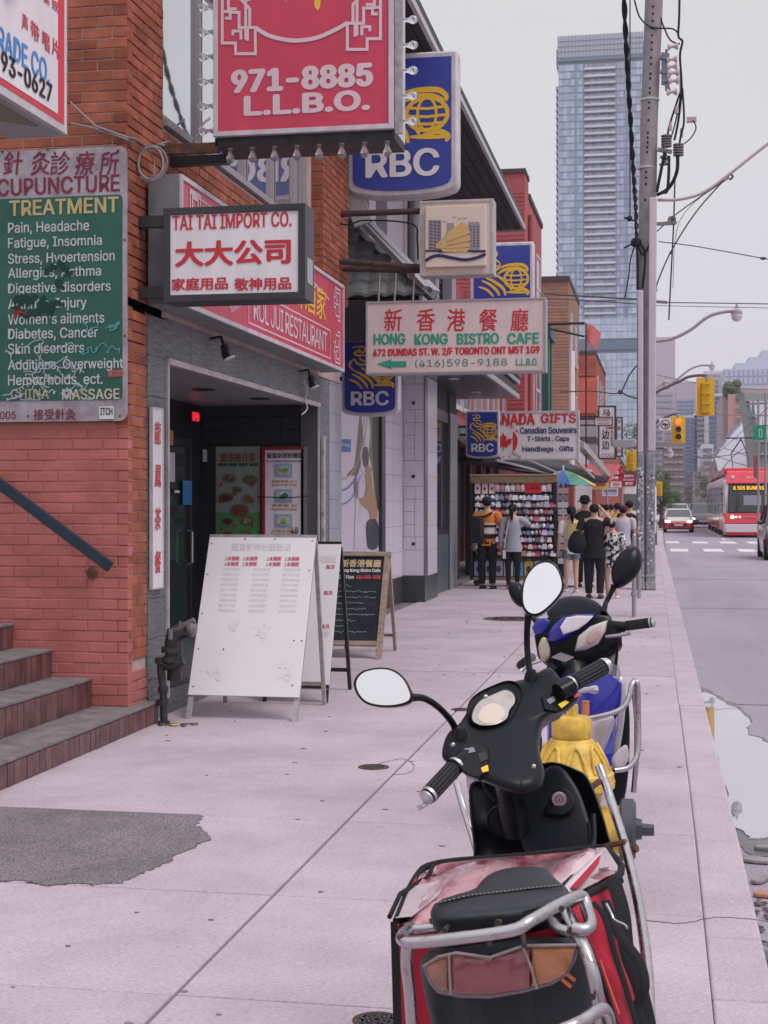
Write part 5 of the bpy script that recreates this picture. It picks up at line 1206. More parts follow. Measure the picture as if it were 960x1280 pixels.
m = MB()
for i in range(25): x_ = xa-.3+(xb-xa)*i/24; m.box(x_-.12, x_+.12, YT-1.0, YT-.6, z_(70), z_(43))
for py in (50,56.5,63): m.box(xa, xb, YT-.9, YT-.6, z_(py)-.12, z_(py)+.12)
tag(m.build('crown_mullions', M_sl, t), kind='stuff')
MB().box(xa-.3, xb, YT-.8, YT+34, z_(75), z_(70)).build('crown_band', mat('band_dark', (.13,.18,.25), .5), t)
MB().box(f_(695), xa, YT+2, YT+30, z_(78), z_(57)).box(xb, f_(808), YT+2, YT+30, z_(78), z_(51)).build('crown_wing', mat('wing_grey', (.25,.27,.33), .5), t)
fl = z_(79)-z_(88); z0 = z_(79); nfl = 37; panes = MB(); rail = MB(); mull = MB(); bal = MB()
for k in range(nfl):
    zt_ = z0-k*fl; zb = zt_-fl
    MB().box(xa, xb, YT-.5, YT+1, zb, zb+.34).build('floor_slab', M_sl, t)
    x_ = xa
    while x_ < xb-.2:
        w_ = 1.62; c = (x_+w_/2); ins = f_(731) < c < f_(769)
        if ins: panes.box(x_+.06, min(x_+w_-.06, xb), YT+.6, YT+1.05, zb+.34, zt_-.02)
        else: panes.box(x_+.06, min(x_+w_-.06, xb), YT-.3, YT+1.05, zb+.4, zt_-.05)
        x_ += w_
    bal.box(f_(730), f_(770), YT-1.3, YT+.6, zb, zb+.3)
    rail.box(f_(730.5), f_(769.5), YT-1.28, YT-1.2, zb+.3, zb+1.05)
    if k > 1: bal.box(f_(694), xa, YT+4, YT+16, zb, zb+.3); rail.box(f_(694), xa, YT+4, YT+4.1, zb+.3, zb+1.3)
tag(panes.build('panes', M_tg, t), kind='stuff'); tag(bal.build('balcony_slabs', M_sl, t), kind='stuff'); tag(rail.build('balcony_rails', mat('rail_glass', (.62,.60,.68), .3, objvar=.2), t), kind='stuff')
for px in (720, 783, 730, 770): MB().box(f_(px)-.35, f_(px)+.35, YT-.7, YT+.5, z0-nfl*fl, z0).build('pier', M_sl, t)
m = MB()
for i in range(int((xb-xa)/3.2)): x_ = xa+i*3.2; m.box(x_-.1,x_+.1,YT-.45,YT-.3,z0-nfl*fl,z0)
tag(m.build('mullions', mat('mull_light', (.5,.5,.55), .5), t), kind='stuff')
# podium / second glass block
YP = 420; g_ = lambda px: wy(px, 500, YP).x; h_ = lambda py: wy(760, py, YP).z
t = thing('glass_office_block', 'pale blue glass office block at the foot of the tower with a dark band', 'building')
MB().box(g_(717), g_(806), YP+.5, YP+30, 0, h_(398)).build('core', mat('tower_core', (.2,.2,.3)), t)
pn = MB(); ms = MB()
x0_, x1_ = g_(717), g_(806); zz = 6
while zz < h_(398)-1:
    if not h_(437) < zz+1 < h_(426):
        x_ = x0_
        while x_ < x1_-.2: pn.box(x_+.04, min(x_+1.5-.04, x1_), YP+.1, YP+.6, zz+.06, min(zz+1.95, h_(398))); x_ += 1.5
    zz += 2
tag(pn.build('panes', mat('office_glass', (.47,.55,.68), .12, metal=.3, objvar=.14), t), kind='stuff')
MB().box(x0_, x1_, YP-.2, YP+.55, h_(437), h_(427)).build('dark_band', mat('band_dark', (.1,.1,.2)), t)
for (a,b_,c,d) in ((756,443,764,470),(765,470,757,500),(735,460,750,480)): MB().bar((g_(a),YP-.1,h_(b_)),(g_(c),YP-.1,h_(d)),.35).build('brace', mat('mull_light', (.5,.5,.5)), t)
def slab_tower(name, label, Y, px0, px1, pyt, wall, band, nb_px, frac=.45, pane=None, dep=25, cat='building', pyb=628, vert=0, top=0):
    t = thing(name, label, cat); a = wy(px0, 550, Y).x; b = wy(px1, 550, Y).x; zt_ = Zt(pyt, Y); s = Y/F*1.0
    MB().box(a, b, Y, Y+dep, 0, zt_).build('wall', wall, t)
    z = zt_ - (top or nb_px*s*.6); i = 0; st_ = MB()
    while z > Zt(pyb, Y) and i < 80:
        w_ = MB() if i < 40 else st_
        n = max(1, int(vert)) if vert else 1; ww = (b-a)*.92/n
        for j in range(n): w_.box(a+(b-a)*.04+j*ww+ww*.08, a+(b-a)*.04+(j+1)*ww-ww*.08, Y-.25, Y+.05, z-nb_px*s*frac, z)
        if i < 40: w_.build('window_band', band, t)
        z -= nb_px*s; i += 1
    return t
LV = lambda n, c: mat(n, c, .7)  # far building tones, distance haze put straight into the pale colour
slab_tower('lavender_tower', 'pale pink lavender tower with grey window bands just right of the utility pole', 380, 812, 844, 422, LV('far_lav', (.52,.44,.52)), LV('far_lavb', (.38,.37,.46)), 7.8, .45, top=14)
slab_tower('balcony_tower', 'blue and white balcony tower with a plain lavender top', 340, 845, 870, 478, LV('far_plum', (.48,.41,.48)), LV('far_blue', (.30,.36,.52)), 4.6, .6, vert=5, top=4)
t = slab_tower('white_balcony_tower', 'white tower with stacked dark balconies behind the large traffic signal', 300, 868, 883, 515, LV('far_white', (.60,.56,.60)), LV('far_dk', (.20,.21,.25)), 6.2, .4, vert=1)
slab_tower('stepped_tower', 'white banded tower rising behind the top of the large traffic signal', 360, 880, 906, 465, LV('far_white', (.6,.6,.6)), LV('far_grey', (.33,.36,.42)), 6.5, .4)
slab_tower('dark_glass_block', 'dark blue glass block with white floor lines between pale towers', 280, 884, 905.5, 493, LV('far_white', (.6,.6,.6)), LV('far_dkblue', (.09,.16,.25)), 6, .72)
slab_tower('white_low_block', 'small white balcony block above the streetcar roof', 230, 877, 892, 556, LV('far_white', (.6,.6,.6)), LV('far_dk', (.2,.2,.2)), 8, .45)
slab_tower('grey_brown_block', 'grey brown brick block at the end of the street', 210, 828, 856, 553, LV('far_brown', (.25,.20,.20)), LV('far_brownw', (.33,.30,.33)), 9, .3, vert=4)
slab_tower('blue_lattice_tower', 'narrow blue and white latticed tower behind the brown block', 300, 853, 871, 520, LV('far_lattice', (.55,.55,.64)), LV('far_latb', (.15,.22,.42)), 4.4, .6, vert=4)
# wide pale glass building with stepped top
t = thing('stepped_glass_building', 'wide pale glass building with stepped roof at the right edge', 'building'); Y = 330; a_ = lambda px: wy(px, 500, Y).x
for px0, px1, py in ((904,1010,463),(919,1010,455),(937,1010,447),(954,1010,438)): MB().box(a_(px0), a_(px1), Y+(463-py)*.2, Y+30, 0, Zt(py, Y)).build('block', LV('far_paleglass', (.50,.52,.62)), t)
m = MB()
for i in range(14):
    for j in range(2): m.box(a_(906+i*6), a_(910.5+i*6), Y-.2, Y+.1, Zt(482-j*10, Y), Zt(474-j*10, Y))
tag(m.build('panes', LV('far_paleglass2', (.44,.49,.62)), t), kind='stuff')
# coral brick building with windows
t = thing('coral_brick_building', 'coral pink brick building with square windows behind the glass facade', 'building'); Y = 150
MB().box(a_(100), a_(101), Y, Y+.1, 0, .1).build('footing', LV('far_white', (.6,.6,.6)), t)
b_ = lambda px: wy(px, 550, Y).x
MB().box(b_(910), b_(1030), Y, Y+20, 0, Zt(494, Y)).build('wall', LV('far_coral', (.50,.30,.27)), t)
MB().box(b_(912), b_(1030), Y+2, Y+20, Zt(494,Y), Zt(486,Y)).build('penthouse', LV('far_coral2', (.42,.34,.34)), t)
MB().box(b_(904), b_(912), Y+1, Y+18, 0, Zt(492,Y)).build('grey_corner', LV('far_greyc', (.36,.33,.35)), t)
for px in (919.5, 935, 950, 966):
    for py in (497, 509.5, 522, 534, 547, 560): 
        w_ = MB().box(b_(px), b_(px+8), Y-.12, Y+.1, Zt(py+7,Y), Zt(py,Y)).build('window', LV('far_frame', (.55,.5,.52)), t)
        MB().box(b_(px+.8), b_(px+3.7), Y-.16, Y-.11, Zt(py+6.4,Y), Zt(py+.6,Y)).box(b_(px+4.3), b_(px+7.2), Y-.16, Y-.11, Zt(py+6.4,Y), Zt(py+.6,Y)).build('pane', LV('far_pane', (.22,.23,.28)), w_)
m = MB(); 
for i in range(18): m.ell((b_(908+random.uniform(0,14)), Y+1+random.uniform(-.5,.5), Zt(492,Y)+random.uniform(0,.9)), (.5,.4,.5), 7, 5)
tag(m.build('roof_planting', LV('far_green', (.10,.13,.08)), t), kind='stuff')
# curved glass gallery facade
t = thing('gallery_facade', 'curved glass and rib gallery facade leaning over the street at the right', 'building'); Y0 = 105
c_ = lambda px, py, Y=Y0: Vector(wy(px, py, Y))
ribs = MB(); nR = 8
for k in range(nR):
    Yk = Y0+k*3.2; xo = k*.1
    P_ = [c_(927+k*5, 497, Yk), c_(931+k*4.6, 520, Yk), c_(935+k*4.2, 550, Yk), c_(938+k*4, 580, Yk), c_(940+k*4, 610, Yk)]
    for a, b in zip(P_, P_[1:]): ribs.bar(a, b, .16, .45)
ribs.build('rib', LV('gal_rib', (.22,.25,.25)), t)
m = MB()
g0 = [c_(929,499,Y0+.6), c_(975,497,Y0+26), c_(975,612,Y0+26), c_(941,612,Y0+.6)]
m.add([tuple(v) for v in g0], [(0,1,2,3)]); m.build('glass_skin', mat('gal_glass', (.42,.48,.50), .1, metal=.5), t, fix=False)
m = MB()
for py in (505,520,536,552,568): m.bar(c_(929+(py-500)*.1, py, Y0+.5), c_(975, py-(975-930)*.03, Y0+25), .14)
m.bar(c_(925,496.5,Y0), c_(980,496,Y0+26), .6); m.build('cross_bar', LV('gal_rib', (.2,.2,.2)), t)
arc = [(893,570),(900,560),(908,549),(917,538),(926,529),(934,523)]
vs = [tuple(c_(x, y, Y0+30)) for x, y in arc] + [tuple(c_(x+4, y+16, Y0+26)) for x, y in arc] + [tuple(c_(x+10, 600, Y0+24)) for x, y in arc]
n = len(arc); MB().add(vs, [(i,i+1,n+i+1,n+i) for i in range(n-1)]+[(n+i,n+i+1,2*n+i+1,2*n+i) for i in range(n-1)]).build('curved_glass', mat('gal_glass2', (.52,.52,.60), .15, metal=.3), t, smooth=60, fix=False)
m = MB()
for a, b in zip(arc, arc[1:]): m.bar(c_(*a, Y0+30), c_(*b, Y0+30), .35)
for i in range(0, n): m.bar(c_(*arc[i], Y0+29.9), c_(arc[i][0]+10, 600, Y0+24), .14)
m.build('curved_rib', LV('gal_rib2', (.35,.33,.38)), t)
MB().box(c_(893,600,Y0+31).x, c_(980,600,Y0+31).x, Y0+31, Y0+45, 0, Zt(575,Y0+31)).build('lower_wall', LV('gal_low', (.33,.28,.30)), t)
# street end: low buildings both sides
for i, (nm, lb, Y, a, b, py, c) in enumerate((('far_low_building', 'low pink building beyond the streetcar roof', 190, 868, 905, 590, (.42,.33,.34)), ('far_low_building', 'low grey building behind the oncoming cars', 240, 855, 885, 604, (.36,.33,.38)), ('far_low_building', 'pale building hidden low behind the utility pole', 260, 800, 830, 520, (.45,.40,.46)))):
    slab_tower(nm, lb, Y, a, b, py, LV('lowb%d' % i, c), LV('lowb_w', (.22,.22,.27)), 7, .4, vert=5, dep=15)
# ------------------------------------------------------------------ trees
def tree(label, px, pyb, Y, h, cw, seed=0, n=2600, col=(.085,.15,.045), group='street trees at the far end'):
    rnd = random.Random(seed); x = wy(px, 600, Y).x
    t = thing('street_tree', label, 'tree', (x, Y, -.1), 0, group)
    m = MB(); m.tube([(0,0,0),(.05,0,h*.35),(-.05,.05,h*.7)], [.16,.12,.05], 8)
    ends = []
    for k in range(7):
        a = rnd.uniform(0,2*pi); z0_ = h*rnd.uniform(.3,.6); e_ = Vector((cw*.7*cos(a), cw*.7*sin(a), z0_+h*rnd.uniform(.15,.35))); ends.append(e_)
        m.tube([(0,0,z0_), e_*.55+Vector((0,0,z0_*.45)), e_], [.07,.05,.02], 6)
    m.build('trunk', mat('bark', (.10,.08,.07), .9), t, smooth=True)
    cl = [(Vector((rnd.gauss(0,cw*.45), rnd.gauss(0,cw*.45), h*rnd.uniform(.45,.98))), rnd.uniform(.25,.5)*cw) for _ in range(14)]
    m = MB()
    for _ in range(n):
        c, r_ = rnd.choice(cl); d_ = Vector((rnd.gauss(0,1), rnd.gauss(0,1), rnd.gauss(0,1))).normalized(); p = c + d_*r_*rnd.uniform(.6,1)
        s = rnd.uniform(.09,.2)*cw*.32; u = Vector((rnd.gauss(0,1), rnd.gauss(0,1), rnd.gauss(0,.6))).normalized(); v = u.orthogonal().normalized()
        m.add([p-u*s, p+v*s*.6, p+u*s, p-v*s*.6], [(0,1,2,3)])
    tag(m.build('crown', mat('foliage', col, .7, objvar=.55), t, fix=False), kind='stuff')
    return t
tree('leafy street tree right of the pole above the small vehicles', 829, 0, 120, 5.2, 1.15, 1)
tree('dark street tree under the taller one by the curb', 826, 0, 100, 3.0, 1.0, 2, col=(.05,.09,.04))
tree('green tree glimpsed left of the pole behind the hanging signs', 785, 0, 150, 9.4, 2.2, 3)
tree('round dark tree in front of the white balcony block', 884, 0, 175, 5.6, 1.3, 4, col=(.045,.09,.045))
tree('distant green tree at the end of the lane', 840, 0, 190, 3.2, 1.6, 5)
# ------------------------------------------------------------------ utility pole and its conduits
YPL = 28.1
P = lambda px, py, Y=YPL: Vector(wy(px, py, Y))
b0 = Vector((P(807.5, 735).x, YPL+.18, 0))
t = thing('utility_pole', 'tall leaning grey concrete utility pole with insulators and pale conduits', 'pole', tuple(b0))
L_ = lambda px, py, Y=YPL: P(px, py, Y) - b0
M_conc = mat('pole_concrete', (.30,.27,.28), .85, var=.15, vscale=6, bump=.3)
M_cond = mat('conduit_pink', (.60,.50,.56), .5, var=.05)
M_cond2 = mat('conduit_grey', (.36,.35,.38), .5, var=.2, vscale=12, col2=(.20,.22,.24))
MB().tube([L_(806.5,735,YPL+.18)*1, L_(807,400,YPL+.18), L_(811.5,150,YPL+.18), L_(817.5,0,YPL+.18), L_(822,-120,YPL+.18)], [.17,.165,.165,.17,.17], 14).build('shaft', M_conc, t, smooth=True)
m = MB()
for py in list(range(8,60,9))+[62,72,80,92,98,110,116,128,135,150,166,172,178,184,190,215,222,230,250]:
    x_ = 817.5-(py/250)*10.5; m.cyl(L_(x_-.6,py,YPL-.005), L_(x_-.6,py,YPL-.0), .022, 8)
m.build('bolt_hole', M_dark, t)
m = MB()
for py in (125, 210): x_ = 817.5-(py/250)*10.2; m.lathe([(.172,-.02),(.178,-.02),(.178,.02),(.172,.02)], L_(x_,py,YPL+.18), 16)
m.build('strap', mat('strap_steel', (.5,.47,.48), .5, metal=.5), t)
for (px, pt, pb, mt, w_, nm) in ((800.5,363,566,M_cond,.105,'conduit'), (815.5,247,564,M_cond,.14,'conduit')):
    MB().bar(L_(px-(1 if px > 810 else 0)+(.0), pb, YPL-.12), L_(px+(1 if px > 810 else 0), pt, YPL-.12), w_, .10, up=(0,1,0)).build(nm, mt, t, bevel=.02)
for (px, w_) in ((801,.13), (813.5,.17)):
    MB().bar(L_(px, 736.5, YPL-.12), L_(px-.3, 566, YPL-.12), w_, .13, up=(0,1,0)).build('conduit', M_cond2, t, bevel=.03)
    MB().bar(L_(px, 737, YPL-.12), L_(px, 727, YPL-.12), w_*1.15, .16, up=(0,1,0)).bar(L_(px, 722, YPL-.12), L_(px, 718, YPL-.12), w_*1.08, .15, up=(0,1,0)).build('conduit_foot', mat('foot_conc', (.33,.31,.32), .8, var=.2), t, bevel=.02)
m = MB(); rnd = random.Random(4)                                  # torn stickers and staples
for i in range(150):
    px = rnd.choice((801, 813.5))+rnd.uniform(-3.4,3.4); py = rnd.uniform(575, 715); p_ = L_(px, py, YPL-.195-.0005*i/10); s = rnd.uniform(.01,.035)
    m.box(p_.x-s*.7, p_.x+s*.7, p_.y, p_.y+.004, p_.z-s*.5, p_.z+s)
tag(m.build('torn_sticker', mat('torn_sticker', (.50,.48,.50), .7, objvar=.85), t), kind='stuff')
# insulators and transformer hardware on the right of the pole
ins = MB()
for px, py in ((841,58),(840,74),(840,83),(842,91),(842,101),(840,115)):
    c = L_(px, py, YPL); ins.lathe([(.03,-.10),(.07,-.09),(.055,-.05),(.03,-.03),(.03,.03),(.055,.05),(.07,.09),(.03,.1)], c, 10, 'x')
ins.build('insulator', mat('insulator_pink', (.55,.44,.50), .35), t, smooth=True)
m = MB()
for a, b_, w_ in (((826,70),(836,72),.12),((827,100),(838,100),.10),((829,72),(829,106),.07),((833,62),(833,113),.05),((826,88),(834,90),.1),((833,105),(836,114),.08),((850,60),(850,118),.02)): m.bar(L_(*a), L_(*b_), w_)
m.build('bracket_hardware', mat('hardware_blue', (.17,.18,.22), .5, metal=.4), t)
m = MB()
for px, py in ((833,175),(848,186)):
    for k in range(5): m.lathe([(.05,-.02),(.10,-.012),(.10,.012),(.05,.02)], L_(px, py-5+k*3.2), 10)
m.build('arrester', mat('arrester', (.20,.18,.20), .5), t)
m = MB()
for a, b_, w_ in (((822,187),(840,190),.07),((825,196),(838,200),.05),((830,188),(832,206),.05),((824,206),(836,205),.04),((821,280),(842,279),.06),((836,272),(845,280),.07),((820,304),(813,300),.05),((818,377),(834,378),.05)): m.bar(L_(*a), L_(*b_), w_)
m.build('cross_arm', mat('hardware_grey', (.2,.19,.2), .5, metal=.4), t)
def wires(t, lst, mt, nm='wire'):
    m = MB()
    for pts, r_, dy in lst: m.tube(spline([L_(x, y, YPL+dy) for x, y in pts], 8), r_, 5)
    return m.build(nm, mt, t, smooth=60)
wires(t, [([(850,-40),(849,20),(848,45),(853,52),(850,70),(852,110),(848,150),(843,175)], .022, 0), ([(850,55),(838,50),(829,32),(826,22)], .016, .1), ([(793,0),(800,22),(815,34),(840,36),(848,42)], .016, 0),
          ([(852,110),(842,140),(836,160),(834,175)], .02, .05), ([(853,110),(855,150),(851,170),(849,182)], .02, -.05), ([(851,118),(845,150),(838,175)], .014, 0), ([(847,192),(846,215),(836,235),(821,244)], .035, -.05),
          ([(836,195),(836,215),(834,238),(828,241),(821,243)], .03, -.1), ([(831,190),(826,215),(821,240)], .03, -.05), ([(855,180),(864,172),(870,160),(866,150)], .012, 0), ([(844,215),(842,280),(839,340),(836,400)], .014, .1),
          ([(836,200),(828,180),(832,170)], .012, 0)], M_wire)
MB().box(*(lambda c: (c.x-.08,c.x+.1,-.05,.05,c.z-.04,c.z+.05))(L_(864,147))).lathe([(.04,-.06),(.04,.06)], L_(846,138), 8).lathe([(.03,-.08),(.03,.08)], L_(838,158), 8).lathe([(.03,-.08),(.03,.08)], L_(852,166), 8).build('connector', mat('connector_pink', (.5,.4,.43), .5), t)
# bundled cable left of the pole, running from overhead down to the far poles
t2 = thing('twisted_cable', 'thick black twisted cable hanging left of the utility pole', 'cable', tuple(b0))
m = MB()
P_ = spline([L_(778,-60,20), L_(782,40,20.5), L_(787,130,21.5), L_(792,215,23), L_(795,262,24.5), L_(796,304,26)], 16)
for k in range(2): m.tube([p+Vector((.020*cos(i*.8+k*pi), 0, .020*sin(i*.8+k*pi))) for i, p in enumerate(P_)], [.023*(1-.3*i/len(P_)) for i in range(len(P_))], 6)
m.build('strand', M_wire, t2, smooth=60)
m = MB(); m.tube([L_(787.5,-20), L_(787.5,275)], .012, 5); m.tube(spline([L_(796,304), L_(797,330), L_(797,362)],5), .025, 6); m.tube(spline([L_(794,305), L_(788,325), L_(786,345), L_(781,372)],6), .012, 5)
m.tube(spline([L_(796,300), L_(805,312), L_(806,330), L_(803,360)],6), .018, 5); m.tube(spline([L_(796,303), L_(803,318), L_(812,306)],6), .018, 5)
m.build('lead', M_wire, t2, smooth=60)
m = MB(); m.ell(L_(795,303), (.10,.06,.10), 8, 6); m.ell(L_(787,273), (.05,.04,.06), 8, 6); m.bar(L_(780,272), L_(794,276), .03); m.bar(L_(780,310), L_(800,300), .03); m.build('splice', M_wire, t2)
# arm of the near street lamp and other cables to the right
t3 = thing('lamp_arm', 'long curved pale lamp arm sweeping up to the right from the pole', 'lamp arm', tuple(b0))
MB().tube(spline([L_(822,250), L_(850,249), L_(880,240), L_(915,215), L_(965,176), L_(1010,150)], 8), [.030]*41, 8).build('arm', mat('arm_pink', (.50,.40,.43), .45, metal=.2), t3, smooth=True)
t4 = thing('guy_wires', 'thin grey span wires crossing behind the lamp arm', 'wires', tuple(b0)); m = MB()
for pts, r_ in (([(814,296),(845,268),(880,243),(912,222)], .012), ([(820,363),(823,350),(840,312),(870,265),(905,225)], .014), ([(822,364),(819,360),(821,354)], .012), ([(823,302),(870,308),(960,324)], .010), ([(820,378),(900,379),(965,380)], .010), ([(820,382),(960,385)], .006),
               ([(912,225),(916,221),(913,218),(908,222)], .02), ([(905,225),(850,275),(841,360)], .006), ([(680,367),(740,371),(796,374)], .016), ([(680,373),(740,376),(796,380)], .010), ([(700,490),(740,489),(765,492),(775,491)], .012), ([(796,457),(786,470),(777,490),(776,492)], .014), ([(777,490),(785,495),(796,498)], .014)):
    m.tube(spline([L_(x, y) for x, y in pts], 6), r_, 5)
m.ell(L_(954,323), (.06,.03,.03), 8, 6); m.ell(L_(841,274), (.06,.05,.07), 8, 6); m.ell(L_(838.5,316), (.03,.03,.03), 6, 5); m.ell(L_(775.5,490), (.05,.04,.05), 6, 5)
m.build('wire', mat('wire_grey', (.09,.08,.09), .6), t4, smooth=60)
p_ = P(793, 555); t5 = thing('street_name_sign', 'grey blank back of a street name sign left of the pole', 'sign', (P(766,555,40).x, 40, P(780,559,40).z)); MB().box(0, .58, 0, .03, 0, .20).build('plate', mat('sign_back', (.36,.33,.36), .5, metal=.2), t5, bevel=.01)
MB().bar((.55,.05,.1),(.75,.05,.1),.05).build('bracket', M_steel, t5)
# bike posts by the kerb
for i, (px, pt, pb, Y_) in enumerate(((792.5,640,771,None),(799,675,742,None))):
    g0_ = gp(px, 771 if i == 0 else 748); t = thing('bike_post', ('grey steel ring post with stickers behind the scooter mirror', 'second bare grey post just beyond the stickered one')[i], 'post', (g0_.x, g0_.y, 0))
    hgt = (H - (pt-HZ)/F*g0_.y) if i == 0 else 1.0
    MB().cyl((0,0,0),(0,0,1.15 if i == 0 else 1.0),.03,12).build('tube', M_steel, t, smooth=True); MB().ell((0,0,1.15 if i == 0 else 1.0),(.032,.032,.03),12,6).build('cap', M_steel, t, smooth=True)
    MB().lathe([(.045,-.03),(.045,.03)], (0,0,.32), 12).cyl((0,-.05,.32),(0,.06,.32),.02,8).build('clamp', M_steel, t)
# ------------------------------------------------------------------ lamps and signals further along
def lamp(label, Y, pts, head, r_=.05):
    x0 = wy(pts[0][0], pts[0][1], Y).x; t = thing('street_lamp', label, 'street lamp', (x0, Y, 0), 0, 'street lamps along the kerb'); o_ = Vector((x0, Y, 0))
    MB().tube([(0,0,0),(0,0,wy(*pts[0], Y).z)], .10, 10).build('pole', M_conc, t, smooth=True)
    MB().tube(spline([wy(*p_, Y)-o_ for p_ in pts], 8), r_, 8).build('arm', mat('arm_grey', (.33,.30,.33), .5), t, smooth=True)
    c = wy(*head, Y)-o_; s = Y/60
    MB().lathe([(.03,.30),(.05,.17),(.15,.10),(.175,.0),(.165,-.02)], c, 16).build('housing', mat('lamp_grey', (.38,.35,.38), .5), t, smooth=True)
    MB().lathe([(.16,-.02),(.165,-.09),(.12,-.20),(.04,-.24)], c, 16).build('globe', mat('lamp_globe', (.62,.60,.64), .12, metal=.2), t, smooth=True)
    return t
lamp('largest street lamp with a glass globe on a curved arm, right of the pole', 46, [(813,427),(838,424),(862,413),(885,396),(905,390),(919,389)], (921,392))
lamp('smaller street lamp behind, above the large traffic signal', 88, [(812,490),(830,486),(849,472),(862,462),(875,457),(888,457)], (890,458), .06)
lamp('faint third street lamp arm reaching left of the pole', 66, [(812,492),(822,484),(832,478)], (833,480), .03)
lamp('low small lamp globe beside the traffic signal', 75, [(812,570),(824,561),(832,560),(837,563)], (838,566), .04)
M_sig = mat('signal_yellow', (.72,.42,.02), .45, var=.05)
def signal(label, Y, x0, y0, x1, y1, facing, armp, lit=None):
    a, b_ = wy(x0, y1, Y), wy(x1, y0, Y); W_, Hh = b_.x-a.x, b_.z-a.z
    t = thing('traffic_signal', label, 'traffic light', (a.x, Y, a.z), 0, 'yellow traffic signals')
    MB().box(0, W_, 0, .03, 0, Hh).build('backboard', M_sig, t, bevel=.01)
    if facing:
        MB().box(W_*.22, W_*.78, -.02, .2, Hh*.08, Hh*.92).build('housing', M_sig, t, bevel=.03)
        for k in range(3):
            cz = Hh*(.78-.27*k); c = (W_*.5, -.03, cz)
            MB().lathe([(W_*.21,-.01),(W_*.21,0)], c, 16, 'y').build('lens', mat('lens_on', (.9,.12,.02), .4, emis=(1,.13,.02), estr=2.2) if k == lit else mat('lens_off', (.05,.03,.03), .3), t)
            v = MB(); n = 12; vs = []
            for i in range(n+1): an = R(-20+220*i/n); vs += [(W_*.5+W_*.24*cos(an), -.03, cz+W_*.24*sin(an)), (W_*.5+W_*.24*cos(an), -.25, cz+W_*.24*sin(an)-.02)]
            v.add(vs, [(2*i,2*i+2,2*i+3,2*i+1) for i in range(n)]); v.build('visor', M_sig, t, fix=False)
    else:
        MB().box(W_*.24, W_*.76, -.10, .03, Hh*.06, Hh*.84).build('housing', mat('signal_yellow_dk', (.60,.34,.02), .5), t, bevel=.04)
        for k in range(3):
            MB().tube([(W_*.24,-.11,Hh*(.84-.26*k)),(W_*.5,-.16,Hh*(.82-.26*k)),(W_*.76,-.11,Hh*(.84-.26*k))], .018, 6).build('housing_ridge', mat('signal_yellow_dk', (.6,.3,.02)), t)
    if armp:
        o_ = Vector(t.location); MB().tube(spline([wy(*p_, Y)-o_+Vector((0,.1,0)) for p_ in armp], 8), .045, 8).build('arm', mat('arm_dark', (.14,.11,.12), .5), t, smooth=True)
        e_ = wy(*armp[-1], Y)-o_; MB().lathe([(.10,-.12),(.10,.02)], (e_.x, .08, e_.z-.05), 10).build('hanger', M_steel, t)
    return t
signal('large yellow traffic signal seen from behind on a curved dark arm', 46, 870.5, 471.5, 893, 520, False, [(800,520),(819,492),(835,483),(850,476),(860,471),(872,469),(884,469)])
signal('yellow traffic signal with its red lamp lit', 58, 839.5, 520, 856.5, 554, True, [(800,545),(819,529),(830,522),(840,518),(847,517)], lit=0)
signal('small yellow traffic signal left of the utility pole above the crowd', 55, 782.5, 562, 796, 588, False, [(830,560),(800,560),(792,558),(790,560)])
signal('tiny yellow signal low beside the street tree', 92, 820, 602, 828, 620, False, None)
m = MB(); t = thing('no_turns_sign', 'round white no turns sign with black arrows and red ring beside the signal', 'sign', tuple(wy(831.5, 530.5, 57.5)))
MB().box(-.22,.22,0,.02,-.22,.24).build('plate', M_offw, t)
m.ribbon([(.17*cos(2*pi*i/24), .17*sin(2*pi*i/24)) for i in range(24)], .035, y=-.01, closed=True); m.build('ring', mat('ring_dark', (.16,.04,.05), .5), t, fix=False)
m = MB(); m.ribbon([(0,-.13),(0,.05)], .03, y=-.012); m.ribbon([(-.12,0),(.12,0)], .03, y=-.014); m.poly([(.06,.05),(.13,0),(.06,-.05)], y=-.016); m.poly([(-.06,.05),(-.13,0),(-.06,-.05)], y=-.016); m.ribbon([(-.12,.12),(.12,-.12)], .02, y=-.018); m.build('arrows', M_btext, t, fix=False)
MB().bar((.22,.02,.0),(.42,.3,.0),.03).build('bracket', M_steel, t)
t = thing('green_street_sign', 'small green square sign in front of the gallery facade', 'sign', tuple(wy(942.5, 550, 60))); MB().box(0,.46,0,.02,0,.55).build('plate', mat('street_green', (.02,.26,.16), .5), t, bevel=.01)
m = MB(); m.ribbon([(.2,.12),(.3,.12),(.3,.42),(.2,.42)], .02, y=-.004, closed=True); m.build('print', M_offw, t, fix=False); MB().bar((.1,.05,.55),(1.2,.05,.62),.03).build('span_bracket', M_black, t)
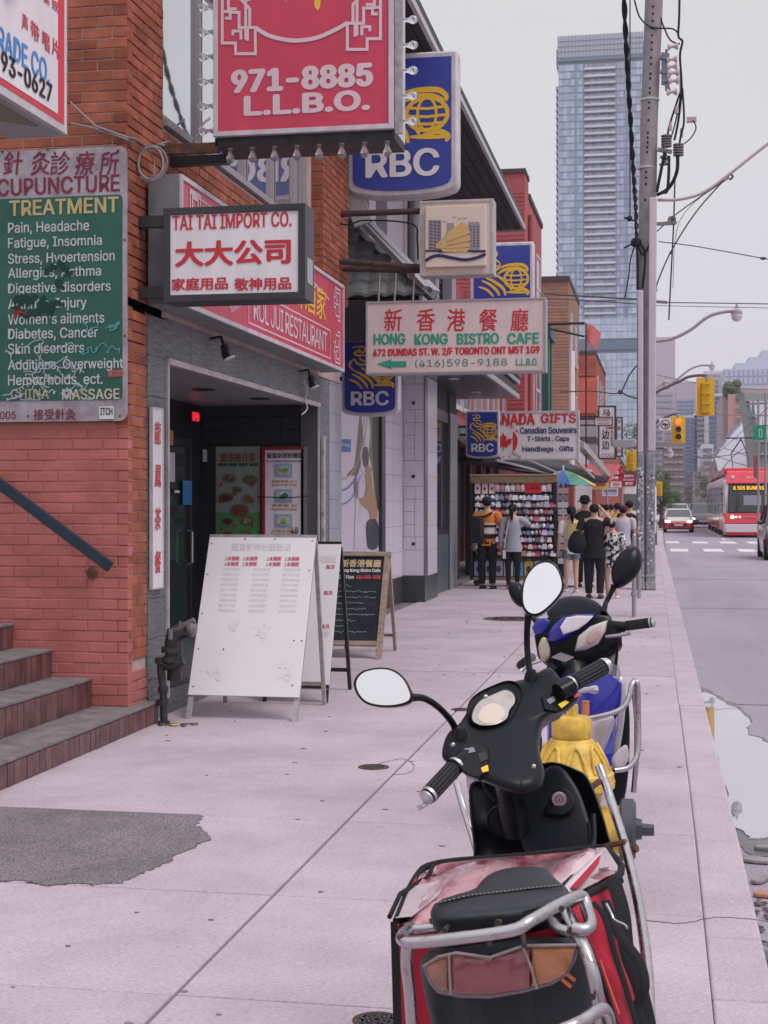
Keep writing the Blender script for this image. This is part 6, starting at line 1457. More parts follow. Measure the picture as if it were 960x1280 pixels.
# streetcar overhead wires and their poles
t = thing('overhead_wires', 'web of thin streetcar wires crossing over the road', 'wires'); m = MB(); rnd = random.Random(9)
for (x0, y0, x1, y1, Y0_, Y1_) in ((819,468,960,487,60,60),(819,508,965,520,80,78),(830,520,965,560,90,90),(840,575,965,560,110,108),(835,590,965,600,140,120),(840,600,920,596,160,150),(838,610,965,596,170,150),(850,586,910,583,150,140),(845,566,900,572,130,130),(852,560,880,572,130,130),(870,560,965,590,110,105)):
    a, b_ = wy(x0,y0,Y0_), wy(x1,y1,Y1_); mid = (a+b_)/2-Vector((0,0,.15)); m.tube(spline([a,mid,b_],6), Y0_*.0002+.003, 4)
for X_ in (4.3, 7.3): m.tube([(X_,20,5.6),(X_,90,5.5),(X_,180,5.5),(X_,320,5.5)], .022, 4)
for k, (x0,y0,x1,y1) in enumerate(((820,560,835,558),(838,578,870,600),(855,600,893,577),(862,608,915,588),(930,560,900,590),(905,560,960,585))): m.tube(spline([wy(x0,y0,100), wy((x0+x1)/2,(y0+y1)/2-3,100), wy(x1,y1,100)],6), .025, 4)
m.build('wire', mat('wire_pale', (.20,.18,.20), .6), t)
for i, (px, Y_) in enumerate(((948,70),(957,66),(866,150),(873,180))):
    x_ = wy(px, 600, Y_).x; pl_ = thing('wire_pole', ('grey tram pole behind the streetcar roof', 'pale pole with banner near the right edge', 'thin pole beside the far white van', 'thin distant pole at the lane line')[i], 'pole', (x_, Y_, -.1)); MB().tube([(0,0,0),(0,0,6.5 if i < 2 else 5)], .055, 8).build('shaft', M_conc, pl_)
    if i == 0: MB().box(-.22,-.06,-.02,.02,2.9,3.9).build('red_banner', mat('banner_red', (.30,.07,.09), .6), pl_)
# ------------------------------------------------------------------ streetcar
M_tr = mat('tram_red', (.62,.02,.045), .25, coat=.6); M_tw = mat('tram_white', (.74,.70,.72), .3, coat=.3); M_tgl = mat('tram_glass', (.02,.022,.028), .06, spec=.7)
TX, TY = wy(905, 660, 79).x, 79.0
t = thing('streetcar', 'red and white streetcar with dark windows and amber destination board', 'streetcar', (TX, TY, -.15)); TW, TH, TL = 2.54, 3.55, 30
def side_prof(x): return x
secs = [(0.0, 6.2), (6.5, 11.4), (11.7, 17.8), (18.1, 23.0), (23.3, 30)]
for i, (a, b) in enumerate(secs):
    nose = .55 if i == 0 else 0
    def ring(y, s=1): 
        return [(TW*.5+(x-TW*.5)*s, y, z) for x, z in ((.12,.32),(TW-.12,.32),(TW,.55),(TW,2.9),(TW-.12,3.2),(TW-.45,3.42),(.45,3.42),(.12,3.2),(0,2.9),(0,.55))]
    if i == 0: rings = [[(x, y+({.32:.25,.55:.05,2.9:.45,3.2:.7,3.42:1.0}[round(z,2)]), z) for x, y, z in ring(0,.93)], ring(1.3,1), ring(b)]
    else: rings = [ring(a), ring(b)]
    MB().loft(rings).build('body', M_tw, t, bevel=.03)
    MB().box(.02,TW-.02, a+ (1.2 if i==0 else .05), b-.05, 3.38, 3.66).build('roof_cover', M_tr, t, bevel=.08)
    MB().box(-.012, .04, a+(1.3 if i==0 else .1), b-.1, 2.78, 3.0).build('roof_band', M_tw, t)
    MB().box(-.012, .04, a+(1.3 if i==0 else .05), b-.05, .34, .95).build('skirt', M_tr if i != 0 else mat('tram_lower', (.58,.3,.3), .3), t)
    nwn = 3 if b-a > 5.5 else 2; wl = (b-a-(1.6 if i==0 else .5))/nwn; s0 = a+(1.35 if i==0 else .25)
    for k in range(nwn): MB().box(-.02, .04, s0+k*wl+.06, s0+(k+1)*wl-.06, 1.15, 2.75).build('side_window', M_tgl, t)
    if i: MB().box(.1,TW-.1,a-.32,a+.02,.4,3.3).build('bellows', mat('bellows', (.05,.05,.055), .8), t)
MB().loft([[(.20,.07,1.30),(TW-.20,.07,1.30),(TW-.26,.42,2.80),(.26,.42,2.80)],[(.16,.9,1.25),(TW-.16,.9,1.25),(TW-.16,.9,2.85),(.16,.9,2.85)]]).build('windscreen', M_tgl, t, bevel=.04)
MB().loft([[(.1,.34,2.82),(TW-.1,.34,2.82),(TW-.25,.85,3.45),(.25,.85,3.45)],[(0,1.4,2.82),(TW,1.4,2.82),(TW-.1,1.4,3.60),(.1,1.4,3.60)]]).build('red_brow', M_tr, t, bevel=.06)
MB().loft([[(.04,-.05,.72),(TW-.04,-.05,.72),(TW-.04,.09,1.28),(.04,.09,1.28)],[(-.01,.8,.72),(TW+.01,.8,.72),(TW+.01,.8,1.30),(-.01,.8,1.30)]]).build('red_apron', M_tr, t, bevel=.03)
MB().loft([[(.1,-.03,.28),(TW-.1,-.03,.28),(TW-.04,-.07,.70),(.04,-.07,.70)],[(-.02,.8,.28),(TW+.02,.8,.28),(TW+.02,.8,.7),(-.02,.8,.7)]]).build('white_bumper', M_tw, t, bevel=.03)
MB().loft([[(.15,.0,.12),(TW-.15,.0,.12),(TW-.08,-.05,.27),(.08,-.05,.27)],[(.0,.8,.12),(TW,.8,.12),(TW,.8,.27),(.0,.8,.27)]]).build('red_valance', M_tr, t, bevel=.02)
for x_ in (.42, TW-.42): MB().lathe([(.10,-.02),(.10,.0)], (x_,-.02,1.08), 14, 'y').build('headlight', mat('headlamp_lit', (.9,.9,.85), .3, emis=(1,.95,.85), estr=1.6), t)
for x_ in (.62, .8): MB().lathe([(.05,-.02),(.05,.0)], (x_,-.02,1.08), 10, 'y').build('headlight', mat('headlamp_lit', (.9,.9,.9)), t)
MB().bar((.9,.0,1.08),(1.6,.0,1.08),.03).build('light_strip', mat('tram_pink', (.7,.4,.42), .4), t)
db = MB().box(.45,TW-.45,.30,.4,2.46,2.72).build('destination_board', M_black, t)
m = MB(); put_text(m, '505 DUNDAS', .7, TW-.5, 2.49, 2.69, .285, bold=.03); put_text(m, 'ALL', .48, .64, 2.49, 2.69, .285, bold=.03); m.build('lettering', mat('amber_led', (.9,.5,.02), .5, emis=(1,.55,.03), estr=.9), t, fix=False)
m = MB(); put_text(m, '4466', 1.15, 1.55, 3.10, 3.22, .50, bold=.03); m.build('lettering', M_offw, t, fix=False)
MB().lathe([(.09,-.02),(.09,.0)], (.48,.5,3.17), 12, 'y').build('roof_lamp', M_offw, t); m = MB(); put_text(m, '17', .52, .68, 1.36, 1.5, .13, bold=.03); m.build('lettering', mat('amber_led', (1,1,1)), t, fix=False)
for z, x_ in ((1.7, -.3), (2.3,-.2)): MB().bar((x_,.5,z),(0,.6,z),.04).build('mirror_arm', M_black, t)
MB().box(1.0,1.9,.16,.2,1.4,2.2).build('driver_screen', mat('screen_grey', (.30,.30,.34), .2), t)
MB().bar((.8,7,3.6),(.8,9.5,4.7),.05).bar((1.7,7,3.6),(1.7,9.5,4.7),.05).bar((.8,9.5,4.7),(1.25,7.4,5.45),.05).bar((1.7,9.5,4.7),(1.25,7.4,5.45),.05).bar((.4,7.4,5.5),(2.1,7.4,5.5),.07).build('pantograph', M_black, t)
for a in (2.8, 8.9, 14.5, 20.5, 26.5): MB().box(.02,TW-.02,a-.7,a+.7,.02,.4).build('bogie', M_black, t)
# ------------------------------------------------------------------ cars
def car(name, label, x, y, heading, paint, kind='sedan', lights=True, roof=None, w=1.82, L=4.7, group='cars on the street'):
    t = thing(name, label, 'car', (x, y, -.15), heading, group); k = 1 if kind == 'sedan' else 1.17; hh = 1.46*k if kind != 'suv' else 1.78
    hw = w/2; bz = .72 if kind == 'sedan' else .92
    # stations along the length (front at -y): y, half width, sill z, deck z
    st_ = [(-L/2,.74,.32,.56),(-L/2+.18,.90,.22,.66),(-L/2+.9,1.0,.20,bz+.14),(-L/2+1.3,1.0,.20,bz+.20),(0,1.0,.20,bz+.22),(L/2-1.1,1.0,.20,bz+.24),(L/2-.5,.98,.22,bz+.22),(L/2,.84,.36,bz+.1)]
    rings = [[(-hw*s*.97,y_,a),(-hw*s,y_,(a+b)/2),(-hw*s*.95,y_,b-.04),(-hw*s*.82,y_,b),(hw*s*.82,y_,b),(hw*s*.95,y_,b-.04),(hw*s,y_,(a+b)/2),(hw*s*.97,y_,a)] for y_, s, a, b in st_]
    MB().loft(rings).build('body', paint, t, smooth=50, bevel=.02)
    g0, g1 = -L/2+1.15, L/2-.55; zb = bz+.16; bk_ = g1-.1 if kind != 'sedan' else g1-.35
    def cr(s, y0, y1, z): return [(-hw*s,y0,z),(hw*s,y0,z),(hw*s,y1,z),(-hw*s,y1,z)]
    MB().loft([cr(.90,g0,g1,zb), cr(.74,g0+.75,bk_-.35,hh-.05)]).build('cabin_glass', mat('car_glass', (.10,.11,.13), .06, spec=.8, metal=.3), t, bevel=.04)
    MB().loft([cr(.745,g0+.72,bk_-.32,hh-.07), cr(.66,g0+.9,bk_-.5,hh)]).build('roof', roof or paint, t, bevel=.03)
    m = MB()
    for s in (-1, 1):
        m.bar((s*hw*.89,g0+.02,zb),(s*hw*.735,g0+.76,hh-.04),.06); m.bar((s*hw*.89,g1-.02,zb),(s*hw*.735,bk_-.35,hh-.04),.09); m.bar((s*hw*.9,.15,zb),(s*hw*.75,.2,hh-.04),.06)
    m.build('pillars', roof or paint, t)
    for s in (-1, 1):
        for y_ in (-L/2+.85, L/2-.9):
            wh = MB().lathe([(.30,-.11),(.335,-.08),(.335,.08),(.30,.11)], (s*(hw-.10),y_,.335), 20, 'x').build('wheel', mat('tyre', (.02,.02,.022), .8), t)
            MB().lathe([(.05,-.125),(.20,-.118),(.22,-.10),(.22,.10),(.20,.118),(.05,.125)], (s*(hw-.10),y_,.335), 14, 'x').build('rim', M_alu, wh)
        MB().ell((s*(hw+.06),g0+.55,zb+.08),(.10,.06,.07),10,6).build('mirror', paint, t, smooth=True)
        MB().loft([[(s*hw*.55,-L/2-.005,.60),(s*hw*.78,-L/2+.06,.62),(s*hw*.78,-L/2+.06,.74),(s*hw*.55,-L/2+.02,.70)],[(s*hw*.55,-L/2+.25,.60),(s*hw*.90,-L/2+.30,.64),(s*hw*.90,-L/2+.30,.78),(s*hw*.55,-L/2+.25,.74)]]).build('headlight', mat('headlamp_lit' if lights else 'headlamp', (.7,.68,.66), .2), t)
        MB().box(s*hw*.60-.12,s*hw*.60+.12,L/2-.06,L/2-.0+.005,.78,.9).build('tail_light', mat('tail_red', (.4,.01,.01), .3), t)
    MB().box(-hw*.55,hw*.55,-L/2-.012,-L/2+.1,.40,.52).build('grille', mat('grille_black', (.02,.02,.02), .4), t)
    MB().box(-.26,.26,-L/2-.03,-L/2+.02,.42,.54).build('licence_plate', M_offw, t)
    return t
gx = lambda px, Y: wy(px, 650, Y).x
M_cr = mat('taxi_red', (.42,.02,.035), .25, coat=.6); M_cw = mat('car_cream', (.66,.58,.52), .3, coat=.4)
t = car('taxi', 'red taxi with cream bonnet and roof driving towards the camera', gx(848,93), 94, 0, M_cr, roof=M_cw)
hb = MB().loft([[(-.66,-1.9,.80),(.66,-1.9,.80),(.60,-2.05,.70),(-.60,-2.05,.70)],[(-.72,-1.25,.95),(.72,-1.25,.95),(.7,-1.25,.86),(-.7,-1.25,.86)]]).build('bonnet_panel', M_cw, t)
MB().tube([(-.6,-2.34,.60),(-.2,-2.37,.56),(0,-2.38,.63),(.2,-2.37,.56),(.6,-2.34,.60)], .03, 6).build('red_trim', mat('trim_red', (.6,.02,.04), .3), t)
car('white_van', 'white van right behind the red taxi', gx(846,112), 112, 0, mat('van_white', (.62,.60,.62), .3, coat=.4), kind='suv', w=1.95, L=5)
car('black_suv', 'black sport utility vehicle ahead of the streetcar lane', gx(878,112), 114, 0, mat('car_black', (.02,.02,.024), .25, coat=.5), kind='suv', w=1.9)
car('dark_van', 'dark van partly hidden behind the black utility vehicle', gx(866,128), 130, 0, mat('car_charcoal', (.03,.033,.04), .3, coat=.5), kind='suv', w=2.1, L=5.2)
car('black_car', 'black car cut by the right edge of the picture', wy(945.5, 690, 47).x+1.2, 49.2, 0, mat('car_black2', (.045,.045,.055), .2, coat=.6), kind='suv', lights=False, w=1.86, L=4.6)
car('parked_car', 'white parked car glimpsed beside the street tree far ahead', gx(823,118), 120, 0, mat('van_white', (.6,.6,.6)), w=1.75)
car('silver_car', 'silver car far down the lane beyond the white van', gx(838,170), 170, 0, mat('car_silver', (.4,.4,.43), .3, metal=.4), w=1.8)
# white truck parked with its windscreen above the crowd
p = wy(772, 650, 52); tk = thing('white_truck', 'white delivery truck front behind the crowd left of the pole', 'truck', (p.x, 58, 0))
MB().box(0,1.3,0,4,.4,2.35).build('cab', M_offw, tk, bevel=.12); MB().box(.06,1.24,-.02,.1,1.35,2.0).build('windscreen', mat('truck_glass', (.15,.19,.18), .1, metal=.3), tk, bevel=.03); MB().box(.05,1.25,-.03,.1,.45,.75).build('bumper', M_steel, tk)
for s in (.1,1.2): MB().lathe([(.1,-.02),(.1,0)], (s,-.01,.95), 12, 'y').build('headlight', M_alu, tk)
MB().lathe([(.4,-.12),(.4,.12)], (.1,1,.4), 16, 'x').lathe([(.4,-.12),(.4,.12)], (1.2,1,.4), 16, 'x').build('wheels', M_black, tk)
# ------------------------------------------------------------------ people
def skin_body(name, verts, edges, radii, mt, parent, root=0, sub=1):
    me = bpy.data.meshes.new(name); me.from_pydata(verts, edges, []); me.materials.append(mt)
    o = bpy.data.objects.new(name, me); COL.objects.link(o); o.parent = parent
    md = o.modifiers.new('skin', 'SKIN'); md.use_smooth_shade = True; md.use_x_symmetry = False
    for i, sv in enumerate(me.skin_vertices[0].data): r_ = radii[i]; sv.radius = r_ if isinstance(r_, tuple) else (r_, r_); sv.use_root = (i == root)
    if sub: s_ = o.modifiers.new('sub', 'SUBSURF'); s_.levels = sub; s_.render_levels = sub
    return o
M_hair = mat('hair_black', (.012,.010,.012), .6, bump=.3)
def cloth(n, c, **k): return mat('cloth_'+n, c, .85, bump=.4, bscale=35, **k)
def person(label, px, pf, ph, top, bottom, hair='short', cap=None, face=0, arms=((0,0),(0,0)), sleeves=.5, legs='long', build_=1.0, step=.03, toplen=.47, shoe=(.03,.03,.035), stripes=None, d_over=None, lean=0, hem=1.0):
    g = gp(px, pf); d = -g.x*SY + g.y*CY; h = H + (HZ-ph)*d/F
    t = thing('person', label, 'person', (g.x, g.y, 0), face); s = h
    V = lambda x, y, z: (x*s*build_, y*s*build_, z*s)
    hw = .105
    def arm(side, a):      # a = (elbow point, wrist point) in height units or a swing
        sh = (side*hw, 0, .805)
        if a == (0,0): el, wr = (side*(hw+.035), -.015, .635), (side*(hw+.04), .03, .485)
        else: el, wr = a
        return sh, el, wr
    shL, elL, wrL = arm(-1, arms[0]); shR, elR, wrR = arm(1, arms[1])
    vs = [V(0,0,.53), V(0,-.005,.62), V(0,0,.74), V(0,0,.82), V(0,.005,.865), V(0,.008,.90), V(0,.008,.945), V(0,.004,.975)]
    rad = [(.075,.055),(.065,.05),(.08,.055),(.045,.04),(.03,.03),(.042,.05),(.044,.054),(.028,.035)]
    es = [(i,i+1) for i in range(7)]
    def chain(start, pts, rs):
        k = start
        for p_, r_ in zip(pts, rs): vs.append(V(*p_)); rad.append((r_,r_)); es.append((k, len(vs)-1)); k = len(vs)-1
        return k
    ends = []
    for side, sh, el, wr in ((-1,shL,elL,wrL),(1,shR,elR,wrR)):
        hd = Vector(wr)-Vector(el); hd.normalize(); palm = Vector(wr)+hd*.035
        k = chain(3, [sh, el, wr, tuple(palm)], [.034,.025,.016,.018]); ends.append((k, palm, hd))
    for side in (-1, 1):
        chain(0, [(side*.05,0,.50),(side*.055,side*step*.4,.28),(side*.055,-side*step,.05),(side*.058,.05-side*step,.018)], [.055,.034,.022,.018])
    rad = [(a*s, b*s) for a, b in rad]
    body = skin_body('body', vs, es, rad, M_skin, t)
    fm = MB()
    for k, palm, hd in ends:                                   # five fingers, gently curled
        sd_ = hd.cross(Vector((0,0,1)));  sd_ = sd_.normalized() if sd_.length > .1 else Vector((1,0,0))
        for i, (o_, ln) in enumerate(((-.012,.030),(-.004,.036),(.004,.034),(.011,.027))):
            a = palm+sd_*o_+hd*.008; fm.tube([V(*a), V(*(a+hd*ln*.55)), V(*(a+hd*ln+Vector((0,.006,0))))], [.0055*s,.005*s,.0035*s], 6)
        a = palm-sd_*.016-hd*.012; fm.tube([V(*a), V(*(a-sd_*.012+hd*.02))], [.006*s,.004*s], 6)
    fm.build('fingers', M_skin, t, smooth=True)
    f = MB(); f.tube([V(0,.055,.925), V(0,.068,.915), V(0,.056,.907)], .007*s, 6)
    for sx in (-1,1): f.ell(V(sx*.044,.0,.925),(.006*s,.011*s,.016*s),8,6); f.ell(V(sx*.017,.051,.935),(.007*s,.004*s,.004*s),6,4)
    f.bar(V(-.012,.054,.895),V(.012,.054,.895),.004*s); f.build('face', M_skin, t, smooth=True)
    # top
    m = MB(); tw = 1.0
    prof = [(toplen,.088*hem,.066*hem),(toplen+.05,.086*hem,.064*hem),(.60,.082*tw,.062),(.68,.09,.066),(.75,.10,.067),(.79,.103,.06),(.815,.085,.05),(.835,.045,.04)]
    rings = []
    for z, rx, ry in prof:
        rings.append([V(rx*cos(2*pi*i/18)*(1+.02*math.sin(3*i+z*40)), ry*sin(2*pi*i/18)*(1+.03*math.sin(2*i+z*30)), z) for i in range(18)])
    m.loft(rings)
    for sh, el, wr in ((shL,elL,wrL),(shR,elR,wrR)):
        A_, B_, C_ = Vector(sh), Vector(el), Vector(wr); 
        pts = [A_+Vector((-.02*(1 if sh[0] > 0 else -1),0,.005)), A_, A_.lerp(B_, .55), A_.lerp(B_, 1 if sleeves > .5 else .7)]; rs = [.038,.043,.037,.036]
        if sleeves > .6: pts += [B_.lerp(C_,.5), B_.lerp(C_,.92)]; rs = [.038,.043,.037,.034,.029,.024]
        m.tube([V(*p_) for p_ in pts], [r_*s*build_ for r_ in rs], 12)
    tp = m.build('top', top, t, smooth=60, sub=0)
    if stripes:
        for z0_, z1_, mt in stripes:
            q_ = MB(); rg = []
            for z in (z0_, z1_):
                f_ = (z-.47)/.3; rx = .0905+.012*max(0, f_-.5); rg.append([V((rx+.001)*cos(2*pi*i/18)*1.022, .069*sin(2*pi*i/18)*1.03, z) for i in range(18)])
            q_.loft(rg, cap=False); q_.build('stripe', mt, tp, smooth=60)
    # trousers, shorts or leggings
    m = MB(); zc = {'long': .055, 'short': .40, 'legging': .06}[legs]
    m.loft([[V(rx*cos(2*pi*i/16), ry*sin(2*pi*i/16), z) for i in range(16)] for z, rx, ry in ((.455,.07,.058),(.49,.087,.066),(.53,.084,.063),(.57,.078,.058))])
    for side in (-1,1):
        r0, r1, r2 = (.060,.044,.036) if legs == 'long' else ((.056,.036,.024) if legs == 'legging' else (.062,.062,.062))
        hip, kn, an = Vector((side*.045,0,.49)), Vector((side*.055,side*step*.4,.28)), Vector((side*.055,-side*step,.05))
        pts = [hip, hip.lerp(kn,.5), kn, kn.lerp(an,.5), kn.lerp(an,.97)] if zc < .2 else [hip, hip.lerp(kn,.45)]
        rs = [r0,(r0+r1)/2+.006,r1,(r1+r2)/2+.002,r2] if zc < .2 else [.06,.058]
        m.tube([V(*p_) for p_ in pts], [r_*s for r_ in rs], 12)
    m.build('shorts' if legs == 'short' else 'trousers', bottom, t, smooth=60)
    for side in (-1,1):
        q_ = MB(); y_ = -side*step; q_.ell(V(side*.058,.03+y_,.02),(.032*s,.08*s,.022*s),12,8); q_.box(*(side*.058*s-.028*s, side*.058*s+.028*s, (y_-.042)*s, (y_+.10)*s, .0, .012*s)); q_.build('shoe', mat('shoe_%d' % int(shoe[0]*100), shoe, .6), t, smooth=True)
    # hair / hat
    m = MB(); c = V(0,0,.94)
    m.ell((c[0],c[1]-.008*s,c[2]+.006*s),(.052*s,.060*s,.052*s),14,10)
    if hair == 'pony': m.tube([V(0,-.055,.95),V(0,-.085,.93),V(.0,-.082,.87),V(.005,-.07,.80)],[.02*s,.027*s,.024*s,.008*s],10)
    if hair == 'long': m.tube([V(0,-.02,.94),V(0,-.045,.88),V(0,-.058,.80),V(0,-.06,.70)],[(.05*s,.045*s),(.056*s,.036*s),(.05*s,.028*s),(.03*s,.012*s)],12)
    m.build('hair', M_hair, t, smooth=True)
    if cap:
        m = MB(); kind_, mt = cap; m.lathe([(.050*s,0),(.056*s,.006*s),(.054*s,.03*s),(.042*s,.052*s),(.015*s,.062*s)], V(0,-.004,.942), 16)
        if kind_ == 'bucket': m.lathe([(.052*s,.006*s),(.085*s,-.012*s),(.085*s,-.015*s),(.05*s,.0)], V(0,-.004,.945), 18)
        else: m.add([V(-.04,.04,.95),V(.04,.04,.95),V(.035,.095,.942),V(-.035,.095,.942)],[(0,1,2,3)])
        m.build('hat' if kind_ == 'bucket' else 'cap', mt, t, smooth=True)
    return t, V, s
orange = cloth('orange', (.68,.22,.045)); blk = cloth('black', (.018,.018,.022)); wht = cloth('white', (.66,.63,.62)); navy = cloth('navycap', (.02,.025,.05))
t, V, s = person('person in an orange striped tee with a black backpack on one shoulder', 609, 736, 621, orange, blk, cap=('cap', navy), arms=((0,0),((.15,.0,.66),(.13,.06,.52))), build_=1.08, face=R(-8), stripes=((.70,.715,wht),(.668,.69,blk),(.655,.666,wht),(.60,.652,wht),(.55,.59,blk)), step=.01)
bp = MB(); bp.loft([[V(x*w_-.085, y, z) for x, y in ((-.05,-.15),(.05,-.16),(.07,-.12),(.06,-.05),(-.05,-.05),(-.07,-.1))] for z, w_ in ((.50,.8),(.53,1.1),(.62,1.15),(.72,1.1),(.77,.9),(.79,.5))]); bp.build('backpack', cloth('pack', (.025,.025,.03)), None, smooth=50, bevel=.01)
bo = bpy.data.objects['backpack']; bo.parent = t
MB().tube([V(-.06,-.075,.78),V(.0,-.075,.79),V(.05,-.06,.82),V(.06,.0,.835),V(.05,.06,.8)], .012*s, 6).build('strap', blk, t)
t, V, s = person('person in a loose light grey top and black leggings reaching to the rack', 641, 737, 629, cloth('grey', (.36,.37,.42)), blk, hair='pony', legs='legging', arms=((0,0),((.17,.06,.76),(.11,.16,.79))), sleeves=.9, toplen=.44, hem=1.18, face=R(-6), step=.02, shoe=(.4,.25,.22))
MB().tube([V(-.03,-.072,.80),V(-.07,-.08,.6),V(-.085,-.075,.48)], .006*s, 6).box(*sorted((V(-.10,0,0)[0], V(-.07,0,0)[0])), -.09*s, -.06*s, .36*s, .46*s).build('white_shoulder_bag', wht, t)
person('person with long dark hair in a dark denim jacket by the card rack', 697, 733, 634, cloth('denim', (.045,.055,.08)), cloth('jeans', (.05,.07,.12)), hair='long', sleeves=.9, face=R(-25), build_=.98)
t, V, s = person('person in a black cap, olive vest and blue denim shorts', 714, 741, 633, cloth('ivory', (.62,.56,.52)), cloth('shorts', (.10,.17,.21)), hair='pony', cap=('cap', blk), legs='short', arms=((0,0),((.13,.05,.69),(.05,.12,.70))), sleeves=.5, toplen=.45, face=R(12), shoe=(.6,.58,.58), hem=1.1)
MB().loft([[V(x, y, z) for x, y in ((-.05,-.078),(.06,-.078),(.10,-.03),(.095,.02),(.06,-.06),(-.05,-.07))] for z in (.58,.66,.76,.81)]).build('olive_vest', cloth('olive', (.42,.31,.13)), t, smooth=60)
t, V, s = person('person dressed all in black with one arm raised to the head', 743, 748, 629, blk, blk, arms=(((-.15,-.02,.68),(-.17,.01,.60)),((.165,.0,.80),(.075,.03,.925))), sleeves=.5, build_=1.15, step=.03, hem=1.15, toplen=.42, face=R(-5), hair='short', shoe=(.05,.05,.05))
MB().loft([[V(-.15+.085*a*cos(q_*pi/8), -.05+.045*sin(q_*pi/8)*a, z) for q_ in range(16)] for z, a in ((.47,.3),(.49,.8),(.54,1.05),(.60,1.0),(.66,.75),(.71,.35))]).build('round_black_bag', blk, t, smooth=True)
pat_ = mat('pattern_shirt', (.60,.58,.60), .85, col2=(.015,.015,.02), vscale=14)
pat_.node_tree.nodes['Color Ramp'].color_ramp.elements[0].position = .49; pat_.node_tree.nodes['Color Ramp'].color_ramp.elements[1].position = .51
person('short person in a black and white patterned shirt and denim shorts', 765, 748, 650, pat_, cloth('shorts', (.1,.1,.2)), legs='short', toplen=.40, hem=1.3, build_=1.15, shoe=(.6,.58,.58), face=R(-10))
person('person in a black bucket hat and dark camouflage shirt behind the raised arm', 731, 734, 619, mat('camo', (.035,.04,.035), .85, col2=(.012,.014,.013), vscale=12), blk, cap=('bucket', blk), build_=1.08)
person('person in a maroon cap, pale lilac tee and blue jeans', 779, 727, 632, cloth('lilac', (.50,.46,.56)), cloth('jeans2', (.08,.16,.24)), cap=('cap', cloth('maroon', (.13,.02,.04))), build_=1.12, face=R(5), hem=1.05)
person('tall person in black standing right behind the lilac tee', 787, 724, 625, blk, blk, build_=1.08)
person('person in a yellow top half hidden further back in the crowd', 772, 716, 628, cloth('yellow', (.62,.38,.05)), blk, build_=1.0)
person('person in a pale pink top deep in the crowd behind the hat', 758, 708, 630, cloth('palepink', (.5,.35,.36)), cloth('jeans', (.05,.07,.12)))
person('person in a dark red jacket deep in the crowd', 764, 704, 630, cloth('dkred', (.2,.03,.04)), blk)
person('person in grey far along the sidewalk by the white truck', 752, 700, 629.5, cloth('grey', (.3,.3,.3)), blk)
# ------------------------------------------------------------------ boards on the sidewalk
def aboard(name, label, TLp, TRp, BLp, BRp, Yb, Yt, face, frame, Yk, legs_w=.035, frame_w=0.0):
    bl, br = wy(*BLp, Yb), wy(*BRp, Yb); tl, tr = wy(*TLp, Yt), wy(*TRp, Yt)
    o_ = Vector(((bl.x+br.x)/2, Yb, 0)); t = thing(name, label, 'sign board', tuple(o_)); 
    x0, x1 = (bl.x+tl.x)/2-o_.x, (br.x+tr.x)/2-o_.x; zb, zt_ = (bl.z+br.z)/2, (tl.z+tr.z)/2
    a = math.atan2(Yt-Yb, zt_-zb); Ln = math.hypot(Yt-Yb, zt_-zb)
    pnl_ = MB().box(x0, x1, 0, .012, 0, Ln).build('panel', face, t, loc=(0,0,zb), rot=(-a,0,0), bevel=.002)
    sn, cs = math.sin(a), math.cos(a); P_ = lambda x, l, dy=0: Vector((x, l*sn + dy*cs, zb + l*cs - dy*sn))
    f = zb/cs
    for x in (x0+.02, x1-.02): MB().bar(P_(x, -f+.0, .03), P_(x, Ln, .03), legs_w, .03, up=(0,1,0)).build('front_leg', frame, t)
    for x in (x0+.03, x1-.01): MB().bar((x, Yk-Yb, 0), (x, Yt-Yb+.02, zt_-.04), .03, legs_w, up=(0,1,0)).build('back_leg', frame, t)
    MB().bar((x0+.03, Yk-Yb-.02, .17), (x1-.01, Yk-Yb-.02, .17), .04, .03).build('back_rail', frame, t)
    MB().bar((x0+.03,Yk-Yb+.0-.3*(Yk-Yt), zb+.0),(x0+.03,Yk-Yb,zb), .02).box(x0,x1,Yt-Yb-.005,Yt-Yb+.03,zt_-.01,zt_+.012).build('top_rail', frame, t)
    return t, pnl_, x0, x1, Ln
M_bd = mat('board_white', (.72,.69,.70), .45, var=.03, vscale=3); M_wal = mat('weathered_alu', (.40,.37,.36), .5, metal=.4, var=.25, vscale=15)
t, pn_, x0, x1, Ln = aboard('menu_board', 'large faded white menu board leaning open in front of the restaurant entrance', (261,668.5), (395,672), (236,867), (374,873), 10.62, 11.17, M_bd, M_wal, 11.5)
W_ = x1-x0; m = MB()
fd = mat('faded_print', (.68,.62,.655), .5); fr_ = mat('faded_red', (.50,.10,.16), .5); fp = mat('faded_pink_print', (.71,.645,.665), .5)
T_ = lambda u, v: (x0+u*W_, Ln*(1-v))
put_text(m, '龍鳳新粥粉麵飯店', x0+.22*W_, x0+.78*W_, Ln*.905, Ln*.955, -.003, bold=.01); 
for r_ in range(9):
    for c in range(3): put_text(m, ['紅燒牛腩飯', '清蒸海鮮湯', '椒鹽排骨麵', '乾炒牛河粉', '揚州炒飯'][(r_*2+c) % 5], x0+(.17+.28*c)*W_, x0+(.33+.28*c)*W_, Ln*(.775-.033*r_), Ln*(.795-.033*r_), -.003, bold=0)
m.build('lettering', fd, pn_, fix=False)
m = MB()
for c in range(4):
    for r_ in range(2): u, v = .17+.17*c+(.05 if c > 1 else 0), .135+.035*r_; put_text(m, '上湯', *[T_(u,0)[0], T_(u+.06,0)[0]], T_(0,v+.024)[1], T_(0,v)[1], -.003, bold=.02); put_text(m, '$%s' % ('3.50','4.75','5.95','6.80')[(c+r_) % 4], T_(u+.07,0)[0], T_(u+.135,0)[0], T_(0,v+.022)[1], T_(0,v)[1], -.003, bold=.05)
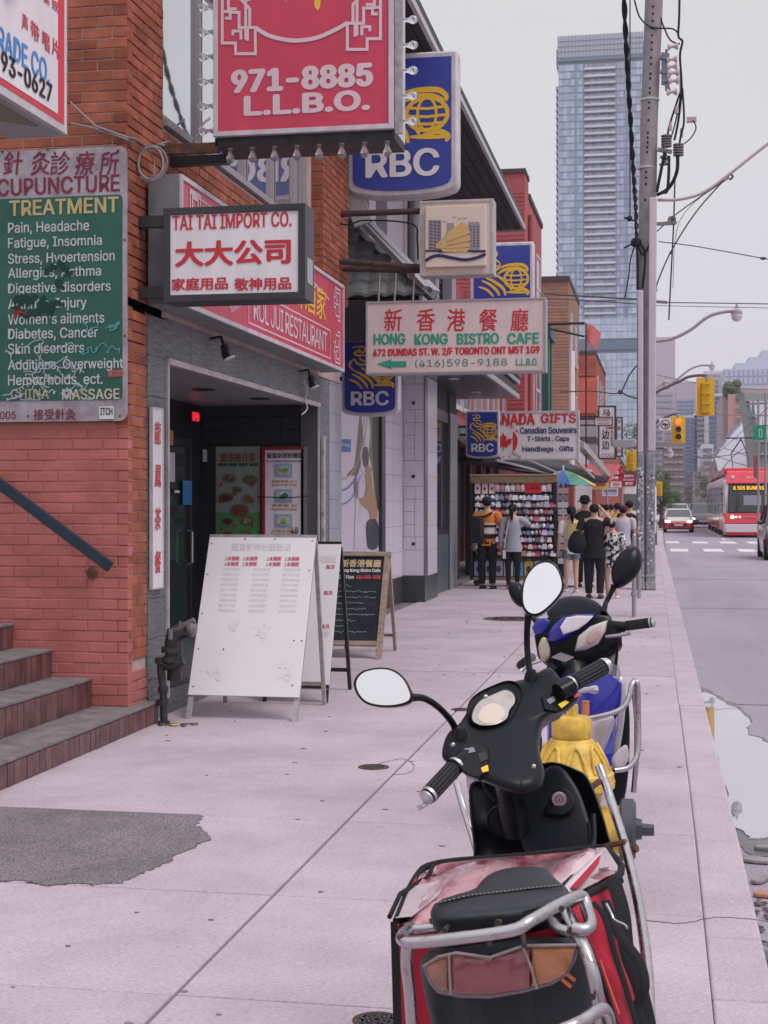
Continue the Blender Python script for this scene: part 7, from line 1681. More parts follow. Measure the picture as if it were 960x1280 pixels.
m.build('lettering', fr_, pn_, fix=False)
m = MB()
for c in range(4):
    for r_ in range(2): u, v = .235+.17*c+(.05 if c > 1 else 0), .133+.035*r_; m.box(T_(u,0)[0], T_(u+.075,0)[0], -.0022, -.001, T_(0,v+.027)[1], T_(0,v)[1])
m.build('pink_price_patch', mat('price_patch', (.66,.30,.38), .5), pn_)
rnd = random.Random(21); m = MB()
for cu, cv, rr in ((.62,.62,.12),(.20,.86,.12),(.86,.86,.12),(.35,.57,.06)):
    for i in range(12): a = rnd.uniform(0,2*pi); q_ = rnd.uniform(0,rr)*.9; X_, Z_ = T_(cu,cv); r2 = rnd.uniform(.008,.028); cx, cz = X_+q_*cos(a)*1.0, Z_+q_*sin(a)*.7; cx = min(max(cx, x0+.04), x1-.04); m.poly([(cx+r2*cos(k*pi/4)*rnd.uniform(.5,1.2), cz+r2*sin(k*pi/4)*rnd.uniform(.5,1.2)) for k in range(8)], y=-.0012-.00025*i)
m.build('faded_food_print', fp, pn_, fix=False)
m = MB()
for u, v in ((.03,.05),(.34,.02),(.62,.02),(.97,.03),(.03,.25),(.97,.22),(.03,.5),(.97,.66),(.04,.95),(.93,.93),(.27,.72),(.90,.66),(.04,.72)): m.lathe([(.006,-.003),(.006,0)], (T_(u,0)[0], 0, T_(0,v)[1]), 8, 'y')
m.build('rivet', M_black, pn_)
t, pn_, x0, x1, Ln = aboard('menu_board', 'narrow white menu board with a black frame standing behind the larger one', (345,677), (423.5,680), (330,857), (414,865), 11.62, 12.1, M_bd, M_black, 12.5, legs_w=.03)
m = MB(); W_ = x1-x0
for v in (.17,.35,.58): put_text(m, '$5.75', x0+W_*.80, x0+W_*.93, Ln*(1-v)-.02, Ln*(1-v)+.02, -.003, bold=.05)
m.build('lettering', fr_, pn_, fix=False)
m = MB(); put_text(m, '粥粉麵飯', x0+W_*.7, x0+W_*.95, Ln*.86, Ln*.91, -.003); put_text(m, '海鮮', x0+W_*.75, x0+W_*.95, Ln*.35, Ln*.40, -.003); m.build('lettering', fp, pn_, fix=False)
MB().bar((x0, 0, .02),(x1, 0, .02),.03).build('bottom_rail', M_black, pn_)
M_wd = mat('worn_wood', (.34,.25,.21), .8, var=.3, vscale=12, stretch=(1,1,4), bump=.4)
t, pn_, x0, x1, Ln = aboard('chalk_board', 'black chalkboard sign with a worn wooden frame and gold cafe lettering', (418,691), (490,692), (410,800), (474,803), 15.05, 15.5, mat('chalkboard', (.018,.024,.03), .7, var=.4, vscale=8), M_wd, 15.9, legs_w=.055)
W_ = x1-x0
MB().box(x0-.02,x1+.02,-.025,.02,Ln-.04,Ln+.01).box(x1-.05,x1,-.02,.02,-.22,Ln-.04).box(x0,x0+.05,-.02,.02,-.22,Ln-.04).box(x0+.05,x1-.05,-.02,.02,-.05,.0).build('wood_frame', M_wd, pn_, bevel=.003)
m = MB(); put_text(m, '新香港餐廳', x0+.07, x1-.08, Ln*.835, Ln*.925, -.004, bold=.03); m.build('lettering', mat('chalk_gold', (.62,.47,.26), .6), pn_, fix=False)
m = MB(); put_text(m, 'Hong Kong Bistro Cafe', x0+.06, x1-.08, Ln*.77, Ln*.82, -.004, bold=.04); put_text(m, '2nd Floor', x0+.06, x0+.06+(W_-.14)*.38, Ln*.70, Ln*.745, -.004, bold=.03); m.build('lettering', M_offw, pn_, fix=False)
m = MB(); put_text(m, '416-598-9188', x0+.06+(W_-.14)*.43, x1-.07, Ln*.70, Ln*.745, -.004, bold=.05); m.build('lettering', mat('chalk_red', (.62,.08,.12), .6), pn_, fix=False)
m = MB()
for i in range(9):
    for sx, ex in ((.12, rnd.uniform(.35,.75)), (.6,.85)):
        if sx > .5 and i not in (1,2,5): continue
        P_ = []; n_ = int((ex-sx)*40)
        for k in range(n_): P_.append((x0+W_*(sx+(ex-sx)*k/n_), Ln*(.62-.065*i)+rnd.uniform(-.012,.012)))
        m.ribbon(P_, .005, y=-.004)
m.build('chalk_writing', mat('chalk', (.26,.32,.34), .9), pn_, fix=False)
# ------------------------------------------------------------------ hydrant
M_hy = mat('hydrant_yellow', (.74,.48,.075), .45, stain=(14,.35), var=.08, vscale=9, bump=.25, bscale=40)
hx = thing('fire_hydrant', 'yellow fire hydrant with a black side cap between the two scooters', 'fire hydrant', (-.35, 5.94, 0))
MB().lathe([(.165,0),(.165,.03),(.12,.05),(.115,.46),(.125,.50),(.17,.505),(.172,.535),(.16,.54)], n=28).build('barrel', M_hy, hx, smooth=35)
MB().lathe([(.168,.541),(.168,.565),(.15,.575),(.135,.60),(.115,.655),(.085,.705),(.072,.712)], n=28).build('bonnet', M_hy, hx, smooth=50)
MB().lathe([(.074,.713),(.08,.722),(.08,.785),(.074,.80),(.03,.806)], n=28).build('cap', M_hy, hx, smooth=35)
MB().lathe([(.026,.806),(.026,.85),(.02,.855)], n=5).build('operating_nut', M_hy, hx)
for k in range(8):
    a = 2*pi*k/8+.2; m = MB()
    for side in (-1,1): m.tube([(.150*cos(a+side*.27), .150*sin(a+side*.27), .575),(.136*cos(a+side*.25), .136*sin(a+side*.25), .62),(.108*cos(a+side*.13), .108*sin(a+side*.13), .672),(.100*cos(a), .100*sin(a), .685)], .008, 6)
    m.build('bonnet_rib', M_hy, hx, smooth=True)
    MB().cyl((.150*cos(a), .150*sin(a), .565),(.150*cos(a), .150*sin(a), .583),.012,6).build('flange_bolt', M_hy, hx)
MB().lathe([(.09,-.10),(.10,-.0),(.105,.0)], (.19,0,.33), 24, 'x').build('side_neck', M_hy, hx, smooth=35)
MB().lathe([(.115,0),(.128,.008),(.128,.05),(.112,.062),(.04,.064)], (.19,0,.33), 28, 'x').build('side_cap', mat('cap_black', (.045,.05,.06), .45, var=.2), hx, smooth=35)
MB().lathe([(.05,.06),(.045,.085),(.028,.087),(.026,.13),(.022,.134)], (.19,0,.33), 5, 'x').build('cap_nut', mat('cap_black', (.04,.04,.05)), hx)
m = MB(); 
for i in range(6): m.lathe([(.01,-.004),(.013,0),(.01,.004)], (.22+.003*i,-.11,.27-.025*i), 8, 'x')
m.build('chain', M_rust, hx)
MB().lathe([(.06,-.0),(.065,.06),(.055,.07)], (0,-.12,.36), 18, 'y').build('front_cap', M_hy, hx)
# ------------------------------------------------------------------ scooters
M_pl = mat('scooter_black', (.005,.006,.009), .27, var=.25, vscale=14, bump=.08, bscale=200, spec=.22)
M_pl2 = mat('scooter_satin', (.0055,.0075,.012), .36, var=.2, vscale=10, bump=.08, bscale=200, spec=.2)
M_grip = mat('grip_rubber', (.016,.016,.018), .8)
M_blue = mat('scooter_blue', (.014,.018,.30), .18, coat=.8); M_silv = mat('scooter_silver', (.50,.47,.53), .25, metal=.5, coat=.4)
M_mir = mat('mirror_glass', (.80,.81,.80), .02, metal=1)
hx.scale.z = .94
M_lens = mat('clear_lens', (.62,.57,.52), .08, metal=.2, coat=.6)
def shell(name, o_, pts, Yf, h, mt, parent, back=None, n=4, steps=((1,0),(.96,.45),(.86,.8),(.62,.97),(.3,1.0)), cen=None, closed=True, smooth=60, nrm=(0,-.93,.37)):
    P_ = [Vector(wy(px, py, Yf(px, py) if callable(Yf) else Yf)) - o_ for px, py in pts]
    if n: P_ = spline(P_, n, closed=True)
    c = sum(P_, Vector())/len(P_); N = Vector(nrm).normalized()
    if cen: c = Vector(wy(*cen, Yf(*cen) if callable(Yf) else Yf)) - o_
    rings = []
    if back is not None: rings += [[tuple(c+(p-c)*.9 - N*back) for p in P_], [tuple(c+(p-c)*.985 - N*back*.5) for p in P_]]
    for s_, f in steps: rings.append([tuple(c+(p-c)*s_ + N*h*f) for p in P_])
    return MB().loft(rings).build(name, mt, parent, smooth=smooth)
s1o = Vector((-.22, 3.5, 0)); s1 = thing('scooter', 'black scooter with chrome rack and red delivery bag, nearest the camera', 'scooter', tuple(s1o))
Q = lambda px, py, Y: Vector(wy(px, py, Y)) - s1o
Yh = lambda px, py: 4.22 - (py-838)*.0026 + (px-660)*.0006
# mirrors
def mirror(parent, o_, outline_, Y, stem, facing_cam=True, r_=.009):
    pts = [Vector(wy(px, py, Y)) - o_ for px, py in outline_]; pts = spline(pts, 5, closed=True); c = sum(pts, Vector())/len(pts); pts = [Vector((p.x, p.y+(p.z-c.z)*.36, p.z)) for p in pts]; N = Vector((0,-1,.34)).normalized() * (1 if facing_cam else -1)
    hs = MB().loft([[tuple(c+(p-c)*s_+N*f) for p in pts] for s_, f in ((.35,-.055),(.75,-.045),(.95,-.025),(1,-.008),(1,.003),(.93,.006),(.90,.004))]).build('mirror', M_pl, parent, smooth=50)
    MB().loft([[tuple(c+(p-c)*.905+N*f) for p in pts] for f in (.0035, .0052)]).build('mirror_glass', M_mir, hs)
    P_ = spline([Vector(wy(*q_)) - o_ for q_ in stem], 6); MB().tube(P_, [r_*(1.0+.7*math.exp(-i*.6)+.5*math.exp(-(len(P_)-1-i)*.5)) for i in range(len(P_))], 12).build('mirror_stem', M_pl, parent, smooth=True)
mirror(s1, s1o, [(442,853),(450,841),(468,836),(487,837),(503,846),(513,860),(517,874),(505,881),(482,883),(460,879),(447,868)], 3.80, [(512,872,3.84),(530,873,3.86),(548,884,3.90),(565,903,3.95),(573,922,3.97)])
mirror(s1, s1o, [(652,741),(656,722),(668,706),(683,701),(695,707),(703,722),(704,738),(693,754),(676,768),(663,769),(654,759)], 4.18, [(661,768,4.22),(659,785,4.22),(659,810,4.22),(662,838,4.2),(664,848,4.18)])
for px, py in ((575,926),(664,852)): MB().lathe([(.020,-.02),(.022,.0),(.018,.02),(.011,.035)], Q(px,py,Yh(px,py)-.02), 14).build('mirror_boot', M_pl, s1, smooth=True)
# handlebar cover
shell('handlebar_cover', s1o, [(553,937),(560,918),(575,905),(587,885),(596,872),(615,860),(645,852),(662,848),(683,836),(692,838),(706,858),(712,872),(704,886),(690,893),(678,905),(674,935),(680,965),(672,985),(650,990),(628,985),(606,976),(590,970),(572,958),(555,950)], Yh, .030, M_pl2, s1, back=.09, cen=(630,912), steps=((1,0),(.985,.45),(.94,.8),(.84,1.0),(.55,1.03),(.25,1.05)))
MB().tube(spline([Q(632,925,4.02),Q(634,960,4.08),Q(640,1000,4.18),Q(645,1040,4.22)],6), [.040]*7+[.042]*6+[.045]*6, 20).build('steering_column', M_pl, s1, smooth=True)
def disc(name, pts, Yf, off, mt, h=.002, n=5, parent=s1, sc_=1): 
    return shell(name, s1o, pts, (lambda a, b: Yf(a,b)-off), h, mt, parent, back=.004, n=n, steps=((1,0),(.9,1),(.4,1.4)), smooth=40)
dl = [(586,898),(590,884),(600,873),(615,866),(634,859),(645,864),(648,876),(640,888),(636,900),(622,908),(603,910),(590,906)]
disc('dial_bezel', dl, Yh, .034, M_pl, .012)
c_ = (616,886); disc('dial_glass', [(c_[0]+(x-c_[0])*.86, c_[1]+(y-c_[1])*.86) for x, y in dl], Yh, .052, mat('dial_glass', (.50,.46,.44), .06, col2=(.36,.31,.27), vscale=14, spec=.8), .003)
disc('dial_face', [(598,897),(603,885),(616,879),(628,884),(630,895),(620,903),(606,904)], Yh, .0575, mat('dial_face', (.60,.50,.42), .15), .001)
# grips, levers, switches
def grip(a, b, Ya, Yb, parent=s1, o_=s1o, r_=.0185):
    A_, B_ = Vector(wy(*a, Ya))-o_, Vector(wy(*b, Yb))-o_; g = MB().cyl(A_, B_, r_, 20).build('grip', M_grip, parent, smooth=True)
    ax = (B_-A_).normalized(); u = ax.orthogonal().normalized(); v = ax.cross(u); m = MB()
    for k in range(14): an = 2*pi*k/14; e_ = u*cos(an)*r_*1.02 + v*sin(an)*r_*1.02; m.bar(A_.lerp(B_,.12)+e_, A_.lerp(B_,.88)+e_, .0035)
    m.build('grip_ridge', mat('grip_edge', (.05,.05,.055), .5), g)
    MB().cyl(A_-ax*.004, A_+ax*.004, r_*1.18, 18).cyl(B_-ax*.012, B_-ax*.004, r_*1.16, 18).build('grip_ring', M_alu, g, smooth=40)
    MB().lathe([(r_*.95,0),(r_*1.0,.008),(r_*.5,.014)], (0,0,0), 16).build('bar_end', M_alu, g, loc=B_-ax*.002, rot=ax.to_track_quat('Z','Y').to_euler(), smooth=40)
    return g
grip((570,957),(534,996), 3.83, 3.73, r_=.021); grip((713,856),(757,832), 4.13, 4.23, r_=.0215)
MB().cyl(Q(585,945,3.88), Q(566,960,3.82), .024, 18).cyl(Q(698,866,4.10), Q(714,857,4.13), .027, 18).build('throttle_sleeve', M_pl, s1, smooth=40)
MB().tube(spline([Q(552,985,3.80),Q(536,1002,3.74),Q(524,1010,3.71)],5), [.006]*10+[.009], 8).build('brake_lever', M_alu, s1, smooth=True)
MB().tube(spline([Q(712,869,4.18),Q(728,863,4.24),Q(746,862,4.27)],5), [.008]*8+[.011,.013,.011], 8).build('brake_lever', M_alu, s1, smooth=True)
def pod(pts, btns):
    p_ = shell('switch_pod', s1o, pts, (lambda a, b: Yh(a, b)-.022), .022, M_pl, s1, back=.03, n=1, steps=((1,0),(.97,.7),(.90,1),(.4,1.02)), smooth=30)
    for q_, mt, nm in btns: shell(nm, s1o, q_, (lambda a, b: Yh(a, b)-.047), .004, mt, p_, back=.008, n=0, steps=((1,0),(.92,1),(.5,1.1)), smooth=30)
by, br, bg2 = mat('button_yellow', (.80,.50,.02), .4), mat('button_red', (.60,.10,.16), .4), mat('rocker_grey', (.20,.20,.23), .4)
pod([(574,938),(580,930),(596,928),(612,934),(614,944),(611,966),(599,976),(584,971),(574,962)], [([(580,936),(592,934),(595,940),(582,943)], bg2, 'rocker_switch'), ([(581,937),(586,936),(588,941),(583,942)], M_black, 'rocker_cap'), ([(597,942),(608,939),(611,949),(600,954)], M_black, 'rocker_switch'), ([(601,960),(610,956),(611,964),(603,966)], by, 'yellow_button')])
pod([(676,874),(686,866),(700,859),(718,861),(727,868),(722,876),(710,887),(694,893),(680,890)], [([(715,866),(722,863),(726,869),(718,873)], br, 'red_button'), ([(697,881),(707,875),(712,878),(702,886)], by, 'yellow_button'), ([(683,875),(692,870),(695,876),(687,881)], bg2, 'rocker_switch'), ([(699,867),(707,864),(710,869),(702,873)], M_black, 'rocker_switch')])
shell('top_facet', s1o, [(662,846),(684,837),(692,839),(707,858),(700,862),(684,868),(672,864)], (lambda a, b: Yh(a, b)-.018), .018, M_pl2, s1, back=.03, n=1, steps=((1,0),(.95,.8),(.8,1),(.4,1)), smooth=30)
# inner leg shield, lock, cup hole
Yl = lambda px, py: 4.32 - (py-960)*.0012
shell('leg_shield', s1o, [(586,990),(596,975),(625,966),(655,962),(690,952),(722,962),(735,972),(748,1000),(760,1040),(772,1080),(775,1110),(700,1120),(600,1115),(592,1060)], Yl, -.03, M_pl, s1, back=.03, n=3, steps=((1,0),(.97,-.3),(.90,.35),(.7,.9),(.35,1)))
shell('shield_panel', s1o, [(655,985),(680,962),(700,958),(722,985),(735,1020),(742,1050),(738,1062),(705,1072),(660,1068),(648,1030)], (lambda a,b: Yl(a,b)-.025), .006, M_pl2, s1, back=.02, n=4)
disc('lock_plate', [(680,1014),(688,998),(694,988),(708,986),(718,1000),(714,1014),(700,1020)], Yl, .048, M_pl, .006)
lk = MB().lathe([(.020,-.004),(.021,0),(.017,.003),(.0165,.0)], (0,0,0), 24, 'y').build('key_lock', M_alu, s1, loc=Q(699,999,Yl(699,999)-.062), smooth=30)
m = MB(); m.ribbon([(.0105*cos(R(q_)), .0105*sin(R(q_))) for q_ in range(-60,241,20)], .0025, y=-.0065); m.box(-.002,.002,-.0075,-.006,-.006,.004); m.build('lock_marking', mat('lock_ink', (.14,.04,.16), .5), lk, fix=False)
MB().lathe([(.040,0),(.043,-.004),(.047,0),(.044,.03),(.034,.03)], (0,0,0), 28, 'y').build('cup_ring', M_pl2, s1, loc=Q(628,1026,Yl(628,1026)-.035), smooth=40); MB().lathe([(.036,0),(.036,.002)], (0,0,0), 24, 'y').build('cup_hole', M_dark, s1, loc=Q(628,1026,Yl(628,1026)-.028))
MB().tube(spline([Q(741,1018,4.2),Q(742,1050,4.15),Q(735,1062,4.1),Q(700,1078,4.05)],5), .008, 8).build('shield_trim', M_pl2, s1, smooth=True)
for px, py in ((667,958),(566,931),(607,871)): MB().lathe([(.004,-.002),(.006,0)], (0,0,0), 10, 'y').build('screw', M_alu, s1, loc=Q(px,py,Yh(px,py)-.058))
# white front shield edge seen past the left side, crash bars
shell('front_shield', s1o, [(583,968),(600,958),(618,955),(626,962),(606,978),(592,990),(588,1000)], 4.34, .01, M_silv, s1, back=.03, n=4)
MB().tube(spline([Q(571,979,4.45),Q(578,1005,4.4),Q(592,1050,4.33),Q(604,1090,4.26)],6), .011, 10).tube(spline([Q(588,1000,4.42),Q(597,1040,4.35),Q(606,1085,4.28)],6), .006, 8).build('crash_bar', M_chrome, s1, smooth=True)
MB().tube(spline([Q(749,958,4.42),Q(757,980,4.38),Q(768,1015,4.30),Q(782,1060,4.15),Q(794,1110,3.95),Q(803,1160,3.7),Q(810,1220,3.45),Q(812,1300,3.2)],7), .0135, 12).build('crash_bar', M_chrome, s1, smooth=True)
MB().tube([Q(738,985,4.35),Q(750,976,4.38)], .009, 8).tube([Q(780,1064,4.2),Q(796,1060,4.18)], .012, 8).tube([Q(740,1062,4.2),Q(782,1052,4.15)], .008, 8).build('bar_bracket', M_rust, s1)
# delivery bag: box with clear-coated top, red sides, black piping and straps
bgx = thing('delivery_bag', 'red insulated delivery bag with clear plastic top strapped over the scooter seat', 'bag', tuple(s1o))
M_bag = mat('bag_red', (.40,.018,.04), .65, var=.15, vscale=5, bump=.3); M_bagt = mat('bag_vinyl', (.70,.40,.44), .12, col2=(.45,.05,.10), vscale=11, coat=1, bump=.35, bscale=22, stretch=(1,.35,1))
M_bagt.node_tree.nodes['Color Ramp'].color_ramp.elements[0].position = .36; M_bagt.node_tree.nodes['Color Ramp'].color_ramp.elements[1].position = .50
M_refl = mat('bag_reflective', (.62,.52,.56), .3, var=.08, metal=.2)
tb = [Q(522,1098,3.55), Q(548,1079,3.72), Q(650,1070,3.78), Q(742,1060,3.80), Q(757,1064,3.74)]; tf = [Q(490,1150,3.10), Q(520,1160,3.02), Q(620,1150,3.0), Q(702,1126,3.12), Q(772,1092,3.36)]
nx_, ny_ = 16, 10; vs = []; rnd = random.Random(2)
def lerpl(L, u): k = min(int(u*(len(L)-1)), len(L)-2); return L[k].lerp(L[k+1], u*(len(L)-1)-k)
for j in range(ny_+1):
    for i in range(nx_+1): p_ = lerpl(tb, i/nx_).lerp(lerpl(tf, i/nx_), j/ny_); e_ = min(i, nx_-i, j, ny_-j); vs.append(p_+Vector((0,0, .012*math.sin(i*1.1+j*.4)*(1 if e_ > 0 else .2)+(.010 if e_ > 1 else 0)+rnd.uniform(-.003,.003))))
MB().add(vs, [(j*(nx_+1)+i, j*(nx_+1)+i+1, (j+1)*(nx_+1)+i+1, (j+1)*(nx_+1)+i) for j in range(ny_) for i in range(nx_)]).build('top_flap', M_bagt, bgx, smooth=80, fix=False)
MB().add([tuple(v+Vector((0,0,.006))) for v in (Q(745,1063,3.78), Q(757,1062,3.76), Q(775,1090,3.40), Q(712,1124,3.14), Q(701,1116,3.16))], [(0,1,2,3,4)]).build('reflective_band', M_refl, bgx, fix=False)
MB().add([tuple(v+Vector((0,0,.010))) for v in (Q(755,1068,3.72), Q(760,1072,3.68), Q(722,1116,3.18), Q(712,1116,3.2))], [(0,1,2,3)]).build('red_stripe', M_bag, bgx, fix=False)
MB().add([tuple(v+Vector((0,0,.004))) for v in (Q(508,1112,3.4), Q(560,1100,3.45), Q(548,1122,3.2), Q(515,1148,3.05), Q(494,1150,3.09))], [(0,1,2,3,4)]).build('reflective_band', M_refl, bgx, fix=False)
rim = [Q(496,1150,3.10), Q(520,1097,3.55), Q(548,1079,3.72), Q(650,1070,3.78), Q(742,1060,3.80), Q(760,1064,3.74), Q(776,1091,3.38), Q(716,1128,3.14), Q(690,1140,3.05)]
MB().tube(spline(rim,4), .009, 8).build('piping', M_grip, bgx, smooth=True)
MB().tube([Q(741,1062,3.79), Q(728,1085,3.5), Q(700,1112,3.2)], .007, 6).tube([Q(541,1082,3.7),Q(536,1095,3.55),Q(500,1118,3.3),Q(487,1146,3.14)], .006, 6).build('piping', M_grip, bgx)
def wallp(nm, pts, mt, off=0): return MB().add([tuple(Q(*p_)+Vector((off,-abs(off),0))) for p_ in pts], [tuple(range(len(pts)))]).build(nm, mt, bgx, fix=False)
bb = MB(); bb.loft([[tuple(Vector((q_.x*sx+.0, q_.y, q_.z-dz))) for q_ in (Q(494,1152,3.12), Q(522,1100,3.54), Q(550,1082,3.70), Q(742,1064,3.78), Q(757,1068,3.72), Q(770,1096,3.38), Q(712,1130,3.16), Q(620,1152,3.04))] for dz, sx in ((.012,.99),(.10,1.0),(.25,1.02),(.40,1.0))]); bb.build('body', M_bag, bgx, smooth=70)
def sheet(nm, TL, TR, BL, BR, mt, nx=10, ny=18, amp=.012, seed=0):
    vs = []
    for j_ in range(ny+1):
        for i_ in range(nx+1):
            u, v = i_/nx, j_/ny; p = TL.lerp(TR, u).lerp(BL.lerp(BR, u), v); p = p + Vector((.3,-1,.1))*(amp*(math.sin(u*5+v*9+seed)*.6+math.sin(v*17-u*4+seed)*.4)+.018*math.sin(pi*u)); vs.append(tuple(p))
    return MB().add(vs, [(j_*(nx+1)+i_, j_*(nx+1)+i_+1, (j_+1)*(nx+1)+i_+1, (j_+1)*(nx+1)+i_) for j_ in range(ny) for i_ in range(nx)]).build(nm, mt, bgx, smooth=80, fix=False)
sheet('red_side', Q(706,1128,3.13), Q(768,1098,3.32), Q(772,1302,3.04), Q(812,1302,3.22), M_bag)
sheet('black_panel', Q(690,1136,3.10), Q(712,1128,3.10), Q(735,1302,3.02), Q(775,1302,3.0), M_grip, amp=.006, seed=2)
m = MB()
for pts, w_ in (([(766,1098,3.24),(778,1140,3.2),(784,1190,3.16),(800,1235,3.14),(814,1296,3.12)], .036), ([(757,1126,3.14),(772,1165,3.10),(798,1200,3.08),(806,1232,3.06),(797,1262,3.05),(812,1296,3.04)], .024), ([(742,1128,3.08),(756,1148,3.06),(768,1190,3.04),(784,1240,3.02),(800,1296,3.0)], .016)):
    P_ = spline([Q(*p_) for p_ in pts], 8)
    w2 = MB(); w2.tube(P_, [(w_/2, .004)]*len(P_), 8); w2.build('strap', M_grip, bgx, smooth=60)
MB().tube(spline([Q(708,1130,3.08),(Q(735,1180,3.05)),Q(758,1240,3.02),Q(776,1300,3.0)],6), .005, 8).build('piping', M_grip, bgx, smooth=True)
MB().tube(spline([Q(750,1200,3.0),Q(762,1235,2.99),Q(774,1268,2.98)],5), .0022, 6).build('orange_seam', mat('seam_orange', (.75,.12,.08), .5), bgx)
MB().tube(spline([Q(758,1130,3.1),Q(764,1142,3.08),Q(768,1150,3.07),Q(780,1156,3.06),Q(784,1160,3.05)],5), .003, 6).build('wire_loop', M_alu, bgx)
wallp('red_corner', [(513,1108,3.42),(521,1095,3.5),(519,1112,3.38),(508,1122,3.35)], M_bag, .0)
wallp('side_panel', [(488,1152,3.08),(497,1152,3.07),(500,1200,3.07),(503,1300,3.06),(492,1300,3.08)], M_grip, .0)
# seat
Ys = lambda px, py: 3.20 - (py-1088)*.0065
M_seat = mat('seat_vinyl', (.016,.020,.026), .42, bump=.2, bscale=300, spec=.3)
shell('seat', s1o, [(540,1136),(560,1128),(590,1118),(606,1101),(628,1091),(660,1087),(684,1090),(698,1104),(712,1116),(710,1128),(690,1138),(650,1146),(600,1150),(562,1152),(541,1150)], Ys, .020, M_seat, s1, back=.05, n=4, nrm=(0,-.45,.9), steps=((1,0),(.97,.5),(.88,.85),(.6,1.0),(.3,1.0)))
m = MB(); P_ = spline([Q(x, y, Ys(x,y))+Vector((0,-.012,.021)) for x, y in ((548,1141),(590,1131),(630,1126),(670,1121),(704,1118))], 8)
m.tube(P_, .0022, 5); m.build('seat_piping', M_pl2, s1); st_ = MB()
for a, b_ in list(zip(P_, P_[1:]))[::1]: st_.bar(a.lerp(b_,.2)+Vector((0,-.006,.003)), a.lerp(b_,.6)+Vector((0,-.006,.003)), .0018)
st_.build('stitching', mat('thread', (.30,.30,.32), .7), s1)
shell('seat_skirt', s1o, [(541,1146),(600,1148),(650,1143),(705,1126),(706,1140),(680,1156),(620,1163),(565,1166),(542,1158)], 2.84, .015, M_seat, s1, back=.06, n=3)
# tail body, lights, rack
M_dirty = mat('dirty_plastic', (.030,.034,.04), .5, col2=(.10,.095,.09), vscale=9, stretch=(1,1,.35), bump=.2)
M_dirty.node_tree.nodes['Color Ramp'].color_ramp.elements[0].position = .5; M_dirty.node_tree.nodes['Color Ramp'].color_ramp.elements[0].color = (.022,.026,.032,1); M_dirty.node_tree.nodes['Color Ramp'].color_ramp.elements[1].position = .85; M_dirty.node_tree.nodes['Color Ramp'].color_ramp.elements[1].color = (.085,.08,.08,1)
shell('tail_body', s1o, [(526,1200),(548,1184),(600,1176),(680,1172),(722,1174),(738,1190),(742,1230),(740,1290),(730,1350),(560,1350),(542,1290),(530,1240)], 2.86, .05, M_dirty, s1, back=.35, n=4, steps=((1,0),(.97,.4),(.88,.85),(.6,1)))
tl_ = [(529,1208),(548,1197),(570,1192),(612,1198),(655,1183),(690,1183),(722,1182),(718,1200),(708,1218),(690,1230),(655,1240),(612,1247),(575,1246),(548,1240),(536,1226)]
def clipx(P_, a, b):
    out_ = []
    for i in range(len(P_)):
        p, q_ = P_[i], P_[(i+1) % len(P_)]
        def ins(p_): return a <= p_[0] <= b
        if ins(p): out_.append(p)
        cr = []
        for X_ in (a, b):
            if (p[0]-X_)*(q_[0]-X_) < 0: f = (X_-p[0])/(q_[0]-p[0]); cr.append((f, (X_, p[1]+(q_[1]-p[1])*f)))
        out_ += [c for _, c in sorted(cr)]
    return out_
shell('tail_light_housing', s1o, [(a+(a-622)*.02, b+(b-1215)*.05) for a, b in tl_], 2.735, .004, mat('smoky_lens', (.13,.11,.115), .12, coat=1), s1, back=.05, n=0, steps=((1,0),(.97,1)))
tlh = bpy.data.objects.new('tail_light', None); COL.objects.link(tlh); tlh.parent = s1
for a, b, c, nm in ((528,561,(.33,.14,.07),'amber_lens'), (561.8,664,(.26,.055,.06),'red_lens'), (664.8,723,(.46,.17,.055),'amber_lens')):
    shell(nm, s1o, clipx([(x+(624-x)*.03, y+(1214-y)*.09) for x, y in tl_], a, b), 2.722, .010, mat('l_'+nm+str(int(a)), c, .12, col2=tuple(x*.6 for x in c), vscale=30, coat=1), tlh, back=.012, n=0, steps=((1,0),(.96,.8),(.85,1.1),(.4,1.2)), smooth=35)
MB().tube([Q(561,1194,2.708),Q(563,1243,2.708)], .0025, 6).tube([Q(654,1184,2.708),Q(664,1210,2.706),Q(671,1236,2.708)], .0025, 6).tube([Q(529,1208,2.714),Q(548,1196,2.712),Q(570,1191,2.712),Q(612,1197,2.710),Q(655,1182,2.712),Q(721,1181,2.714)], .003, 6).build('lens_rib', mat('lens_rib', (.26,.20,.19), .15), tlh)
for dx in (0, 8): MB().bar(Q(702-dx*.0+dx*.6, 1224-dx, 2.735), Q(714+dx*.6, 1234-dx, 2.735), .006, .003, up=(0,-1,0)).build('orange_decal', mat('decal_orange', (.65,.14,.04), .5), s1)
M_pole = mat('patched_chrome', (.47,.45,.46), .10, metal=1, col2=(.30,.22,.18), vscale=28, ro2=.45)
M_pole.node_tree.nodes['Color Ramp'].color_ramp.elements[0].position = .30; M_pole.node_tree.nodes['Color Ramp'].color_ramp.elements[1].position = .42
rk = bpy.data.objects.new('rear_rack', None); COL.objects.link(rk); rk.parent = s1
MB().tube(spline([Q(513,1160,2.86),Q(503,1170,2.74),Q(505,1176,2.68),Q(520,1178,2.66),Q(580,1172,2.64),Q(640,1163,2.64),Q(665,1150,2.66),Q(700,1130,2.74),Q(720,1121,2.80),Q(729,1122,2.82),Q(734,1138,2.80),Q(738,1155,2.76),Q(730,1162,2.74),Q(716,1160,2.74)], 6), .0118, 14).build('rack_tube', M_pole, rk, smooth=True)
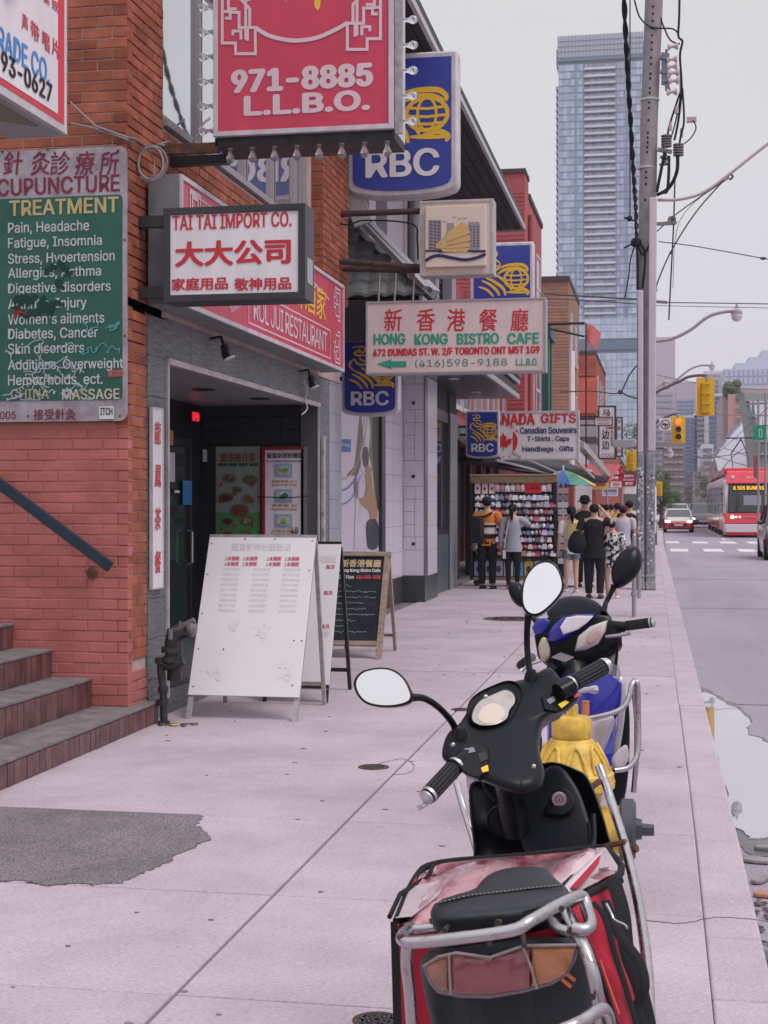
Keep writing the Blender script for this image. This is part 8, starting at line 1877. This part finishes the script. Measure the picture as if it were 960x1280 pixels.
MB().tube(spline([Q(514,1162,2.84),Q(560,1158,2.84),Q(620,1152,2.84),Q(668,1143,2.85)], 6), .0095, 12).tube(spline([Q(690,1151,2.80),Q(698,1160,2.76),Q(712,1165,2.74)],5), .010, 10).build('rack_tube', M_pole, rk, smooth=True)
MB().tube(spline([Q(705,1135,2.80),Q(716,1158,2.77),Q(732,1190,2.72),Q(744,1230,2.70),Q(752,1290,2.72)],6), [.0105]*8+[.0125]*17, 12).tube(spline([Q(511,1176,2.70),Q(508,1200,2.72),Q(512,1240,2.76),Q(516,1300,2.8)],6), .0115, 12).build('rack_tube', M_pole, rk, smooth=True)
MB().tube(spline([Q(694,1292,2.52),Q(728,1276,2.56),Q(755,1262,2.64),Q(764,1290,2.7)],6), .012, 12).build('rack_tube', M_pole, rk, smooth=True)
m = MB()
for a, b_ in (((560,1158),(548,1172)),((625,1152),(618,1165)),((653,1163),(655,1182)),((611,1172),(612,1180))): m.tube([Q(*a,2.78), Q(*b_,2.68)], .005, 8)
for px, py in ((741,1246),(556,1163),(622,1153),(702,1136)): m.lathe([(.006,-.003),(.006,.003),(.003,.005)], Q(px,py,2.68), 6, 'y')
m.build('rack_bolt', mat('dark_bolt', (.06,.045,.04), .5, metal=.5), rk)
# running gear, mostly hidden
def wheel(parent, c, r_=.23, w_=.055):
    wh = MB().lathe([(r_-.05,-w_),(r_-.01,-w_*.8),(r_,0),(r_-.01,w_*.8),(r_-.05,w_)], c, 32, 'x').build('wheel', mat('tyre', (.02,.02,.02), .8), parent, smooth=50)
    MB().lathe([(.03,-.05),(.05,-.04),(r_-.07,-.03),(r_-.048,-w_*.9),(r_-.048,w_*.9),(r_-.07,.03),(.05,.04),(.03,.05)], c, 20, 'x').build('rim', M_alu, wh)
for y_, x_ in ((-.42,-.03),(.78,-.06)): wheel(s1, (x_, y_, .23))
MB().box(-.12,.06,-.50,.62,.22,.30).build('floorboard', M_pl, s1, bevel=.02); MB().box(-.13,.03,-.60,-.10,.34,.66).build('under_seat_body', M_pl, s1, bevel=.04)
MB().cyl((-.08,.78,.23),(-.12,.66,.62),.018,10).cyl((.05,.78,.23),(.02,.66,.62),.018,10).build('fork', M_chrome, s1); MB().bar((-.1,-.1,.25),(-.30,.0,.0),.02).build('side_stand', M_black, s1)
# second scooter, facing the camera
s2o = Vector((-.36, 7.3, 0)); s2 = thing('scooter', 'blue scooter facing the camera just beyond the yellow hydrant', 'scooter', tuple(s2o))
G = lambda px, py, Y: Vector(wy(px, py, Y)) - s2o
mirror(s2, s2o, [(766,728),(764,713),(771,698),(784,686),(796,684),(802,694),(802,708),(794,722),(781,732),(770,735)], 7.35, [(768,732,7.33),(762,745,7.32),(757,755,7.3),(755,767,7.25)], facing_cam=False, r_=.012)
mirror(s2, s2o, [(634,730),(642,728),(654,733),(658,748),(655,758),(646,756),(638,746)], 7.4, [(656,754,7.4),(664,768,7.35),(672,780,7.3)], facing_cam=False, r_=.011)
shell('dash_cover', s2o, [(684,768),(688,755),(700,748),(722,745),(742,750),(756,762),(766,776),(758,784),(730,782),(700,782)], 7.34, .02, mat('dash_grey', (.035,.042,.05), .5, spec=.2), s2, back=.08, n=3)
shell('handlebar_fairing', s2o, [(668,795),(672,783),(684,772),(702,769),(742,768),(760,770),(776,785),(778,806),(768,818),(755,828),(735,838),(705,838),(685,832),(672,820)], 7.20, .035, M_pl, s2, back=.12, n=1, smooth=35)
shell('blue_fairing', s2o, [(684,800),(686,790),(692,781),(703,772),(720,768),(745,768),(735,779),(720,789),(706,799),(694,803)], 7.13, .02, M_blue, s2, back=.04, n=1)
shell('white_decal', s2o, [(704,793),(700,784),(708,772),(722,769.5),(742,770),(733,779),(722,787)], 7.095, .004, M_offw, s2, back=.01, n=0)
shell('headlight', s2o, [(718,814),(722,796),(738,783),(760,775),(757,789),(748,804),(732,812)], 7.12, .022, M_lens, s2, back=.03, n=1)
shell('headlight_reflector', s2o, [(733,802),(740,791),(750,786),(748,796),(740,805)], 7.078, .008, mat('reflector_pink', (.55,.34,.32), .15), s2, back=.005, n=3)
shell('headlight', s2o, [(673,808),(678,797),(684,799),(688,811),(687,822),(680,826),(675,820)], 7.15, .02, mat('yellow_lens', (.50,.44,.30), .1, coat=.8), s2, back=.03, n=3)
g = grip((778,783),(816,778), 7.22, 7.15, parent=s2, o_=s2o, r_=.022)
grip((664,822),(650,832), 7.35, 7.5, parent=s2, o_=s2o, r_=.020)
MB().tube(spline([G(758,796,7.1),G(775,794,7.05),G(789,791,7.02)],5), [.009]*10+[.014], 8).tube(spline([G(676,826,7.1),G(664,830,7.1),G(652,838,7.1)],5), [.008]*10+[.013], 8).build('brake_lever', M_alu, s2, smooth=True)
MB().tube([G(760,782,7.2),G(782,784,7.2)], .026, 12).tube([G(755,812,7.2),G(772,806,7.15),G(770,830,7.2)], .008, 8).build('lever_clamp', M_pl, s2, smooth=True)
MB().tube([G(715,835,7.2),G(718,870,7.12)], .09, 16).tube([G(693,838,7.15),G(700,845,7.1)], .05, 10).build('steering_column', M_pl, s2, smooth=True)
m = MB()
for i in range(6): m.bar(G(690+i*3,822+i,7.08), G(702+i*3,816+i,7.08), .006)
m.build('chrome_slats', M_alu, s2)
shell('front_shield', s2o, [(690,852),(712,842),(745,838),(770,846),(779,854),(778,880),(768,900),(755,935),(742,990),(725,1010),(700,1000),(684,930),(684,880)], 7.0, .05, M_blue, s2, back=.08, n=0, smooth=20, steps=((1,0),(.95,.6),(.6,1)))
shell('shield_edge', s2o, [(773,846),(781,852),(782,885),(776,930),(768,960),(764,955),(770,915),(774,880)], 7.0, .02, M_silv, s2, back=.05, n=3)
shell('shield_side', s2o, [(778,870),(786,880),(787,930),(783,985),(770,1030),(758,1030),(764,970),(771,920)], 7.08, .02, M_pl2, s2, back=.12, n=3)
shell('front_nose', s2o, [(735,905),(762,893),(768,903),(758,930),(748,950),(738,945)], 6.88, .03, M_silv, s2, back=.05, n=3)
shell('white_fork_cover', s2o, [(764,950),(775,935),(784,932),(785,950),(772,962)], 6.9, .02, M_offw, s2, back=.04, n=3)
MB().tube(spline([G(732,899,6.72),G(760,893,6.72),G(778,885,6.74),(G(786,872,6.76)),G(790,856,6.78),G(794,852,6.8),G(797,858,6.8),G(798,900,6.8),G(798,935,6.78),G(794,950,6.76),G(784,960,6.74),G(768,963,6.72)], 6), .0125, 12).tube([G(792,855,6.86),G(796,900,6.86),G(796,945,6.86),G(792,990,6.88)], .0125, 12).build('crash_bar', M_pole, s2, smooth=True)
MB().cyl(G(732,876,6.8), G(732,893,6.8), .018, 10).build('indicator_bolt', mat('brass_orange', (.55,.18,.07), .4), s2); MB().lathe([(.014,-.01),(.018,0),(.014,.01)], G(732,879,6.8), 10).build('bolt_cap', M_dark, s2)
for y_ in (-.42, .85): wheel(s2, (.0, y_, .23))
MB().cyl((-.07,-.42,.23),(-.05,-.25,.62),.02,10).cyl((.07,-.42,.23),(.05,-.25,.62),.02,10).build('fork', M_black, s2)
MB().loft([[(-.13,y_,a),(.13,y_,a),(.15,y_,(a+b)/2),(.12,y_,b),(-.12,y_,b),(-.15,y_,(a+b)/2)] for y_, a, b in ((-.05,.25,.32),(.25,.25,.34),(.40,.28,.62),(.8,.40,.72),(1.05,.52,.72))]).build('rear_body', M_blue, s2, smooth=40)
MB().loft([[(-.12,y_,z),(.12,y_,z),(.13,y_,z+.05),(.08,y_,z+.09),(-.08,y_,z+.09),(-.13,y_,z+.05)] for y_, z in ((.38,.64),(.6,.66),(.8,.70),(1.0,.72))]).build('seat', M_seat, s2, smooth=50)
# seams, cables and wear on the near scooter
m = MB()
for P_ in ([(596,876),(592,893),(590,915),(600,925),(625,922),(650,910),(662,893),(664,870),(655,858)], [(690,846),(684,870),(668,892),(655,915),(650,945),(652,982)], [(560,925),(578,936),(600,938),(622,948),(640,968)], [(706,864),(696,874),(688,889)]):
    m.tube(spline([Q(x, y, Yh(x,y)-(.032 if 600 < x < 660 else .024)) for x, y in P_], 5), .0022, 6)
tag(m.build('panel_seam', M_grip, s1, smooth=True), kind='stuff')
MB().tube(spline([Q(672,905,4.06),Q(676,930,4.1),Q(668,960,4.16),Q(660,985,4.2)],6), .004, 8).tube(spline([Q(600,962,3.92),Q(606,985,4.0),Q(618,1000,4.12)],6), .004, 8).build('control_cable', M_grip, s1, smooth=True)
shell('dial_hood', s1o, [(584,897),(588,880),(600,869),(616,861),(636,854),(650,858),(655,872),(650,888),(642,902),(626,912),(604,915),(590,909)], Yh, .040, M_pl, s1, back=.02, n=4, steps=((1,0),(.985,.8),(.955,1.0),(.93,.8)), cen=(618,886))
shell('blue_fairing', s2o, [(665,784),(670,776),(680,772),(688,776),(684,786),(676,793),(668,792)], 7.17, .006, M_blue, s2, back=.02, n=1)
# ------------------------------------------------------------------ pieces that can be told apart become parts of their own
def split_islands(o, most=60):
    me = o.data; n = len(me.vertices)
    if n == 0: return
    par = list(range(n))
    def fd(a):
        while par[a] != a: par[a] = par[par[a]]; a = par[a]
        return a
    for e_ in me.edges:
        a, b_ = fd(e_.vertices[0]), fd(e_.vertices[1])
        if a != b_: par[a] = b_
    groups = {}
    for p_ in me.polygons: groups.setdefault(fd(p_.vertices[0]), []).append(p_)
    if not 2 <= len(groups) <= most: return
    base = o.name.split('.')[0]; first = True
    for ps in groups.values():
        idx = {}; vs = []; fs = []; mi = []; sm = ps[0].use_smooth
        for p_ in ps:
            f = []
            for v in p_.vertices:
                if v not in idx: idx[v] = len(vs); vs.append(tuple(me.vertices[v].co))
                f.append(idx[v])
            fs.append(f)
        nm = bpy.data.meshes.new(base); nm.from_pydata(vs, [], fs)
        for m_ in me.materials: nm.materials.append(m_)
        if sm: nm.polygons.foreach_set('use_smooth', [True]*len(fs)); nm.set_sharp_from_angle(angle=R(50))
        if first: o.data = nm; first = False; continue
        c = o.copy(); c.data = nm; c.name = base; COL.objects.link(c)
KEEP = {'lettering','glass_skin','top','trousers','shorts','fingers','face','graffiti','maze_ornament','lion_emblem','chalk_writing','faded_food_print','handle','body'}
for o in [x for x in list(bpy.data.objects) if x.type == 'MESH' and x.parent and x.get('kind') != 'stuff']:
    b_ = o.name.split('.')[0]
    if b_ in KEEP or b_.endswith('print') or len(o.children) or o.data.users > 1: continue
    if b_ in ('bracket','post','rack_tube','rack_bolt','hanging_rod','support_pole','rib','insulator','arrester','bolt_hole','strap','crash_bar','bar_bracket','brake_lever','throttle_sleeve','piping','fork','soffit_batten','light_strip','wheels','bogie','mirror_arm','cross_arm','wire','strand','lead','loops','arm','frame','canopy_edge','wall','block','bracket_hardware','connector','flange','pillars','brace','cross_bar','green_pilaster','door_handle','conduit_foot','opening_trim','window_frame','steel_edge','screw','rivet','price_dots','green_boxes','pantograph','valve_fittings','lens_rib','chrome_slats','curved_rib','crown_wing','hip_flashing','light_channel','lever_clamp','steering_column','side_plate','yellow_brush_character','pale_flower_print','red_stripe','eave_edge','eave','end_flashing','coping'):
        split_islands(o)
# ------------------------------------------------------------------ haze
hz_ = MB().box(-3200, 3200, -120, 5200, -1.4, 215).build('haze', None, fix=False); tag(hz_, 'thin pale air over the whole street', kind='stuff')
hm = bpy.data.materials.new('haze'); hm.use_nodes = True; hn = hm.node_tree; hn.nodes.clear()
ho = hn.nodes.new('ShaderNodeOutputMaterial'); pv = hn.nodes.new('ShaderNodeVolumePrincipled'); pv.inputs['Color'].default_value = (.93,.92,.97,1); pv.inputs['Density'].default_value = .00025; pv.inputs['Anisotropy'].default_value = 0.0
hn.links.new(pv.outputs[0], ho.inputs['Volume']); hz_.data.materials.append(hm)
sc.cycles.volume_bounces = 1
